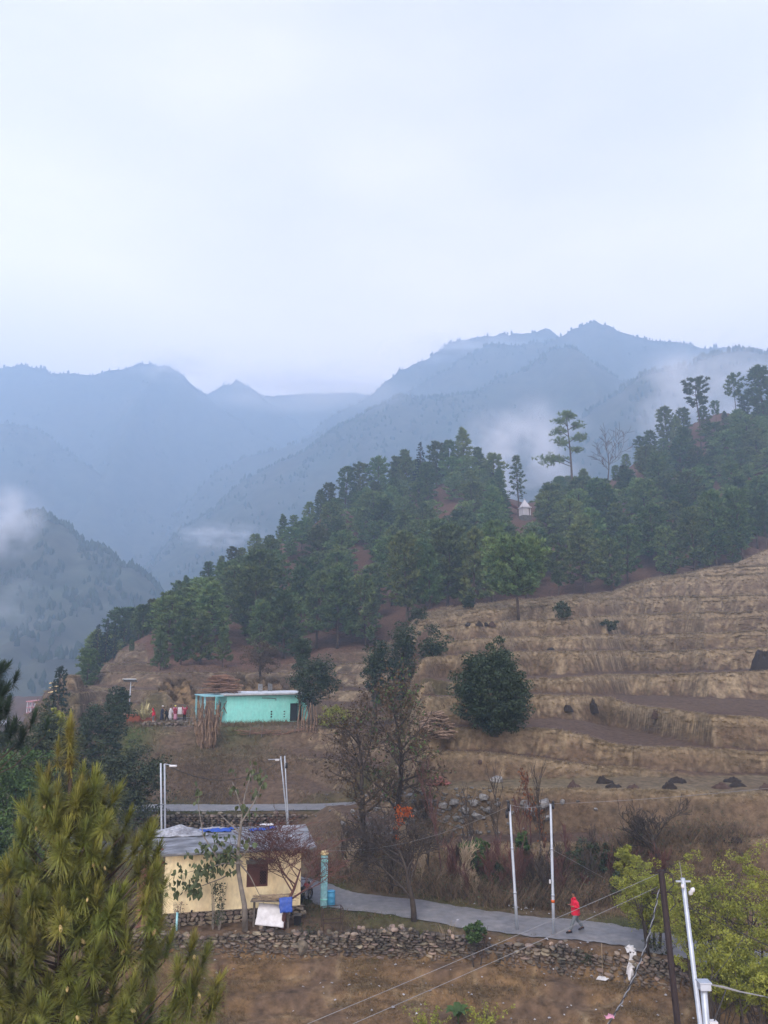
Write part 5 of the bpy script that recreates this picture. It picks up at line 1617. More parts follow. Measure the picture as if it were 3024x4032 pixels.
l1 = wall_line(-12.6, 1.6, 8, -0.05)
stone_wall('stone_wall', 'grey dry-stone wall with loose rubble on top, below the yellow house', l1, lambda s: -1.45, lambda s: -0.42 + 0.10 * math.sin(s * 1.1) + 0.06 * math.sin(s * 2.9) + 0.02 * s, 501, rubble=70)
l2 = wall_line(1.7, 15.2, 10, -0.05)
stone_wall('stone_wall', 'crumbling dry-stone wall holding up the road edge by the willows', l2, lambda s: -1.65, lambda s: -0.22 + 0.08 * math.sin(s * 1.3) + 0.05 * math.sin(s * 3.1), 502, rubble=60)
stone_wall('stone_wall', 'low retaining wall under the upper road behind the yellow house', [(-23.0, 61.85), (-12, 62.05), (-3.5, 62.3)], lambda s: -0.85, lambda s: 0.78 + 0.04 * math.sin(s), 503, (0.22, 0.5), (0.14, 0.24), 0.4, rubble=6)
hw = [hit(sx, sy) for sx, sy in ((1585, 2385), (1660, 2375), (1720, 2345), (1770, 2312), (1830, 2275), (1880, 2255))]
stone_wall('stone_wall', 'field wall of grey stones climbing to the pine wood', [(p.x, p.y) for p in hw], lambda s: hw[0].z - 0.3 + (hw[-1].z - hw[0].z) * s / max(1e-3, sum((hw[i + 1] - hw[i]).xy.length for i in range(5))), lambda s: hw[0].z + 1.0 + (hw[-1].z - hw[0].z) * s / max(1e-3, sum((hw[i + 1] - hw[i]).xy.length for i in range(5))), 504, (0.5, 1.3), (0.3, 0.5), 0.7, limit=140, rubble=50, earth=False)
yw = [on(a, 82.3, 2880) for a in (560, 640, 720, 770)]
stone_wall('stone_wall', 'tumbled stone bank under the yard of the turquoise house', [(p.x, p.y) for p in yw], lambda s: yw[0].z - 0.9, lambda s: yw[0].z + 0.35 + 0.1 * math.sin(s * 2), 505, (0.3, 0.6), (0.18, 0.32), 0.5, limit=110, rubble=40, earth=False)


def rock(sx, sy, wpx, label, k=0, hk=0.75, group=None, me=None, y0=18, name='rock', wide=1.0):
    p = hit(sx, sy, y0); w = wpx / px_m(sy, p.y)
    rg = random.Random(int(sx * 7 + sy))
    o = link(name, me or ROCKS[k % len(ROCKS)], None, (p.x, p.y, p.z + w * hk * 0.28), (rg.gauss(0, 0.15), rg.gauss(0, 0.15), rg.random() * 6.28), (w * wide, w * 0.8, w * hk))
    return tag(o, label, 'rock', group)


rock(1190, 3748, 50, 'flat upright slab of rock leaning on the stone wall', 1, 1.2, me=STONES[2])
rock(2215, 3165, 22, 'cream boulder on the brown bank beside the steel pole', 2, 1.1)
rock(2437, 3450, 50, 'pale elongated rock on the bank above the red-jacketed walker', 3, 0.45)
rock(1920, 3752, 26, 'pale rock low in the stone wall', 4)
G_RK = 'grey-white boulders on the rubble slope'
for i, (sx, sy, w) in enumerate(((1585, 3120, 42), (1615, 3140, 36), (1690, 3165, 40), (1700, 3190, 30), (1745, 3180, 44), (1790, 3170, 48), (1830, 3200, 52), (1870, 3170, 40), (1905, 3150, 50), (1880, 3220, 46), (1800, 3230, 40), (1925, 3195, 40), (1760, 3225, 30), (1560, 3170, 30), (1640, 3205, 34), (1480, 3190, 36), (1420, 3230, 40), (1390, 3200, 30), (1350, 3250, 34), (1455, 3250, 30), (2345, 3190, 22))):
    rock(sx, sy, w, 'grey-white boulder on the rubble slope behind the half-bare trees', i, 0.6, G_RK)
for i, (sx, sy, w, lab) in enumerate(((2095, 3205, 92, 'large bluish-grey boulder between the two steel poles'), (2140, 3175, 70, 'grey boulder just right of the largest one'), (2065, 3170, 46, 'smaller grey boulder at the left of the boulder group'), (1955, 3080, 52, 'flat grey rock at the edge of the terrace behind the saplings'), (2155, 3230, 44, 'low grey boulder at the foot of the right steel pole'))):
    rock(sx, sy, w, lab, i + 2, 0.6)
rgq = random.Random(17); it_ = []
for i in range(420):
    sx_ = rgq.gauss(1690, 170); sy_ = rgq.uniform(3105, 3290)
    q = hit(sx_, sy_); r = rgq.uniform(0.06, 0.26)
    it_.append((STONES[i % 9] if i % 3 else ROCKS[i % 6], Matrix.Translation((q.x, q.y, q.z + r * 0.1)) @ Matrix.Rotation(rgq.random() * 6.28, 4, 'Z') @ Matrix.Rotation(rgq.gauss(0, 0.4), 4, 'X') @ Matrix.Diagonal((r * 1.4, r, r * 0.7, 1))))
o = joined('rubble', it_, None, m_stone_pale); tag(o, 'grey rubble strewn down the slope behind the half-bare trees', 'rubble')

# ================================================================== YELLOW HOUSE
A = P(640, 3598, 39.72)
HA = R(11.5)
HZ0, HZP, HZT = P(640, 3655, 39.72).z - 0.15, A.z, P(640, 3365, 39.72).z
HW = 6.62
house = empty('yellow_house', (A.x, 39.72, HZ0), 'small pale yellow house with flat whitish roof and stone plinth', 'house', rz=HA)
hx = lambda sx: (sx - 640) / (1174 - 640) * HW
zl = lambda z: z - HZ0
m_yel = mat('yellow_plaster', (0.84, 0.75, 0.48), 0.9, 0.14, 1.6, bump=0.3, bscale=12, col2=(0.68, 0.56, 0.33), stretch=(1, 1, 0.5))
m_brick = mat('brick', (0.20, 0.095, 0.07), 0.92, 0.3, 5, bump=0.5, bscale=30, rand=0.3)
m_mortar = mat('mortar', (0.18, 0.15, 0.13), 0.95, 0.3, 8)
m_roofw = mat('roof_cement', (0.042, 0.043, 0.046), 0.55, 0.4, 0.8, bump=0.2, bscale=6, spec=0.45, col2=(0.24, 0.255, 0.28), stretch=(0.7, 1.3, 1))
m_dkcem = mat('dark_cement', (0.12, 0.115, 0.105), 0.9, 0.4, 3, bump=0.3)
m_brown = mat('brown_paint', (0.085, 0.030, 0.024), 0.6, 0.25, 4, spec=0.35)
m_dark = mat('dark_inside', (0.012, 0.010, 0.010), 0.9, 0.1, 3)
zp, zt_ = zl(HZP), zl(HZT)
wx0, wx1, wz0, wz1 = hx(958), hx(1042), zl(P(1000, 3492, 40.6).z), zl(P(1000, 3394, 40.6).z)
w_ = MB()                                   # front wall built round the window opening, then the other three sides
w_.box(0, wx0, 0, 0.25, zp, zt_); w_.box(wx1, HW, 0, 0.25, zp, zt_); w_.box(wx0, wx1, 0, 0.25, zp, wz0); w_.box(wx0, wx1, 0, 0.25, wz1, zt_)
w_.box(HW - 0.25, HW, 0.252, 5.0, zp, zt_); w_.box(0, HW - 0.252, 4.75, 5.0, zp, zt_)
w_.build('wall', m_yel, house)
MB().box(0.02, HW - 0.02, 0.05, 4.98, -0.4, zp - 0.003).build('plinth_core', m_earth, house)
rgs = random.Random(9)
z = 0.0
while z < zp - 0.02:
    h = min(rgs.uniform(0.15, 0.22), zp - z)
    x = -0.05
    while x < HW:
        w = rgs.uniform(0.18, 0.46)
        o = link('stone', STONES_TAN[rgs.randrange(6)], house, (x + w / 2, 0.05, z + h / 2), (0, rgs.gauss(0, 0.03), 0), (w * 1.0, 0.26, h * 1.02))
        x += w
    z += h
# unplastered brick bay at the left
bb = MB().box(-1.22, -0.02, 0.5, 4.9, -0.3, zt_ - 0.02).build('brick_wall', m_mortar, house)
br_me = MB().box(-0.11, 0.11, -0.05, 0.05, -0.034, 0.034).mesh('brick', m_brick, False, 0.006)
for r_ in range(40):
    zz_ = 0.05 + r_ * 0.0775
    if zz_ > zt_ - 0.06: break
    for c_ in range(5):
        link('brick', br_me, bb, (-0.135 - c_ * 0.232 - (0.11 if r_ % 2 else 0), 0.472, zz_))
# window
fr = MB()
fr.box(wx0, wx0 + 0.07, 0.03, 0.16, wz0, wz1); fr.box(wx1 - 0.07, wx1, 0.03, 0.16, wz0, wz1); fr.box(wx0 + 0.07, wx1 - 0.07, 0.03, 0.16, wz0, wz0 + 0.07); fr.box(wx0 + 0.07, wx1 - 0.07, 0.03, 0.16, wz1 - 0.24, wz1)
win = fr.build('window', m_brown, house)
xm = wx0 + (wx1 - wx0) * 0.58
MB().box(wx0 + 0.07, xm - 0.01, 0.075, 0.105, wz0 + 0.075, wz1 - 0.245).box(wx0 + 0.13, xm - 0.06, 0.06, 0.074, wz0 + 0.14, wz1 - 0.32).build('shutter', m_brown, win)
lat = MB()
lat.box(xm - 0.005, xm + 0.04, 0.05, 0.12, wz0 + 0.072, wz1 - 0.242)
n_ = 6
for k in range(-n_, n_ + 1):
    xa, xb = xm + 0.045, wx1 - 0.075; za, zb_ = wz0 + 0.075, wz1 - 0.245; H_ = zb_ - za; W_ = xb - xa
    for sgn in (1, -1):
        # diagonal bars clipped to the opening
        pts = []
        for t in np.linspace(0, 1, 15):
            xx = xa + W_ * t; zz_ = za + (k * 0.14) + sgn * (xx - (xa if sgn > 0 else xb)) * 1.25
            if za <= zz_ <= zb_: pts.append((xx, 0.085 + 0.012 * sgn, zz_))
        if len(pts) > 1: lat.bar(pts[0], pts[-1], 0.014)
lat.build('lattice', m_brown, win)
MB().box(wx0 + 0.01, wx1 - 0.01, 0.17, 0.20, wz0 + 0.01, wz1 - 0.01).build('pane', m_dark, win)
led = MB()
for k in range(9):
    xx = wx0 - 0.05 + k * (wx1 - wx0 + 0.25) / 9
    led.box(xx, xx + 0.16, -0.42 - 0.06 * (k % 3), 0.02, wz1 + 0.02 + 0.015 * (k % 2), wz1 + 0.10 + 0.04 * ((k * 5) % 3))
led.build('window_ledge', m_dkcem, house)
# roof slab
def slab(x0, x1, y0, y1, z0, z1, nx, ny, amp, seed, slope=0.0):
    xs = np.linspace(x0, x1, nx); ys = np.linspace(y0, y1, ny)
    X, Y = np.meshgrid(xs, ys, indexing='ij')
    Z = z1 + amp * fbm(X * 1.3, Y * 1.3, seed, 3) + slope * (Y - y0)
    V = np.stack([X, Y, Z], -1).reshape(-1, 3).tolist()
    F = []
    for i in range(nx - 1):
        for j in range(ny - 1):
            a = i * ny + j; F.append((a, a + ny, a + ny + 1, a + 1))
    rim = [i * ny for i in range(nx)] + [(nx - 1) * ny + j for j in range(1, ny)] + [i * ny + ny - 1 for i in range(nx - 2, -1, -1)] + [j for j in range(ny - 2, 0, -1)]
    o = len(V)
    for k in rim: V.append([V[k][0], V[k][1], z0 + slope * (V[k][1] - y0)])
    n = len(rim)
    for k in range(n): F.append((rim[k], o + k, o + (k + 1) % n, rim[(k + 1) % n])[::-1])
    F.append(tuple(range(o, o + n)))
    return MB().add(V, [tuple(f) for f in F])


slab(-1.5, HW + 0.75, -0.24, 5.25, zt_ + 0.003, zt_ + 0.075, 40, 24, 0.015, 601).build('roof', m_roofw, house)
MB().box(-1.45, HW + 0.7, -0.285, -0.22, zt_ - 0.035, zt_ + 0.001).build('drip_edge', m_dkcem, house)
for k in range(7):
    link('roof_brick', br_me, house, (-1.15 + 0.19 * k % 1.0, -0.12 + 0.09 * (k % 2), zt_ + 0.20 + 0.07 * (k // 4)), (0, 0, 0.4 * k), 1.1)
# small drain pipe stub
MB().tube([(hx(750), -0.12, zp + 0.05), (hx(750), 0.05, zp + 0.05)], 0.05, 8).build('drain_stub', m_dark, house)
HM = Matrix.Translation(house.location) @ Matrix.Rotation(HA, 4, 'Z')
def HP(x, y, z): return HM @ Vector((x, y, z))

# sheets on the roof
m_blue = mat('blue_tarp', (0.012, 0.055, 0.28), 0.5, 0.3, 3, bump=0.4, bscale=8, spec=0.4)
m_white = mat('white_plastic', (0.50, 0.51, 0.53), 0.55, 0.2, 3, bump=0.3, bscale=6, spec=0.4)
m_grayp = mat('grey_plastic', (0.34, 0.36, 0.39), 0.45, 0.35, 2, bump=0.4, bscale=6, spec=0.45, col2=(0.10, 0.10, 0.11))


def cloth(name, w, d, amp, seed, m, label, cat, M, peak=None, n=18, group=None, ragged=0.12):
    xs = np.linspace(-w / 2, w / 2, n); ys = np.linspace(-d / 2, d / 2, n)
    X, Y = np.meshgrid(xs, ys, indexing='ij')
    X2 = X + ragged * w * 0.5 * fbm(X / w * 3, Y / d * 3, seed + 1, 2); Y2 = Y + ragged * d * 0.5 * fbm(X / w * 3, Y / d * 3 + 5, seed + 2, 2)
    Z = amp * np.abs(fbm(X / w * 3.2, Y / d * 3.2, seed, 4)) + amp * 0.15
    if peak: Z = Z + peak * np.clip(1 - np.sqrt((X / w * 2) ** 2 + (Y / d * 2) ** 2), 0, 1) ** 1.2
    V = np.stack([X2, Y2, Z], -1).reshape(-1, 3)
    ii, jj = np.meshgrid(np.arange(n - 1), np.arange(n - 1), indexing='ij'); q = (ii * n + jj).ravel()
    F = np.stack([q, q + n, q + n + 1, q + 1], -1)
    me = mesh_np(name, V, F, m, True)
    o = link(name, me); o.matrix_world = M
    sm = o.modifiers.new('thickness', 'SOLIDIFY'); sm.thickness = 0.008
    return tag(o, label, cat, group)


RZ = zt_ + 0.085
def RM(x, y, z=0.0, rz=0.0): return HM @ Matrix.Translation((x, y, RZ + z)) @ Matrix.Rotation(rz, 4, 'Z')
cloth('plastic_sheet', 3.2, 1.7, 0.12, 611, m_grayp, 'crumpled grey plastic sheet peaked over the back of the roof', 'sheet', RM(0.3, 4.2), 0.42, 26)
cloth('tarpaulin', 1.7, 0.7, 0.18, 612, m_blue, 'blue tarpaulin bunched along the back of the roof, left piece', 'tarpaulin', RM(2.3, 4.4), 0.05)
cloth('tarpaulin', 1.5, 0.55, 0.2, 613, m_blue, 'blue tarpaulin on the roof near the bare tree', 'tarpaulin', RM(4.9, 4.2, 0, 0.2), 0.06)
cloth('tarpaulin', 0.4, 0.35, 0.15, 614, m_blue, 'small blue bundle in the middle of the roof back', 'tarpaulin', RM(3.2, 4.7), 0.1)
cloth('plastic_sheet', 1.5, 0.5, 0.14, 615, m_grayp, 'dark folded plastic at the roof back between blue tarps', 'sheet', RM(2.2, 4.9), 0.05)
cloth('plastic_sheet', 0.8, 0.35, 0.10, 616, m_white, 'white plastic scrap on the right blue tarpaulin', 'sheet', RM(5.1, 4.5, 0.18), 0.05)

# things along the front of the house
def yard(sx, Y, sy=3640):
    return on(sx, Y, sy)


p0 = yard(1085, 39.6)
zs = gz(p0.x, 39.6)
sheet_c = P(1068, 3590, 39.75)
Ms = Matrix.Translation((sheet_c.x, 39.72, zs + 0.62)) @ Matrix.Rotation(0.1, 4, 'Z') @ Matrix.Rotation(R(62), 4, 'X') @ Matrix.Rotation(-0.12, 4, 'Z')
cloth('sheet', 1.35, 0.95, 0.06, 621, m_white, 'white sheet leaning under the window ledge of the yellow house', 'sheet', Ms, None, 16, ragged=0.06)
bc = P(1128, 3558, 39.7)
Mb = Matrix.Translation((bc.x, 39.5, bc.z)) @ Matrix.Rotation(R(72), 4, 'X') @ Matrix.Rotation(0.12, 4, 'Z')
cloth('tarpaulin', 0.62, 0.66, 0.10, 622, m_blue, 'blue tarpaulin hanging over the white sheet', 'tarpaulin', Mb, 0.05, 14)
sh = empty('wood_shelter', (sheet_c.x - 0.05, 39.9, zs), 'low grey plank shelter topped with dry brushwood', 'shelter')
m_oldwood = mat('old_wood', (0.13, 0.115, 0.10), 0.9, 0.35, 3, bump=0.4)
ztop = P(1070, 3545, 39.9).z - zs
for sx_ in (-0.8, 0.85): MB().box(sx_ - 0.05, sx_ + 0.05, -0.05, 0.05, -0.1, ztop).build('post', m_oldwood, sh)
for k in range(3): MB().box(-0.95, 1.0, -0.30 + k * 0.2, -0.115 + k * 0.2, ztop, ztop + 0.04).build('plank', m_oldwood, sh)
g = np.random.default_rng(7); bw = MB()
for k in range(70):
    x = g.uniform(-0.6, 1.0); y = g.uniform(-0.3, 0.25); a = g.normal(0, 0.35); L = g.uniform(0.4, 0.9); zz_ = ztop + 0.05 + 0.2 * g.random()
    bw.tube([(x - L / 2 * math.cos(a), y - L / 2 * math.sin(a), zz_), (x + L / 2 * math.cos(a), y + L / 2 * math.sin(a), zz_ + g.normal(0, 0.05))], 0.012, 3)
o = bw.build('brushwood', m_paletwig, sh); o['kind'] = 'stuff'
# dark crate at the corner
cr = yard(1172, 40.35); crate = empty('crate', (cr.x, 40.3, cr.z), 'dark box standing beside the hanging tarpaulin', 'crate')
MB().box(-0.16, 0.16, -0.15, 0.15, 0, 0.42).build('body', m_dark, crate, bevel=0.01); MB().box(-0.18, 0.18, -0.17, 0.17, 0.422, 0.46).build('lid', m_dkcem, crate)

# veranda column, bin, metal frame
m_turq = mat('turquoise_paint', (0.23, 0.68, 0.61), 0.75, 0.09, 1.3, bump=0.2, bscale=8, col2=(0.30, 0.71, 0.64), stretch=(1, 1, 0.5))
m_cyan = mat('pale_cyan_paint', (0.30, 0.52, 0.55), 0.7, 0.25, 3, col2=(0.16, 0.40, 0.46))
m_cream = mat('cream_paint', (0.60, 0.50, 0.28), 0.85, 0.2, 5)
pc = P(1275, 3565, 42.3); gc = gz(pc.x, 42.3)
colz = P(1275, 3350, 42.3).z - gc
vc = empty('veranda_column', (pc.x, 42.3, gc), 'turquoise fluted column with cream head at the roadside corner', 'column')
prof = []
shaft = MB()
n = 20; vs = []; fs = []
for zi, zz_ in enumerate((-0.1, 0.0, colz - 0.2)):
    for k in range(n * 2):
        a = math.pi * k / n; r_ = 0.175 if k % 2 else 0.155
        vs.append((r_ * math.cos(a), r_ * math.sin(a), zz_))
for zi in range(2):
    for k in range(n * 2):
        a_ = zi * 2 * n + k; b_ = zi * 2 * n + (k + 1) % (2 * n); fs.append((a_, b_, b_ + 2 * n, a_ + 2 * n))
shaft.add(vs, fs).build('shaft', m_cyan, vc)
for zz_ in (0.35, colz * 0.55, colz - 0.5): MB().lathe([(0.185, 0), (0.192, 0.02), (0.185, 0.04)], 20, (0, 0, zz_)).build('band', m_turq, vc, True)
MB().lathe([(0.16, 0), (0.21, 0.05), (0.215, 0.10), (0.17, 0.14), (0.19, 0.2)], 20, (0, 0, colz - 0.2)).build('capital', m_cream, vc, True)
m_binblue = mat('bin_blue', (0.05, 0.25, 0.42), 0.5, 0.15, 5, spec=0.4)
pb_ = P(1303, 3568, 42.4); gb = gz(pb_.x, 42.4)
bn = empty('water_drum', (pb_.x, 42.4, gb), 'blue plastic drum beside the turquoise column', 'drum')
MB().lathe([(0.19, 0.0), (0.205, 0.03), (0.205, 0.22), (0.215, 0.24), (0.205, 0.26), (0.205, 0.46), (0.215, 0.48), (0.205, 0.50), (0.20, 0.68), (0.18, 0.71)], 18).build('body', m_binblue, bn, True)
MB().lathe([(0.21, 0.70), (0.215, 0.73), (0.19, 0.75), (0.06, 0.76)], 18).build('lid', m_binblue, bn, True)
m_rust = mat('rusty_steel', (0.055, 0.036, 0.03), 0.75, 0.3, 8, metal=0.3)
pf = P(1308, 3614, 40.0); gf = gz(pf.x, 40.0)
mf = empty('metal_frame', (pf.x, 40.0, gf), 'open dark metal cube frame standing on the rubble', 'frame', rz=0.25)
fw, fd, fh_ = 0.95, 0.55, 0.95
for x in (-fw / 2, fw / 2):
    for y in (-fd / 2, fd / 2): MB().box(x - 0.018, x + 0.018, y - 0.018, y + 0.018, -0.15, fh_).build('post', m_rust, mf)
for y in (-fd / 2, fd / 2):
    for zz_ in (0.32, fh_ - 0.03): MB().box(-fw / 2 + 0.019, fw / 2 - 0.019, y - 0.014, y + 0.014, zz_, zz_ + 0.028).build('rail', m_rust, mf)
for x in (-fw / 2, fw / 2): MB().box(x - 0.014, x + 0.014, -fd / 2 + 0.019, fd / 2 - 0.019, fh_ - 0.028, fh_).build('rail', m_rust, mf)

# motorcycle
m_black = mat('black_rubber', (0.012, 0.012, 0.013), 0.7, 0.2, 6); m_redp = mat('red_paint', (0.22, 0.015, 0.018), 0.35, 0.1, 6, spec=0.5); m_chrome = mat('chrome', (0.5, 0.5, 0.52), 0.25, 0.1, 6, metal=0.9)
pm = P(1200, 3568, 42.9); gm = gz(pm.x, 42.9)
mc = empty('motorcycle', (pm.x, 42.9, gm), 'dark motorcycle parked at the corner of the yellow house', 'motorcycle', rz=R(70))
for xw in (-0.62, 0.62):
    wv = MB(); n = 20
    vs = []; fs = []
    for k in range(n):
        a = 2 * math.pi * k / n
        for j in range(6):
            b_ = 2 * math.pi * j / 6
            r_ = 0.25 + 0.055 * math.cos(b_); vs.append((xw + r_ * math.cos(a), 0.05 * math.sin(b_), 0.305 + r_ * math.sin(a)))
    for k in range(n):
        for j in range(6): fs.append((k * 6 + j, k * 6 + (j + 1) % 6, ((k + 1) % n) * 6 + (j + 1) % 6, ((k + 1) % n) * 6 + j))
    wh = wv.add(vs, fs).build('wheel', m_black, mc, True)
    hb_ = MB()
    for k in range(8):
        a = math.pi * k / 4; hb_.bar((xw, 0, 0.305), (xw + 0.2 * math.cos(a), 0, 0.305 + 0.2 * math.sin(a)), 0.02)
    hb_.tube([(xw, -0.06, 0.305), (xw, 0.06, 0.305)], 0.05, 10); hb_.build('rim', m_chrome, wh)
MB().tube([(-0.62, 0.08, 0.3), (-0.1, 0.08, 0.38), (0.2, 0.05, 0.75), (0.38, 0, 0.9)], 0.028, 8).tube([(-0.62, -0.08, 0.3), (-0.1, -0.08, 0.38), (0.2, -0.05, 0.75)], 0.028, 8).build('frame', m_black, mc)
MB().box(-0.18, 0.18, -0.12, 0.12, 0.28, 0.58).build('engine', m_chrome, mc, bevel=0.04)
MB().tube([(-0.02, 0, 0.78), (0.12, 0, 0.84), (0.34, 0, 0.80)], [0.10, 0.15, 0.08], 12).build('tank', m_redp, mc, True)
MB().tube([(-0.78, 0, 0.80), (-0.5, 0, 0.76), (-0.1, 0, 0.76)], [0.07, 0.12, 0.10], 10).build('seat', m_black, mc, True)
MB().tube([(0.62, 0.07, 0.3), (0.45, 0.06, 0.95)], 0.022, 8).tube([(0.62, -0.07, 0.3), (0.45, -0.06, 0.95)], 0.022, 8).build('fork', m_chrome, mc)
MB().tube([(0.30, 0.36, 1.02), (0.42, 0.14, 1.04), (0.45, 0, 1.0), (0.42, -0.14, 1.04), (0.30, -0.36, 1.02)], 0.016, 7).build('handlebar', m_black, mc)
MB().lathe([(0.04, 0), (0.09, 0.04), (0.10, 0.10)], 14).build('headlight', m_chrome, mc, True, loc=(0.47, 0, 0.88), rot=(0, R(90), 0))
MB().box(-0.95, -0.70, -0.10, 0.10, 0.66, 0.84).build('carrier_box', m_white, mc, bevel=0.02)
MB().tube([(0.0, 0.16, 0.3), (-0.7, 0.17, 0.36)], 0.04, 8).build('exhaust', m_chrome, mc)

# broad-leaved tree in front of the house
tx = lambda sx, sy, Y=39.35: P(sx, sy, Y)
q0 = tx(966, 3640); gq = gz(q0.x, 39.35)
bt = empty('broad_leaved_tree', (q0.x, 39.35, gq), 'grey-trunked tree with large drooping leaves against the yellow wall', 'tree')
Lq = lambda sx, sy, Y=39.35: P(sx, sy, Y) - Vector((q0.x, 39.35, gq))
MB().tube([Lq(966, 3640) - Vector((0, 0, 0.3)), Lq(962, 3560), Lq(950, 3500), Lq(938, 3430), Lq(936, 3370), Lq(945, 3278), Lq(955, 3200), Lq(965, 3120)], [0.15, 0.125, 0.11, 0.105, 0.095, 0.07, 0.035, 0.012], 9).build('trunk', m_greybark, bt, True)
bb_ = MB()
limbs = [[(955, 3395), (900, 3360), (850, 3320), (800, 3330)], [(945, 3400), (880, 3400), (800, 3420), (720, 3440)], [(940, 3420), (870, 3460), (790, 3490)], [(945, 3280), (900, 3240), (860, 3200)], [(950, 3240), (1000, 3160), (1030, 3090)], [(955, 3200), (930, 3120), (915, 3080)], [(960, 3150), (985, 3060), (990, 3010)], [(945, 3400), (985, 3450), (1010, 3500), (1040, 3560)], [(942, 3380), (975, 3350), (985, 3320)], [(870, 3400), (800, 3290), (782, 3180), (782, 3120)]]
for L_ in limbs:
    pts = [Lq(a, b, 39.35 - 0.25 * math.sin(i + a)) for i, (a, b) in enumerate(L_)]
    bb_.tube(pts, [0.045, 0.03, 0.018, 0.008][:len(pts)] if len(pts) > 2 else [0.03, 0.01], 5, cap=False)
bb_.build('branches', m_greybark, bt)


def hang_leaf(size, k):
    """heart-shaped drooping leaf, stalk at the origin"""
    s = size
    fold = 0.18 + 0.1 * (k % 3)
    vs = [(0, 0, 0), (-0.32 * s, -fold * s * 0.4, -0.25 * s), (0, 0.05 * s, -0.3 * s), (0.32 * s, -fold * s * 0.4, -0.25 * s), (-0.36 * s, -fold * s * 0.5, -0.55 * s), (0, 0.08 * s, -0.6 * s), (0.36 * s, -fold * s * 0.5, -0.55 * s), (0, 0.0, -1.05 * s)]
    return MB().add(vs, [(0, 1, 2), (0, 2, 3), (1, 4, 5, 2), (2, 5, 6, 3), (4, 7, 5), (5, 7, 6)]).mesh('leaf', m_leaf_big, True)


LEAVES = [hang_leaf(0.20 + 0.03 * k, k) for k in range(4)]
rgl = random.Random(77)
clusters = [(700, 3420, 40, 30, 12), (720, 3470, 45, 40, 18), (760, 3490, 60, 35, 24), (790, 3430, 60, 40, 30), (830, 3330, 60, 45, 34), (850, 3380, 60, 50, 36), (880, 3340, 55, 50, 28), (820, 3420, 70, 40, 26), (770, 3510, 40, 30, 12), (735, 3350, 25, 30, 5), (900, 3390, 30, 40, 10), (690, 3500, 30, 30, 8), (880, 3430, 30, 30, 5), (925, 3370, 20, 40, 10),
            (965, 3185, 30, 30, 14), (985, 3040, 25, 40, 12), (1035, 3070, 25, 50, 12), (1010, 3050, 20, 40, 8), (918, 3110, 20, 20, 5), (925, 3030, 14, 20, 4), (782, 3130, 14, 45, 9), (985, 3320, 20, 20, 5), (1000, 3130, 20, 40, 5)]
for (a, b, ra, rb, n_) in clusters:
    for k in range(n_):
        v = Lq(a + rgl.gauss(0, ra * 0.5), b + rgl.gauss(0, rb * 0.5), 39.3 + rgl.gauss(0, 0.28))
        link('leaf', LEAVES[rgl.randrange(4)], bt, v, (rgl.gauss(0, 0.35), rgl.gauss(0, 0.35), rgl.random() * 6.28), 0.75 + 0.6 * rgl.random())
# wall plants
def wall_plant(sx, sy0, sy1, wpx, Y, label, m_leaf, seed, n=200, leaf=0.045, stem=m_greybark, cat='plant', name='climbing_plant'):
    b = P(sx, sy1, Y); g0 = gz(b.x, Y)
    e = empty(name, (b.x, Y, g0), label, cat)
    t = P(sx, sy0, Y).z - g0; b0 = P(sx, sy1, Y).z - g0; wd = wpx / px_m(sy0, Y) / 2
    g = np.random.default_rng(seed); st = MB()
    for k in range(4):
        xx = g.normal(0, wd * 0.5); st.tube([(xx * 0.3, 0, -0.1), (xx, 0.02, (t + b0) / 2), (xx * 1.2 + g.normal(0, 0.05), 0.0, t)], [0.018, 0.012, 0.006], 4)
    st.build('stems', stem, e)
    C = np.c_[g.normal(0, wd * 0.5, n), g.normal(0, 0.08, n), b0 + (t - b0) * g.random(n)]
    V, F = leaves(C, leaf, g, 0.1, 0.4); link('crown', mesh_np('crown', V, F, m_leaf), e)
    return e


wall_plant(860, 3475, 3640, 44, 39.55, 'climbing shrub with small leaves on the yellow wall', m_leaf_oak, 631, 420, 0.05)
wall_plant(845, 3470, 3520, 18, 39.6, 'thin leafy shoot left of the climbing shrub', m_leaf_oak, 632, 60)
wall_plant(705, 3550, 3600, 48, 39.5, 'dry twiggy plant topping a short pipe by the plinth', m_paletwig, 633, 130, 0.035, name='dry_plant')
pp = yard(696, 39.4); e = empty('pipe_stub', pp, 'short grey standing pipe in front of the plinth', 'pipe')
MB().tube([(0, 0, -0.2), (0, 0, 0.85)], 0.055, 10).build('pipe', m_cyan, e, True); MB().lathe([(0.06, 0), (0.075, 0.02), (0.06, 0.06)], 10, (0, 0, 0.83)).build('collar', m_oldwood, e)
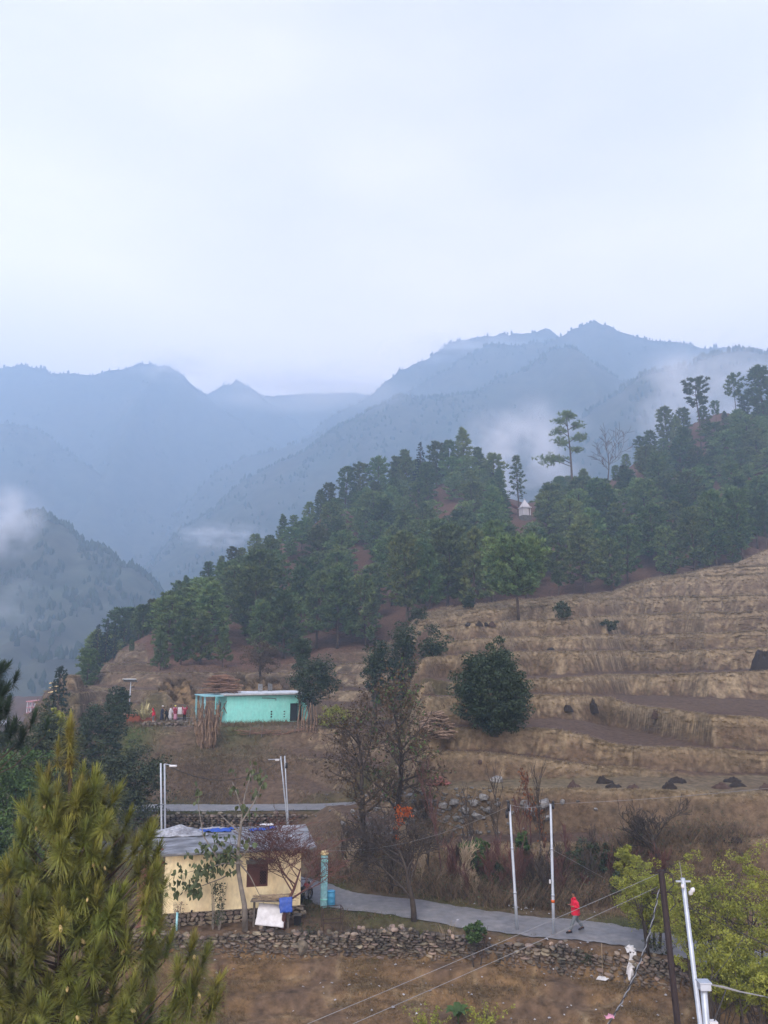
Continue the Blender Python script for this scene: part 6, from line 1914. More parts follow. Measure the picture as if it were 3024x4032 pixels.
# thorny scrub on top of the wall
for i, (sx, Y, h, wd, mt, lab) in enumerate(((1215, 39.3, 0.75, 0.7, m_leaf_oak, 'dry green-brown scrub on the rubble right of the house'), (1400, 39.4, 0.9, 0.4, m_darkbark, 'curved dead branch arching over the rubble'), (1590, 38.9, 0.95, 0.5, m_darkbark, 'cluster of upright dead stems beside the spreading bare tree'), (1330, 39.6, 0.8, 0.5, m_darkbark, 'bare twiggy scrub right of the metal frame'), (1760, 38.7, 0.9, 0.25, m_paletwig, 'pair of thin pale stems on the wall top'), (2300, 36.9, 0.5, 0.5, m_leaf_oak, 'low dry weeds on the wall below the walker'), (2600, 36.0, 0.7, 0.8, m_leaf_dark, 'dark weeds hanging on the wall end near the black pole'))):
    q = on(sx, Y, 3650); g = np.random.default_rng(640 + i)
    e = empty('scrub', q, lab, 'scrub')
    V, F = stalks(46, h, wd, g, 0.3, 0.008, 0.2); link('stems', mesh_np('stems', V, F, m_darkbark if mt is not m_paletwig else m_paletwig), e)
    if mt in (m_leaf_oak, m_leaf_dark):
        C = V[g.integers(0, len(V), 260)] + g.normal(size=(260, 3)) * 0.04; V, F = leaves(C, 0.045, g, 0.2); link('crown', mesh_np('crown', V, F, mt), e)
# undergrowth on the bank beyond the road: nobody could count it
g = np.random.default_rng(66)
UV = []; UF = []; o_ = 0
for k in range(1500):
    sx = g.uniform(1250, 2960); Yb = g.uniform(42.0, 45.2) if sx > 1750 else g.uniform(43.0, 50.0)
    b = P(sx, 3420, Yb); 
    if road_dist(np.array([b.x]), np.array([Yb]))[0][0] < 2.2: continue
    V, F = stalks(12, g.uniform(0.5, 1.8), 0.5, g, 0.4, 0.017, 0.25)
    UV.append(V + np.array([b.x, Yb, gz(b.x, Yb)])); UF.append(F + o_); o_ += len(V)
o = link('undergrowth', mesh_np('undergrowth', np.vstack(UV), np.vstack(UF), mat('dead_stems', (0.06, 0.042, 0.033), 0.9, 0.5, 1.6, coords='World', col2=(0.20, 0.145, 0.09))))
tag(o, 'tangle of dead stems covering the bank beyond the road', 'undergrowth', kind='stuff')
C = np.vstack(UV)[::9]; C = C[g.random(len(C)) < 0.75]; C = C + g.normal(size=C.shape) * 0.12
V, F = leaves(C, 0.05, g, 0.3); o = link('undergrowth', mesh_np('undergrowth_leaves', V, F, m_leaf_oak)); tag(o, 'scattered dull green leaves in the bank undergrowth', 'undergrowth', kind='stuff')
# ================================================================== TURQUOISE HOUSE AND ITS YARD
TA = P(891, 2846, 86.0)
YZ = gz(TA.x, 86.0)
TR = R(24)
TW = 9.3; TD = 6.5; TH = P(891, 2738, 86.0).z - YZ
th = empty('turquoise_house', (TA.x, 86.0, YZ), 'long low turquoise house with flat white-edged roof', 'house', rz=TR)
t_ = MB()
dx0 = TW * 0.775; dx1 = dx0 + 0.95; dz1 = 2.0
t_.box(0, dx0, 0, 0.25, -0.5, TH); t_.box(dx1, TW, 0, 0.25, -0.5, TH); t_.box(dx0, dx1, 0, 0.25, dz1, TH); t_.box(dx0, dx1, 0, 0.25, -0.5, 0.02)
t_.box(TW - 0.25, TW, 0.252, TD, -0.5, TH); t_.box(0.252, TW - 0.252, TD - 0.25, TD, -0.5, TH)
# gable end with two openings
t_.box(0, 0.25, 0.252, 1.0, -0.5, TH); t_.box(0, 0.25, 1.8, 3.0, -0.5, TH); t_.box(0, 0.25, 3.9, TD - 0.252, -0.5, TH); t_.box(0, 0.25, 1.0, 1.8, 2.1, TH); t_.box(0, 0.25, 3.0, 3.9, 2.1, TH); t_.box(0, 0.25, 1.0, 1.8, -0.5, 0.8); t_.box(0, 0.25, 3.0, 3.9, -0.5, 0.02)
t_.build('wall', m_turq, th)
m_door = mat('dark_door', (0.022, 0.030, 0.034), 0.7, 0.2, 5)
d_ = MB().box(dx0 + 0.05, dx1 - 0.05, 0.10, 0.15, 0.03, dz1 - 0.03).build('door', m_door, th)
MB().box(dx0, dx0 + 0.05, 0.06, 0.2, 0.02, dz1).box(dx1 - 0.05, dx1, 0.06, 0.2, 0.02, dz1).build('door_frame', m_door, d_)
MB().box(dx0 + 0.1, dx0 + 0.14, 0.06, 0.099, 0.95, 1.07).build('handle', m_chrome, d_)
w1 = MB().box(0.10, 0.14, 1.04, 1.76, 0.84, 2.06).build('window', m_brown, th)
MB().box(0.04, 0.09, 1.38, 1.42, 0.84, 2.06).box(0.04, 0.09, 1.04, 1.379, 1.43, 1.47).box(0.04, 0.09, 1.421, 1.76, 1.43, 1.47).build('bars', m_turq, w1)
MB().box(0.10, 0.14, 3.04, 3.86, 0.04, 2.06).build('door', m_brown, th)
slab(-0.45, TW + 0.4, -0.35, TD + 0.3, TH + 0.003, TH + 0.16, 24, 16, 0.02, 701).build('roof', mat('pale_roof', (0.52, 0.56, 0.60), 0.7, 0.2, 0.8, col2=(0.33, 0.36, 0.38), spec=0.35), th)
MB().box(-0.46, TW + 0.41, -0.36, -0.30, TH - 0.06, TH + 0.001).build('drip_edge', m_dkcem, th)
# porch roof on posts at the gable
MB().box(-2.6, -0.455, -0.2, 5.2, TH - 0.10, TH - 0.02).build('porch_roof', m_cyan, th)
for yy in (0.0, 2.4, 4.9): MB().box(-2.5, -2.32, yy, yy + 0.18, -0.6, TH - 0.102).build('porch_post', m_cyan, th)
MB().tube([(3.9, -0.05, TH - 0.35), (4.9, -0.05, TH - 0.38)], 0.04, 6).tube([(4.9, -0.05, TH - 0.38), (5.5, -0.05, TH - 0.45), (5.5, -0.05, TH - 0.65)], 0.035, 6).build('drain_pipe', m_dkcem, th)
for k in range(3):
    MB().box(4.95, 5.12, -0.02, -0.001, 0.5 + 0.28 * k, 0.66 + 0.28 * k).build('vent_hole', m_door, th)
    MB().box(6.45, 6.62, -0.02, -0.001, 0.5 + 0.28 * k, 0.60 + 0.28 * k).build('vent_hole', m_door, th)
for (xx, yy) in ((4.9, 5.2), (6.2, 5.6)): MB().box(xx, xx + 0.45, yy, yy + 0.4, TH + 0.15, TH + 1.0).build('chimney', m_stone_pale, th)
TM = Matrix.Translation(th.location) @ Matrix.Rotation(TR, 4, 'Z')
# firewood on the roof
m_log = mat('firewood', (0.115, 0.062, 0.042), 0.9, 0.4, 4, coords='World', col2=(0.20, 0.125, 0.085))
def log_pile(name, loc, rx, ry, h, n, label, seed, rz=0.0, L=(0.8, 1.9), r=(0.03, 0.075), ml=None, cat='firewood'):
    e = empty(name, loc, label, cat, rz=rz); g = np.random.default_rng(seed)
    big = []; small = MB()
    for k in range(n):
        zz_ = h * g.random(); f = math.sqrt(max(0.06, 1 - (zz_ / h) ** 2))
        x = g.uniform(-1, 1) * rx * f; y = g.uniform(-1, 1) * ry * f; a = g.normal(0, 0.45); l = g.uniform(*L) / 2
        p0 = (x - l * math.cos(a), y - l * math.sin(a), zz_ + 0.03); p1 = (x + l * math.cos(a), y + l * math.sin(a), zz_ + 0.03 + g.normal(0, 0.1))
        if k < 70: MB().tube([p0, p1], g.uniform(*r), 6).build('log', ml or m_log, e)
        else: small.tube([p0, p1], g.uniform(*r) * 0.7, 4)
    if n > 70: o = small.build('small_sticks', ml or m_log, e); o['kind'] = 'stuff'
    return e


pile_c = TM @ Vector((-0.2, 2.2, TH + 0.16))
log_pile('firewood_pile', pile_c, 1.75, 1.3, 1.9, 240, 'heap of brown firewood on the roof of the turquoise house', 711, 0.0)
pw = hit(1712, 2905)
log_pile('firewood_pile', pw, 1.3, 0.9, 1.75, 230, 'rounded stack of pale split firewood beside the half-bare trees', 712, 0.2, (0.4, 0.9), (0.04, 0.09), mat('pale_firewood', (0.26, 0.19, 0.14), 0.9, 0.45, 3, coords='World', col2=(0.10, 0.07, 0.055)))
pw = hit(1725, 3090)
e = empty('brick_pile', pw, 'low heap of reddish bricks at the terrace edge', 'bricks'); rgb_ = random.Random(4)
bigb = MB().box(-0.12, 0.12, -0.06, 0.06, -0.04, 0.04).mesh('brick', m_brick, False, 0.006)
for k in range(70):
    zz_ = 0.42 * rgb_.random() ** 1.5; f = 1 - zz_ / 0.5
    link('brick', bigb, e, (rgb_.uniform(-1, 1) * 0.85 * f, rgb_.uniform(-1, 1) * 0.5 * f, 0.05 + zz_), (rgb_.gauss(0, 0.3), rgb_.gauss(0, 0.3), rgb_.random() * 6.28), 1.25)
# terracotta planter wall, slab of the yard
m_terra = mat('terracotta_paint', (0.27, 0.085, 0.05), 0.85, 0.2, 2, bump=0.2)
for (s0, s1, y0, y1, lab) in ((497, 549, 2816, 2856, 'rust-red low block wall at the yard corner by the lamp post'), (552, 610, 2828, 2852, 'shorter rust-red kerb right of the block wall')):
    a = P(s0, y1, 87.5); b = P(s1, y1, 87.5); h = P(s0, y0, 87.5).z - gz(a.x, 87.5)
    e = empty('low_wall', (a.x, 87.5, gz(a.x, 87.5)), lab, 'wall'); e['kind'] = 'thing'
    MB().box(0, b.x - a.x, 0, 0.35, -0.5, max(h, 0.35)).build('body', m_terra, e, bevel=0.02)
    MB().box(-0.04, b.x - a.x + 0.04, -0.04, 0.39, max(h, 0.35) + 0.002, max(h, 0.35) + 0.06).build('coping', m_terra, e)
a = P(632, 2845, 88.2); b = P(778, 2845, 88.2); zs_ = YZ
ys = empty('yard_slab', (a.x, 88.2, zs_), 'grey concrete slab where the people stand', 'slab')
MB().box(0, b.x - a.x, -0.6, 3.2, -0.3, 0.14).build('slab', m_dkcem, ys, bevel=0.02)
MB().box(0.3, b.x - a.x - 0.5, 2.2, 3.0, 0.142, 0.30).build('step', m_dkcem, ys, bevel=0.02)
SLAB_Z = zs_ + 0.14

# ---- people
m_skin = mat('skin', (0.22, 0.12, 0.08), 0.6, 0.1, 10); m_hair = mat('black_hair', (0.010, 0.008, 0.008), 0.6, 0.2, 20)


def skin_mesh(name, verts, edges, radii, m, sub=2, root=0):
    me = bpy.data.meshes.new(name + '_skel'); me.from_pydata(verts, edges, [])
    ob = bpy.data.objects.new(name + '_skel', me); COL.objects.link(ob)
    md = ob.modifiers.new('skin', 'SKIN'); md.use_smooth_shade = True; md.branch_smoothing = 0.6
    sv = me.skin_vertices[0].data
    for i, r_ in enumerate(radii):
        sv[i].radius = r_ if hasattr(r_, '__len__') else (r_, r_); sv[i].use_root = (i == root)
    sb = ob.modifiers.new('sub', 'SUBSURF'); sb.levels = sub; sb.render_levels = sub
    dg = bpy.context.evaluated_depsgraph_get()
    out = bpy.data.meshes.new_from_object(ob.evaluated_get(dg))
    bpy.data.objects.remove(ob); out.name = name
    out.materials.clear(); out.materials.append(m)
    for p_ in out.polygons: p_.use_smooth = True
    return out


def person(p, rz, label, top, bottom, shoe, H=1.68, stride=0.0, bend=0.0, arms='down', hat=None, skirt=False, detail=2):
    """facing +X; stride in metres between the feet; bend = forward lean"""
    k = H / 1.7
    hipz = 0.92 - 0.06 * abs(stride)
    sh = Vector((math.sin(bend) * 0.52, 0, hipz + math.cos(bend) * 0.52))
    hd = sh + Vector((math.sin(bend * 1.0) * 0.24 + 0.03, 0, math.cos(bend * 0.9) * 0.235))
    f = stride / 2
    J = {'pelvis': (0, 0, hipz), 'chest': (sh * 0.55 + Vector((0, 0, hipz * 0.45)))[:], 'neck': sh[:], 'head0': (hd - Vector((0, 0, 0.09)))[:], 'head': hd[:], 'crown': (hd + Vector((0, 0, 0.10)))[:]}
    legs = {}
    for s, sg in (('l', 1), ('r', -1)):
        fx = f * sg
        knee = (fx * 0.45 + 0.05, 0.09 * sg, hipz * 0.52); back = fx < -0.05
        ank = (fx * 1.0, 0.09 * sg, 0.10 + (0.06 if back else 0.0)); toe = (fx + 0.17, 0.10 * sg, 0.03 if not back else 0.035)
        legs[s] = ((0.0, 0.085 * sg, hipz - 0.06), knee, ank, toe)
    ar = {}
    for s, sg in (('l', 1), ('r', -1)):
        s0 = sh + Vector((-0.01, 0.18 * sg, -0.05))
        if arms == 'down': e_ = s0 + Vector((-0.04 - 0.25 * f * sg, 0.06 * sg, -0.27)); h_ = e_ + Vector((0.08 - 0.3 * f * sg, 0.0, -0.25))
        elif arms == 'front': e_ = s0 + Vector((-0.05, 0.05 * sg, -0.27)); h_ = e_ + Vector((0.22, -0.07 * sg, 0.05))
        elif arms == 'up': e_ = s0 + Vector((0.12, 0.12 * sg, 0.10)); h_ = e_ + Vector((0.02, -0.08 * sg, 0.26))
        else: e_ = s0 + Vector((0.10, 0.03 * sg, -0.26)); h_ = e_ + Vector((0.14, -0.03 * sg, -0.22))
        ar[s] = (s0[:], e_[:], h_[:])
    S = lambda q: (q[0] * k, q[1] * k, q[2] * k)
    root = empty('person', p, label, 'person', rz=rz)
    # body, one continuous skin surface
    vs = []; es = []; rs = []

    def addv(q, r_):
        vs.append(S(q)); rs.append(r_ if not hasattr(r_, '__len__') else (r_[0] * k, r_[1] * k)); return len(vs) - 1
    pe = addv(J['pelvis'], (0.13, 0.11)); ch = addv(J['chest'], (0.14, 0.11)); ne = addv(J['neck'], (0.055, 0.055)); h0 = addv(J['head0'], (0.062, 0.07)); h1 = addv(J['head'], (0.075, 0.088)); h2 = addv(J['crown'], (0.05, 0.06))
    es += [(pe, ch), (ch, ne), (ne, h0), (h0, h1), (h1, h2)]
    for s in 'lr':
        a = addv(legs[s][0], 0.085); b = addv(legs[s][1], 0.06); c = addv(legs[s][2], 0.042); d = addv(legs[s][3], 0.035); es += [(pe, a), (a, b), (b, c), (c, d)]
        a = addv(ar[s][0], 0.058); b = addv(ar[s][1], 0.042); c = addv(ar[s][2], 0.030); d2 = Vector(ar[s][2]) + (Vector(ar[s][2]) - Vector(ar[s][1])).normalized() * 0.12; d = addv(d2[:], 0.022); es += [(ch, a), (a, b), (b, c), (c, d)]
    link('body', skin_mesh('body', vs, es, rs, m_skin, detail), root)
    if detail > 1:
        for s, sg in (('l', 1), ('r', -1)):
            hv = Vector(ar[s][2]); dr = (hv - Vector(ar[s][1])).normalized(); side = Vector((0, 1, 0)); fm_ = MB()
            base = hv + dr * 0.07
            for q, (o_, l_) in enumerate(((-0.03, 0.07), (-0.01, 0.085), (0.01, 0.08), (0.03, 0.06))):
                a0 = base + side * o_; a1 = a0 + dr * l_ * 0.55; a2 = a1 + (dr + Vector((0.4, 0, -0.3))).normalized() * l_ * 0.45
                fm_.tube([S(a0), S(a1), S(a2)], [0.010, 0.009, 0.006], 6)
            a0 = hv + dr * 0.02 - side * 0.03 * sg; fm_.tube([S(a0), S(a0 + (dr * 0.6 - side * 0.6 * sg).normalized() * 0.05)], [0.011, 0.008], 6)
            fm_.build('fingers', m_skin, root, True)
        # nose, ears
        hh_ = Vector(J['head']); MB().tube([S(hh_ + Vector((0.07, 0, 0.01))), S(hh_ + Vector((0.105, 0, -0.02)))], [0.012, 0.016], 6).build('nose', m_skin, root, True)
        for sg in (1, -1): MB().tube([S(hh_ + Vector((-0.01, 0.075 * sg, 0.02))), S(hh_ + Vector((-0.015, 0.09 * sg, -0.02)))], [0.014, 0.012], 6).build('ear', m_skin, root, True)
    # jacket
    vs = []; es = []; rs = []
    a = addv((J['pelvis'][0], 0, hipz - 0.17), (0.22, 0.20)); b = addv((Vector(J['pelvis']) + Vector((0, 0, 0.06)))[:], (0.225, 0.20)); c0_ = addv((Vector(J['pelvis']).lerp(sh, 0.5))[:], (0.23, 0.205)); c = addv((Vector(J['pelvis']).lerp(sh, 0.8))[:], (0.24, 0.20)); d = addv((sh + Vector((0, 0, 0.03)))[:], (0.11, 0.10)); es += [(a, b), (b, c0_), (c0_, c), (c, d)]
    for s in 'lr':
        q0 = addv(ar[s][0], 0.10); q1 = addv(ar[s][1], 0.082); q2 = addv(ar[s][2], 0.060); es += [(c, q0), (q0, q1), (q1, q2)]
    link('jacket', skin_mesh('jacket', vs, es, rs, top, detail, 1), root)
    if detail > 1: MB().tube([S(sh + Vector((0.03, 0.0, 0.0))), S(sh + Vector((0.0, 0, 0.09)))], [0.10 * k, 0.075 * k], 12).build('collar', top, root, True)
    # trousers or long skirt
    if skirt:
        MB().lathe([(0.26 * k, 0.06 * k), (0.24 * k, 0.3 * k), (0.19 * k, 0.7 * k), (0.15 * k, (hipz + 0.02) * k)], 14).build('skirt', bottom, root, True)
    else:
        vs = []; es = []; rs = []
        pe = addv((0, 0, hipz - 0.02), (0.12, 0.11))
        for s in 'lr':
            a = addv(legs[s][0], 0.105); b = addv(legs[s][1], 0.085); m_ = tuple(np.array(legs[s][1]) * 0.0 + np.array(legs[s][2]) * 1.0); c = addv(m_, 0.072); es += [(pe, a), (a, b), (b, c)]
        link('trousers', skin_mesh('trousers', vs, es, rs, bottom, detail), root)
    for s in 'lr':
        an, to = Vector(legs[s][2]), Vector(legs[s][3])
        heel = an + Vector((-0.06, 0, -0.06)); MB().tube([S(heel), S(an + Vector((0.02, 0, -0.045))), S(to + Vector((0.0, 0, 0.012))), S(to + Vector((0.05, 0, 0.005)))], [0.045 * k, 0.052 * k, 0.045 * k, 0.025 * k], 8).build('shoe', shoe, root, True)
    hc = Vector(J['head'])
    if hat is None:
        n = 12; vs = []; fs = []
        for i in range(6):
            ph = math.pi / 2 * i / 5
            for j in range(n):
                a = 2 * math.pi * j / n
                low = -0.055 if math.cos(a) < 0.3 else 0.035
                zz_ = low + (0.125 - low) * math.sin(ph); rr_ = math.cos(ph * 0.98)
                vs.append(S(hc + Vector((-0.008 + 0.098 * rr_ * math.cos(a), 0.088 * rr_ * math.sin(a), zz_))))
        for i in range(5):
            for j in range(n): fs.append((i * n + j, i * n + (j + 1) % n, (i + 1) * n + (j + 1) % n, (i + 1) * n + j))
        fs.append(tuple(5 * n + j for j in range(n)))
        MB().add(vs, fs).build('hair', m_hair, root, True)
    else:
        MB().lathe([(0.10 * k, 0), (0.115 * k, 0.05 * k), (0.09 * k, 0.12 * k), (0.03 * k, 0.15 * k)], 12, S(hc + Vector((0, 0, 0.0)))).build('hat', hat, root, True)
    return root


def fab(name, c, r=0.85): return mat(name, c, r, 0.15, 12, bump=0.3, bscale=40)
m_redj = fab('red_fabric', (0.50, 0.012, 0.040)); m_gtr = fab('grey_trousers', (0.115, 0.135, 0.15)); m_shoe = fab('dark_shoes', (0.022, 0.016, 0.018))
f_l = P(2268, 3688, 38.6); g_w = float(terrain_fast(np.array([f_l.x]), np.array([38.6]))[0])
person((f_l.x, 38.45, 0.04), R(195), 'walker in a red jacket and grey trousers striding along the road', m_redj, m_gtr, m_shoe, 1.70, 0.74, 0.05, 'front', None, False, 2)
m_mar = fab('maroon_fabric', (0.22, 0.02, 0.04)); m_nav = fab('navy_fabric', (0.02, 0.025, 0.05)); m_blk = fab('black_fabric', (0.012, 0.012, 0.014)); m_wht = fab('white_fabric', (0.6, 0.6, 0.62)); m_pnk = fab('pink_fabric', (0.45, 0.22, 0.30)); m_yl = fab('yellow_hat', (0.65, 0.58, 0.15)); m_grn = fab('green_bundle', (0.05, 0.12, 0.03))
for (sx, Yp, z_, rz_, lab, t1, t2, hat, sk, arms, bend, str_) in (
        (604, 87.0, None, 200, 'person in a red top standing beside the dry palm', m_redj, m_gtr, None, False, 'up', 0.0, 0.1),
        (637, 88.4, SLAB_Z, 30, 'person in a navy top and white head cloth at the slab edge', m_nav, m_nav, m_wht, True, 'down', 0.0, 0.0),
        (657, 87.9, SLAB_Z, 180, 'person in black bending forward on the slab', m_blk, m_blk, None, False, 'down', 0.55, 0.4),
        (669, 88.8, SLAB_Z, 0, 'person in white next to the bending one', m_wht, m_wht, None, True, 'reach', 0.1, 0.0),
        (690, 89.0, SLAB_Z, 250, 'person in a yellow hat and maroon clothes', m_mar, m_pnk, m_yl, True, 'front', 0.1, 0.0),
        (726, 87.9, SLAB_Z, 120, 'person in a maroon jacket carrying a green bundle on the head', m_mar, m_blk, m_grn, False, 'up', 0.0, 0.1)):
    q = P(sx, 2835, Yp); z0 = gz(q.x, Yp) if z_ is None else z_
    person((q.x, Yp, z0), R(rz_), lab, t1, t2, m_shoe, 1.55, str_, bend, arms, hat, sk, 1)
# washing
lw = empty('washing_line', (P(700, 2830, 89.6).x, 89.6, SLAB_Z), 'pink and white cloths hanging on a line behind the people', 'washing')
for xx in (-1.0, 1.2): MB().tube([(xx, 0, 0), (xx, 0, 1.5)], 0.03, 6).build('post', m_oldwood, lw)
MB().tube([(-1.0, 0, 1.45), (0.1, 0, 1.38), (1.2, 0, 1.45)], 0.01, 4).build('line', m_dark, lw)
for k, mm_ in enumerate((m_pnk, m_wht, m_pnk)): MB().box(-0.6 + k * 0.55, -0.15 + k * 0.55, -0.015, 0.015, 0.62, 1.385).build('cloth', mm_, lw)

# dry palm clump
m_dryleaf = mat('dry_frond', (0.50, 0.44, 0.26), 0.85, 0.3, 2, coords='World', col2=(0.32, 0.30, 0.14), trans=0.15)
q = P(568, 2828, 87.8); zq = gz(q.x, 87.8)
dp = empty('dry_palm', (q.x, 87.8, zq), 'pale dry fountain-shaped palm clump behind the rust-red wall', 'plant')
rgp = random.Random(3)
for k in range(46):
    a = rgp.random() * 6.28; L = rgp.uniform(1.7, 3.0); sp = rgp.uniform(0.15, 0.95)
    d = Vector((math.cos(a), math.sin(a), 0)); s = Vector((-math.sin(a), math.cos(a), 0))
    pts = [d * (0.15 + sp * L * 0.55 * t) + Vector((0, 0, L * (t - 0.42 * sp * t * t * 1.5))) for t in (0, 0.3, 0.55, 0.8, 1.0)]
    vs = []
    for t, pt in enumerate(pts): w_ = (0.03, 0.09, 0.10, 0.07, 0.01)[t]; vs += [pt - s * w_, pt + s * w_]
    MB().add(vs, [(2 * j, 2 * j + 1, 2 * j + 3, 2 * j + 2) for j in range(4)]).build('frond', m_dryleaf, dp)
# dead banana clump
m_deadst = mat('dead_stalk', (0.24, 0.165, 0.105), 0.92, 0.4, 1.6, bump=0.4, coords='World', col2=(0.11, 0.075, 0.055))
q = hit(812, 2935); dbn = empty('dead_stalk_clump', q, 'tall clump of dead brown banana stalks before the turquoise house', 'plant')
topz = P(812, 2742, q.y).z - q.z; rgd = random.Random(8); hang = MB()
for k in range(64):
    a = rgd.random() * 6.28; rr_ = 0.95 * math.sqrt(rgd.random()); b0 = Vector((rr_ * math.cos(a) * 0.9, rr_ * math.sin(a) * 0.8, -0.2))
    hh_ = topz * rgd.uniform(0.55, 1.02); lean_ = Vector((b0.x * rgd.uniform(0.1, 0.7) + rgd.gauss(0, 0.15), b0.y * 0.4, hh_))
    if k < 2: lean_ = Vector((-1.5 if k == 0 else 1.3, 0, topz * 0.72)); b0 = Vector((-0.6 if k == 0 else 0.6, 0, 0.9))
    mid = b0.lerp(b0 + lean_, 0.5) + Vector((rgd.gauss(0, 0.2), rgd.gauss(0, 0.15), 0))
    MB().tube([b0, mid, b0 + lean_], [rgd.uniform(0.05, 0.10), rgd.uniform(0.04, 0.07), rgd.uniform(0.02, 0.04)], 6).build('stalk', m_deadst, dbn)
    for j in range(5):
        t = rgd.uniform(0.2, 0.9); c = b0.lerp(b0 + lean_, t); l = rgd.uniform(0.5, 1.3); w_ = rgd.uniform(0.03, 0.08); dd = Vector((rgd.gauss(0, 0.2), rgd.gauss(0, 0.2), 0))
        hang.add([c + Vector((-w_, -0.1, 0)), c + Vector((w_, -0.1, 0)), c + dd + Vector((w_ * 0.6, -0.12, -l)), c + dd + Vector((-w_ * 0.6, -0.12, -l))], [(0, 1, 2, 3)])
o = hang.build('dead_leaves', m_deadst, dbn); o['kind'] = 'stuff'
q = hit(1210, 2880); d2_ = empty('dead_stalk_clump', q, 'few pale dead stalks below the forked tree beside the house', 'plant')
for k in range(7):
    x = -0.9 + 0.3 * k; MB().tube([(x, 0, -0.2), (x + rgd.gauss(0, 0.1), 0, 1.0), (x + rgd.gauss(0.1, 0.25), 0, rgd.uniform(1.8, 3.0))], [0.09, 0.08, 0.04], 6).build('stalk', m_deadst, d2_)
# fallen brush fence below the house
q = hit(1060, 2895); bf = empty('brush_fence', q, 'fallen brushwood fence of long poles below the turquoise house', 'fence')
for k in range(16):
    a = rgd.gauss(0, 0.22); l = rgd.uniform(1.5, 3.4); x = rgd.uniform(-2.4, 3.4); zz_ = 0.1 + 0.5 * rgd.random()
    MB().tube([(x - l / 2, rgd.gauss(0, 0.2), zz_ - a * l / 2), (x + l / 2, rgd.gauss(0, 0.2), zz_ + a * l / 2)], 0.035, 5).build('pole', m_log, bf)
for x in (-2.0, -0.8, 1.2, 2.6): MB().tube([(x, 0, -0.2), (x + 0.1, 0, 1.0)], 0.045, 5).build('stake', m_oldwood, bf)
# white shed
q = P(1278, 2904, 84.5); zq = gz(q.x, 84.5); e_ = P(1392, 2904, 84.5)
shd = empty('white_shed', (q.x, 84.5, zq), 'low white-walled shed half hidden by trunks', 'shed'); hh_ = P(1300, 2852, 84.5).z - zq; ww = e_.x - q.x
MB().box(0, ww, 0, 2.2, -0.4, hh_).build('wall', mat('white_wash', (0.62, 0.68, 0.72), 0.85, 0.15, 2, bump=0.2), shd)
MB().box(-0.15, ww + 0.15, -0.2, 2.4, hh_ + 0.003, hh_ + 0.1).build('roof', m_dkcem, shd)
for xx in (0.05, ww * 0.45, ww * 0.62): MB().box(xx, xx + (0.28 if xx > 1 else 0.2), -0.14, -0.01, -0.3, hh_).build('post', m_darkbark, shd)
# solar lamp post
q = P(507, 2816, 88.2); zq = gz(q.x, 88.2); hh_ = P(507, 2684, 88.2).z - zq
m_galv = mat('galvanised_steel', (0.33, 0.37, 0.42), 0.45, 0.15, 3, metal=0.35, spec=0.5)
lp = empty('solar_lamp', (q.x, 88.2, zq), 'solar street lamp with flat panel above the yard', 'lamp post')
MB().tube([(0, 0, -0.3), (0.0, 0, hh_)], [0.06, 0.045], 8).build('pole', m_galv, lp, True)
MB().box(-0.75, 0.75, -0.35, 0.35, -0.03, 0.03).build('solar_panel', m_galv, lp, loc=(-0.1, 0, hh_ + 0.15), rot=(R(-25), 0, 0))
MB().tube([(0, 0, hh_ - 0.6), (0.35, -0.2, hh_ - 0.5)], 0.025, 6).build('arm', m_galv, lp); MB().box(0.22, 0.52, -0.32, -0.12, hh_ - 0.62, hh_ - 0.52).build('lamp_head', m_dark, lp)
# shrine
q = P(2067, 2030, 226); zq = min(gz(q.x, 226), q.z)
m_white2 = mat('white_lime', (0.50, 0.49, 0.52), 0.85, 0.12, 1)
sr = empty('hill_shrine', (q.x, 226, q.z - 0.1), 'small white shrine with pyramid roof on the wooded hill', 'shrine', rz=0.35)
W = 1.4; Hs = 2.3
MB().box(-W, W, -W, W, -3.5, 0.0).build('base', m_dkcem, sr)
MB().box(-W * 0.92, W * 0.45, -W * 0.92, W * 0.92, 0.003, Hs).box(W * 0.45, W * 0.92, -W * 0.2, W * 0.92, 0.003, Hs).box(W * 0.78, W * 0.92, -W * 0.92, -W * 0.72, 0.003, Hs).build('wall', m_white2, sr)
MB().box(W * 0.46, W * 0.77, -W * 0.3, -W * 0.21, 0.1, Hs - 0.2).build('doorway', m_brown, sr)
MB().box(-W * 1.08, W * 1.08, -W * 1.08, W * 1.08, Hs + 0.003, Hs + 0.3).build('eaves', m_white2, sr)
MB().add([(-W * 0.9, -W * 0.9, Hs + 0.302), (W * 0.9, -W * 0.9, Hs + 0.302), (W * 0.9, W * 0.9, Hs + 0.302), (-W * 0.9, W * 0.9, Hs + 0.302), (-0.1, -0.1, Hs + 2.6), (0.1, -0.1, Hs + 2.6), (0.1, 0.1, Hs + 2.6), (-0.1, 0.1, Hs + 2.6)], [(0, 1, 5, 4), (1, 2, 6, 5), (2, 3, 7, 6), (3, 0, 4, 7), (4, 5, 6, 7), (3, 2, 1, 0)]).build('roof', m_white2, sr)
MB().lathe([(0.06, 0), (0.14, 0.2), (0.03, 0.5)], 8, (0, 0, Hs + 2.6)).build('finial', m_white2, sr)
q = P(2015, 1995, 229); sk_ = empty('lean_to_roof', (q.x, 229, q.z - 2.0), 'reddish tin roof sloping beside the white shrine', 'shed')
MB().add([(-2.4, -1.5, 3.6), (2.3, -1.5, 1.3), (2.3, 1.5, 1.3), (-2.4, 1.5, 3.6), (-2.4, -1.5, 3.5), (2.3, -1.5, 1.2), (2.3, 1.5, 1.2), (-2.4, 1.5, 3.5)], [(0, 1, 2, 3), (7, 6, 5, 4), (0, 4, 5, 1), (1, 5, 6, 2), (2, 6, 7, 3), (3, 7, 4, 0)]).build('roof', m_terra, sk_)
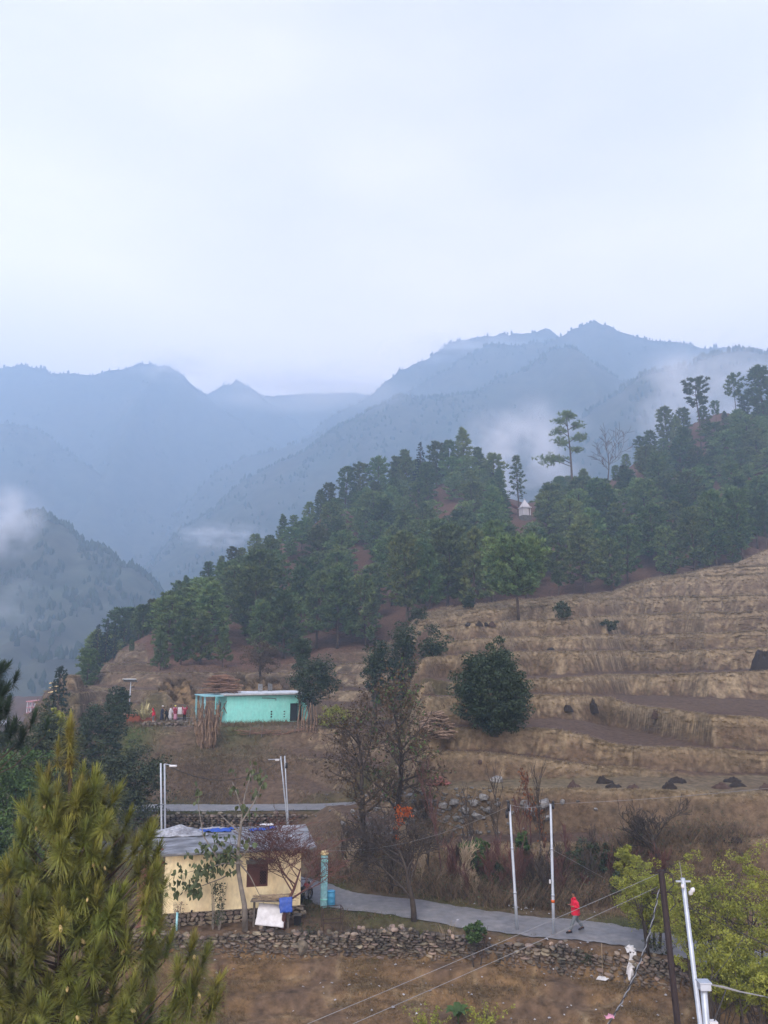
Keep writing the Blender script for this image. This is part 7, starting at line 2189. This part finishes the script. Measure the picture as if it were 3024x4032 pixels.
for xx, h_ in ((-2.1, 3.3), (2.0, 1.3)):
    for yy in (-1.2, 1.2): MB().box(xx - 0.1, xx + 0.1, yy - 0.1, yy + 0.1, -2.5, h_).build('post', m_oldwood, sk_)
# distant pink houses in the valley
m_pink = mat('pink_wall', (0.60, 0.42, 0.44), 0.85, 0.1, 0.3); m_pinkd = mat('pink_trim', (0.50, 0.22, 0.24), 0.85, 0.1, 0.3); m_wind = mat('far_window', (0.05, 0.055, 0.07), 0.4, 0.1, 1)
for (s0, s1, y0, y1, Yh, fl, lab) in ((110, 182, 2764, 2806, 252, 2, 'pink two-storey house with white pillars low in the valley'), (268, 345, 2712, 2736, 285, 1, 'pink low house half hidden behind the cedar'), (20, 70, 2895, 2925, 170, 1, 'whitish low building at the left valley edge')):
    a = P(s0, y1, Yh); b = P(s1, y1, Yh); t = P(s0, y0, Yh); Wd = b.x - a.x; Ht = t.z - a.z
    hs = empty('valley_house', (a.x, Yh, a.z), lab, 'house')
    MB().box(0, Wd, 0, 7, -14, Ht).build('wall', m_pink if fl > 0 and Yh > 200 else m_white2, hs)
    MB().box(-0.4, Wd + 0.4, -1.2, 7.4, Ht + 0.01, Ht + 0.35).build('roof', m_pinkd if Yh > 200 else m_grayp, hs)
    for f_ in range(fl):
        z0 = Ht * f_ / fl
        MB().box(-0.2, Wd + 0.2, -1.0, -0.01, z0 - 0.12, z0 + 0.1).build('balcony', m_pinkd if Yh > 200 else m_white2, hs)
        nw = 5
        for k in range(nw):
            xx = Wd * (k + 0.3) / nw; w = MB().box(xx, xx + Wd * 0.1, -0.06, -0.005, z0 + Ht / fl * 0.32, z0 + Ht / fl * 0.8).build('window', m_wind, hs)
            MB().box(xx - 0.1, xx + Wd * 0.1 + 0.1, -0.09, -0.061, z0 + Ht / fl * 0.26, z0 + Ht / fl * 0.31).build('sill', m_white2, w)
        for k in range(6): MB().box(Wd * k / 5 - 0.12, Wd * k / 5 + 0.12, -0.98, -0.74, z0 + 0.1, z0 + Ht / fl - 0.13).build('pillar', m_white2, hs)
vt = [(-118, 246), (-120, 225), (-112, 195), (-100, 165), (-92, 130), (-88, 100)]
vl = catmull([(x, y, gz(x, y) + 0.25) for x, y in vt], 8); vl[:, 2] = terrain_fast(vl[:, 0], vl[:, 1]) + 0.25
tag(ribbon('path', vl, 4.0, 0.1, mat('gravel_track', (0.27, 0.28, 0.30), 0.9, 0.2, 0.4, coords='World'), 0.5), kind='structure')

# ================================================================== HEAPS ON THE TERRACES
m_dung = mat('dark_manure', (0.022, 0.017, 0.015), 0.95, 0.35, 6, bump=0.9, bscale=16, coords='World')
m_dung2 = mat('brown_manure', (0.055, 0.035, 0.028), 0.95, 0.35, 6, bump=0.9, bscale=16, coords='World')


def heap(sx, sy, wpx, hpx, label, seed, m=m_dung, group=None, at_=None):
    p = hit(sx, sy) if at_ is None else Vector(at_); s = px_m(sy, p.y); w = wpx / s / 2; h = hpx / s
    n = 18; r_ = 8
    vs = []; fs = []
    for i in range(r_):
        f = i / (r_ - 1)
        for k in range(n):
            a = 2 * math.pi * k / n
            rr_ = w * (1 - f) * (1 + 0.45 * float(fbm(math.cos(a) * 1.5 + seed, math.sin(a) * 1.5, seed, 3)))
            zz_ = h * (1 - (1 - f) ** 2.2) * (0.8 + 0.75 * float(fbm(math.cos(a) * rr_ * 3 / w, math.sin(a) * rr_ * 3 / w + seed, seed + 1, 3))) + 0.05 * h * float(fbm(a * 3, f * 6, seed, 2))
            vs.append((rr_ * math.cos(a), rr_ * 0.75 * math.sin(a), zz_ - (0.15 if i == 0 else 0.0)))
    for i in range(r_ - 1):
        for k in range(n): fs.append((i * n + k, i * n + (k + 1) % n, (i + 1) * n + (k + 1) % n, (i + 1) * n + k))
    o = MB().add(vs, fs).build('manure_heap', m, None, True, loc=p)
    return tag(o, label, 'heap', group)


G_HP = 'dark manure heaps on the terraces'
for i, (sx, sy, w, h, lab) in enumerate(((2258, 3102, 66, 24, 'leftmost black heap on the long terrace, left of the pointed one'), (2380, 3083, 68, 26, 'black pointed heap second from the steel poles'), (2415, 3100, 72, 16, 'flat dark heap just below the pointed one'), (2495, 3106, 48, 16, 'small dark heap in the middle of the long terrace'), (2635, 3106, 62, 24, 'dark heap below the wide black one'), (2668, 3080, 84, 22, 'wide black heap beside the bare tree top'), (2840, 3104, 80, 20, 'low dark heap second from the right edge'), (2885, 3080, 74, 22, 'black heap above the low dark ones near the right edge'), (2905, 3095, 70, 14, 'flat dark spill joining the right heaps'), (3012, 3110, 50, 24, 'dark heap cut by the right edge on the long terrace'),
        (2235, 2797, 44, 20, 'dark clod heap at the foot of the round evergreen terrace'), (2335, 2800, 46, 42, 'tall black streak of manure tipped down the bank'), (2585, 2825, 40, 30, 'dark cut in the grassy bank'), (1912, 2462, 26, 12, 'small dark heap leftmost in the upper row by the lone pine'), (1885, 2463, 40, 15, 'dark heap second in the upper row by the lone pine'), (1935, 2462, 34, 16, 'dark heap nearest the lone pine trunk'), (1845, 2462, 26, 12, 'dark mound at the left end of the upper row'), (2170, 2557, 30, 10, 'tiny dark heap on the upper terrace right of the round evergreen'), (2530, 2495, 24, 12, 'tiny dark heap on a middle terrace'), (2640, 2497, 22, 8, 'tiny dark heap right of the other on the middle terrace'), (2730, 2350, 40, 10, 'tiny dark heap near the wood edge'),
        (2325, 3315, 60, 14, 'brown soil heap on the lowest terrace left of the bare tree'), (2790, 3308, 60, 12, 'brown soil heap on the lowest terrace right of the bare tree'), (2880, 3302, 80, 12, 'long low soil heap on the lowest terrace near the right edge'), (1890, 3000, 20, 8, 'tiny dark clod at the field edge behind the saplings'))):
    heap(sx, sy, w, h, lab, 800 + i, m_dung if i % 3 else m_dung2, G_HP if i < 10 else None)
m_hay = mat('hay', (0.24, 0.165, 0.082), 0.95, 0.4, 3, bump=0.9, bscale=14, coords='World', col2=(0.13, 0.085, 0.05))
for (sx, sy, w, h, lab) in ((690, 2800, 260, 92, 'rounded straw-covered mound behind the people in the yard'), (990, 2752, 300, 95, 'straw-covered mound rising behind the turquoise house roof'), (1240, 2650, 230, 62, 'straw-covered knoll behind the small evergreen top')):
    p_ = P(sx, sy, 101 if sx < 800 else 112)
    o = heap(sx, sy, w, h, lab, 880 + sx, m_hay, None, (p_.x, p_.y, gz(p_.x, p_.y) - 0.3)); o.name = 'straw_mound'; o['category'] = 'mound'
    vv = np.array([v.co[:] for v in o.data.vertices]); g_ = np.random.default_rng(sx)
    b_ = vv[g_.integers(0, 110, 1500)] * (0.9 + 0.12 * g_.random((1500, 1))) + np.array(o.location); grass_field('straw', b_, m_straw, 0.35, 0.02, 4, 'loose straw lying on the ' + lab[:20].strip(), sx, 0.9)['kind'] = 'stuff'
heap(3010, 2640, 110, 72, 'large black heap cut by the right edge high on the terraces', 850)

# ================================================================== POLES AND WIRES
m_poleb = mat('dark_iron_pole', (0.022, 0.014, 0.014), 0.65, 0.25, 6, metal=0.2)
m_insul = mat('insulator', (0.02, 0.02, 0.024), 0.5, 0.2, 6)
m_wire = mat('wire_black', (0.03, 0.03, 0.032), 0.6, 0.1, 6); m_wirel = mat('wire_grey', (0.19, 0.195, 0.20), 0.5, 0.1, 6, metal=0.2)
m_orange = mat('orange_band', (0.5, 0.10, 0.02), 0.7, 0.1, 6)


def pole(top, foot, Y, label, r0=0.075, r1=0.05, m=m_galv, name='utility_pole', lean_y=0.0, joints=2):
    """top and foot in pixels; foot None = stands on the ground below the frame"""
    a = P(top[0], top[1], Y + lean_y); b = P(foot[0], foot[1], Y)
    g0 = gz(b.x, Y); d = (a - b); 
    b2 = b - d * ((b.z - g0 + 0.0) / d.z)
    e = empty(name, (b2.x, b2.y, g0), label, 'pole')
    A_ = a - Vector(e.location); B_ = Vector((0, 0, 0)) + (b2 - Vector(e.location)); B_ = B_ - d.normalized() * 0.3
    pts = []; rad = []
    n = joints + 1
    for k in range(n):
        t0 = k / n; t1 = (k + 1) / n; r_ = r0 + (r1 - r0) * k / max(1, n - 1)
        pts += [B_.lerp(A_, t0 + 0.001), B_.lerp(A_, t1 - 0.001)]; rad += [r_, r_]
    MB().tube(pts, rad, 10).build('shaft', m, e, True)
    for k in range(1, n):
        c = B_.lerp(A_, k / n); dd = (A_ - B_).normalized() * 0.04; MB().tube([c - dd, c + dd], rad[2 * k - 1] * 1.12, 10).build('joint', m, e, True)
    return e, a


def wire(pts, r, label, m=m_wire, name='wire', sag=0.0, group=None, cat='wire'):
    a = Vector(pts[0]); b = Vector(pts[-1])
    if len(pts) == 2:
        q = [a.lerp(b, t) - Vector((0, 0, 4 * sag * t * (1 - t))) for t in np.linspace(0, 1, 15)]
    else: q = [Vector(v) for v in catmull([tuple(p) for p in pts], 6)]
    o = MB().tube([p - a for p in q], r, 5).build(name, m, None, True, loc=a)
    return tag(o, label, cat, group)


def bracket(e, a, m=m_insul, w=0.28, z=-0.1, name='insulator'):
    c = a - Vector(e.location) + Vector((0, 0, z))
    MB().tube([c + Vector((-0.05, -0.05, -w / 2)), c + Vector((-0.05, -0.05, w / 2))], [0.06, 0.075], 8).tube([c + Vector((-0.05, -0.05, w / 2)), c + Vector((-0.02, -0.05, w / 2 + 0.12))], [0.075, 0.03], 8).build(name, m, e, True)


e1, t1 = pole((2006, 3168), (2037, 3666), hit(2037, 3666).y, 'left of two slim galvanised poles at the near road edge', 0.072, 0.055)
bracket(e1, t1, w=0.35); bracket(e1, t1 - Vector((0.1, 0, 0.35)), m_insul, 0.3)
e2, t2 = pole((2168, 3165), (2181, 3682), hit(2181, 3682).y, 'right of two slim galvanised poles, with orange band', 0.072, 0.055)
bracket(e2, t2 + Vector((0.15, 0, 0)), w=0.25); 
c = P(2177, 3548, t2.y) - Vector(e2.location); MB().tube([c - Vector((0, 0, 0.06)), c + Vector((0, 0, 0.06))], 0.082, 12).build('orange_band', m_orange, e2, True)
c = P(2170, 3470, t2.y) - Vector(e2.location); MB().box(-0.10, -0.03, -0.08, 0.0, -0.08, 0.08).build('clamp', m_white, e2, loc=c)
e3, t3 = pole((2603, 3425), (2668, 4032), 20.0, 'dark iron pole leaning left in the lower right', 0.115, 0.075, m_poleb)
e4, t4 = pole((2688, 3455), (2757, 4032), 18.0, 'galvanised pole with small crossarm right of the dark pole', 0.085, 0.05)
c4 = P(2690, 3470, 18.0) - Vector(e4.location)
MB().box(-0.16, 0.16, -0.02, 0.02, -0.015, 0.015).build('crossarm', m_galv, e4, loc=c4)
MB().tube([(0, 0, 0), (-0.03, 0, 0.38)], [0.012, 0.006], 5).build('spike', m_wirel, e4, loc=c4 + Vector((-0.02, 0, 0.02)))
MB().lathe([(0.02, 0), (0.05, 0.05), (0.035, 0.10), (0.05, 0.15), (0.02, 0.2)], 10).build('insulator', m_white, e4, True, loc=c4 + Vector((0.10, -0.05, -0.26)), rot=(0.5, 0.4, 0))
MB().lathe([(0.02, 0), (0.04, 0.04), (0.03, 0.08)], 10).build('insulator', m_white, e4, True, loc=c4 + Vector((-0.05, -0.08, -0.12)))
for zz_, w_ in ((0.0, 0.05), (-0.45, 0.06)):
    c = P(2603, 3440, 20.0) - Vector(e3.location) + Vector((0, 0, zz_)); MB().tube([c + Vector((-0.28, 0, 0)), c + Vector((0.22, -0.05, 0.05))], 0.018, 6).build('crossarm', m_poleb, e3)
    MB().tube([c + Vector((0.12, 0, 0.05)), c + Vector((0.26, 0, -0.05)), c + Vector((0.30, 0, -0.25)), c + Vector((0.15, 0, -0.40))], 0.012, 5).build('jumper_wire', m_wire, e3)
# stub pole with clamp
e5, t5 = pole((2768, 3862), (2782, 4032), 15.0, 'stout galvanised stub pole with clamp at the lower right', 0.058, 0.056, m_galv, joints=0)
c = t5 - Vector(e5.location)
MB().box(-0.085, 0.11, -0.09, 0.09, -0.14, -0.02).build('clamp', m_galv, e5, loc=c, bevel=0.01); MB().box(-0.10, 0.12, -0.10, 0.10, -0.02, 0.0).build('cap', m_galv, e5, loc=c)
MB().tube([c + Vector((0.11, 0, -0.06)), c + Vector((0.35, 0, -0.10)), c + Vector((0.65, -0.02, -0.17))], [0.012, 0.022, 0.014], 6).tube([c + Vector((0.65, -0.02, -0.17)), c + Vector((1.05, -0.03, -0.24))], [0.014, 0.010], 6).build('strain_clamp', m_wirel, e5)
wire([t5 + Vector((0.40, 0, -0.14)), t5 + Vector((0.30, 0, -0.35)), t5 + Vector((0.16, 0, -0.62)), t5 + Vector((0.08, 0, -0.85))], 0.012, 'black cable looping down beside the stub pole')
jb = P(2805, 4018, 15.0); jx = empty('junction_box', (jb.x, 15.0, jb.z - 0.1), 'small pale box fixed low on the stub pole', 'box')
MB().box(-0.06, 0.06, -0.05, 0.05, -0.12, 0.07).build('body', m_white, jx, bevel=0.01); MB().box(-0.075, 0.075, -0.065, 0.065, 0.072, 0.095).build('lid', m_white, jx)
wire([t5 + Vector((1.05, -0.03, -0.24)), P(3150, 3960, 13.5)], 0.008, 'grey wire running from the stub pole to the right edge', m_wirel)
wire([t5 + Vector((0.12, 0, -0.0)), P(2880, 3760, 19), P(2990, 3600, 26)], 0.006, 'thin wire rising from the stub pole into the willows')
# wires from the dark pole down to the lower left
ea = P(2600, 3437, 20.0)
wire([ea, P(1210, 4032, 15.6)], 0.0055, 'upper of two pale wires slanting across the brown field', m_wirel, sag=0.02)
wire([P(2590, 3492, 20.0), P(1389, 4032, 15.8)], 0.0055, 'lower of two pale wires slanting across the brown field', m_wirel, sag=0.02)
# twisted service cable
tw0, tw1 = P(2595, 3500, 20.0), P(2395, 4032, 15.5)
tw = empty('twisted_cable', tw0, 'thick twisted pale and dark cable dropping from the dark pole', 'cable')
for k, mm_ in enumerate((m_wirel, m_wire)):
    q = []
    for t in np.linspace(0, 1, 90):
        c = tw0.lerp(tw1, t) - Vector((0.25 * 4 * t * (1 - t) * -0.3, 0, 0.22 * 4 * t * (1 - t))); a = t * 60 + k * math.pi
        q.append(c - tw0 + Vector((0.014 * math.cos(a), 0, 0.014 * math.sin(a))))
    MB().tube(q, 0.011, 5).build('strand', mm_, tw, True)
pbg = P(2400, 4010, 15.6); bag = cloth('plastic_bag', 0.16, 0.12, 0.08, 861, m_pnk, 'pinkish plastic bag caught on the twisted cable', 'bag', Matrix.Translation(pbg), 0.06, 10)
# line along the road
wire([t1, t2], 0.008, 'wire strung between the two slim poles', m_wirel, sag=0.15)
wire([t1 + Vector((0, 0, -0.05)), P(1285, 3350, 42.0)], 0.006, 'wire from the slim pole to the house column', m_wirel, sag=0.55)
wire([t2, P(3100, 3095, 33.0)], 0.008, 'pale wire running from the right slim pole to the right edge', m_wirel, sag=0.1)
wire([P(2176, 3345, t2.y), P(2420, 3480, 44.5)], 0.010, 'grey stay wire from the right slim pole to the bank', m_wirel)
wire([t4 + Vector((0.05, 0, -0.6)), P(3100, 3760, 16)], 0.008, 'thin dark wire falling from the galvanised pole through the willows')
# pole pairs behind
e6, t6 = pole((633, 3005), (636, 3245), 48.5, 'left galvanised pole of the pair behind the roof', 0.065, 0.055)
e7, t7 = pole((648, 3008), (650, 3245), 48.8, 'right galvanised pole of the pair behind the roof, with lamp arm', 0.065, 0.055)
c = t7 - Vector(e7.location); MB().tube([c, c + Vector((0.35, 0, -0.06))], 0.03, 6).build('arm', m_galv, e7); MB().box(0.30, 0.75, -0.1, 0.1, -0.18, -0.06).build('lamp_head', m_white, e7, loc=c, bevel=0.03)
e8, t8 = pole((1105, 2978), (1124, 3165), 61.0, 'left thin pole of the pair beside the upper road', 0.06, 0.05)
e9, t9 = pole((1121, 2976), (1132, 3185), 60.6, 'right thin pole of the pair beside the upper road', 0.06, 0.05)
c = t8 - Vector(e8.location); MB().tube([c + Vector((0, 0, -0.2)), c + Vector((-0.95, 0, -0.25))], 0.03, 6).build('arm', m_galv, e8); MB().box(-0.4, -0.1, -0.08, 0.08, -0.32, -0.2).build('lamp_head', m_white, e8, loc=c)
c = t9 - Vector(e9.location); MB().tube([c + Vector((0.14, 0, -0.9)), c + Vector((0.14, 0, -0.5))], 0.1, 8).build('insulator', m_insul, e9, True)
wire([t7 + Vector((0.3, 0, -0.15)), t8 + Vector((0, 0, -0.3))], 0.02, 'dark cable from the roof poles to the poles by the upper road', sag=1.1)
# wooden crossarm pole in the valley
e10, t10 = pole((212, 2680), (212, 2810), 96.0, 'dark pole with short yellow crossarms before the solitary cedar', 0.10, 0.08, m_poleb, joints=0)
c = t10 - Vector(e10.location)
for k in range(3): MB().box(-0.55, 0.55, -0.05, 0.05, -0.12, 0.0).build('crossarm', m_cream, e10, loc=c - Vector((0, 0, 0.15 + 0.55 * k)), rot=(0, R(-12), 0))
for k, (dz_, lab) in enumerate(((-0.1, 'upper'), (-0.7, 'lower'))): wire([t10 + Vector((0, 0, dz_)), P(-60, 2990 + 40 * k, 60)], 0.022, lab + ' dark wire sloping down from the valley pole to the left edge', sag=0.6)

# ================================================================== LITTER
g = np.random.default_rng(91)
LV = []; LF = []; o_ = 0
spots = [(g.uniform(1100, 3000), g.uniform(3790, 4020)) for _ in range(80)] + [(g.normal(2060, 55), g.normal(3562, 11)) for _ in range(55)] + [(g.uniform(1900, 2700), g.uniform(3700, 3760)) for _ in range(25)] + [(g.uniform(700, 1600), g.uniform(3770, 3900)) for _ in range(25)] + [(g.uniform(1300, 2500), g.uniform(3560, 3640)) for _ in range(18)] + [(g.normal(1720, 60), g.normal(3470, 20)) for _ in range(10)]
for sx, sy in spots:
    p = hit(sx, sy); s = g.uniform(0.025, 0.07) * (1.6 if g.random() < 0.12 else 1)
    a = g.random() * 6.28; n = 6
    ring = [(p.x + s * (0.7 + 0.6 * g.random()) * math.cos(a + k * 1.05), p.y + s * 0.8 * (0.6 + 0.6 * g.random()) * math.sin(a + k * 1.05), p.z + 0.03 + 0.05 * g.random()) for k in range(n)]
    LV += ring + [(p.x, p.y, p.z + 0.06 + s * 0.6)]; LF += [(o_ + k, o_ + (k + 1) % n, o_ + n) for k in range(n)]; o_ += n + 1
o = link('litter', mesh_np('litter', LV, LF, mat('litter_plastic', (0.40, 0.41, 0.43), 0.6, 0.3, 0.8, coords='World', col2=(0.14, 0.14, 0.15))))
tag(o, 'scattered white plastic scraps on the field and the road verge', 'litter', kind='stuff')
# plastic sheet snagged on the wall, stake with plastic
q = P(2478, 3778, 36.55)
cloth('plastic_sheet', 0.30, 1.0, 0.10, 871, m_white, 'white plastic sheet snagged on the stone wall below the willows', 'sheet', Matrix.Translation((q.x - 0.05, 36.15, q.z)) @ Matrix.Rotation(0.25, 4, 'Y') @ Matrix.Rotation(R(78), 4, 'X'), None, 14, ragged=0.5)
cloth('plastic_sheet', 0.42, 0.30, 0.14, 872, m_white, 'white plastic strip spread along the wall top', 'sheet', Matrix.Translation((q.x, 36.35, P(2478, 3738, 36.4).z)) @ Matrix.Rotation(R(40), 4, 'X'), None, 14, ragged=0.6)
q = hit(2372, 3835); st = empty('stake', q, 'thin pale stake leaning on the wall with plastic at its foot', 'stake')
MB().tube([(0, 0, -0.1), (0.03, 0, P(2374, 3715, q.y).z - q.z)], 0.022, 6).build('stick', m_paletwig, st)
MB().add([(-0.35, -0.2, 0.05), (0.05, -0.3, 0.04), (0.3, -0.1, 0.08), (0.0, 0.05, 0.14), (-0.2, -0.05, 0.13)], [(0, 1, 4), (1, 2, 3), (1, 3, 4)]).build('plastic', m_white, st)
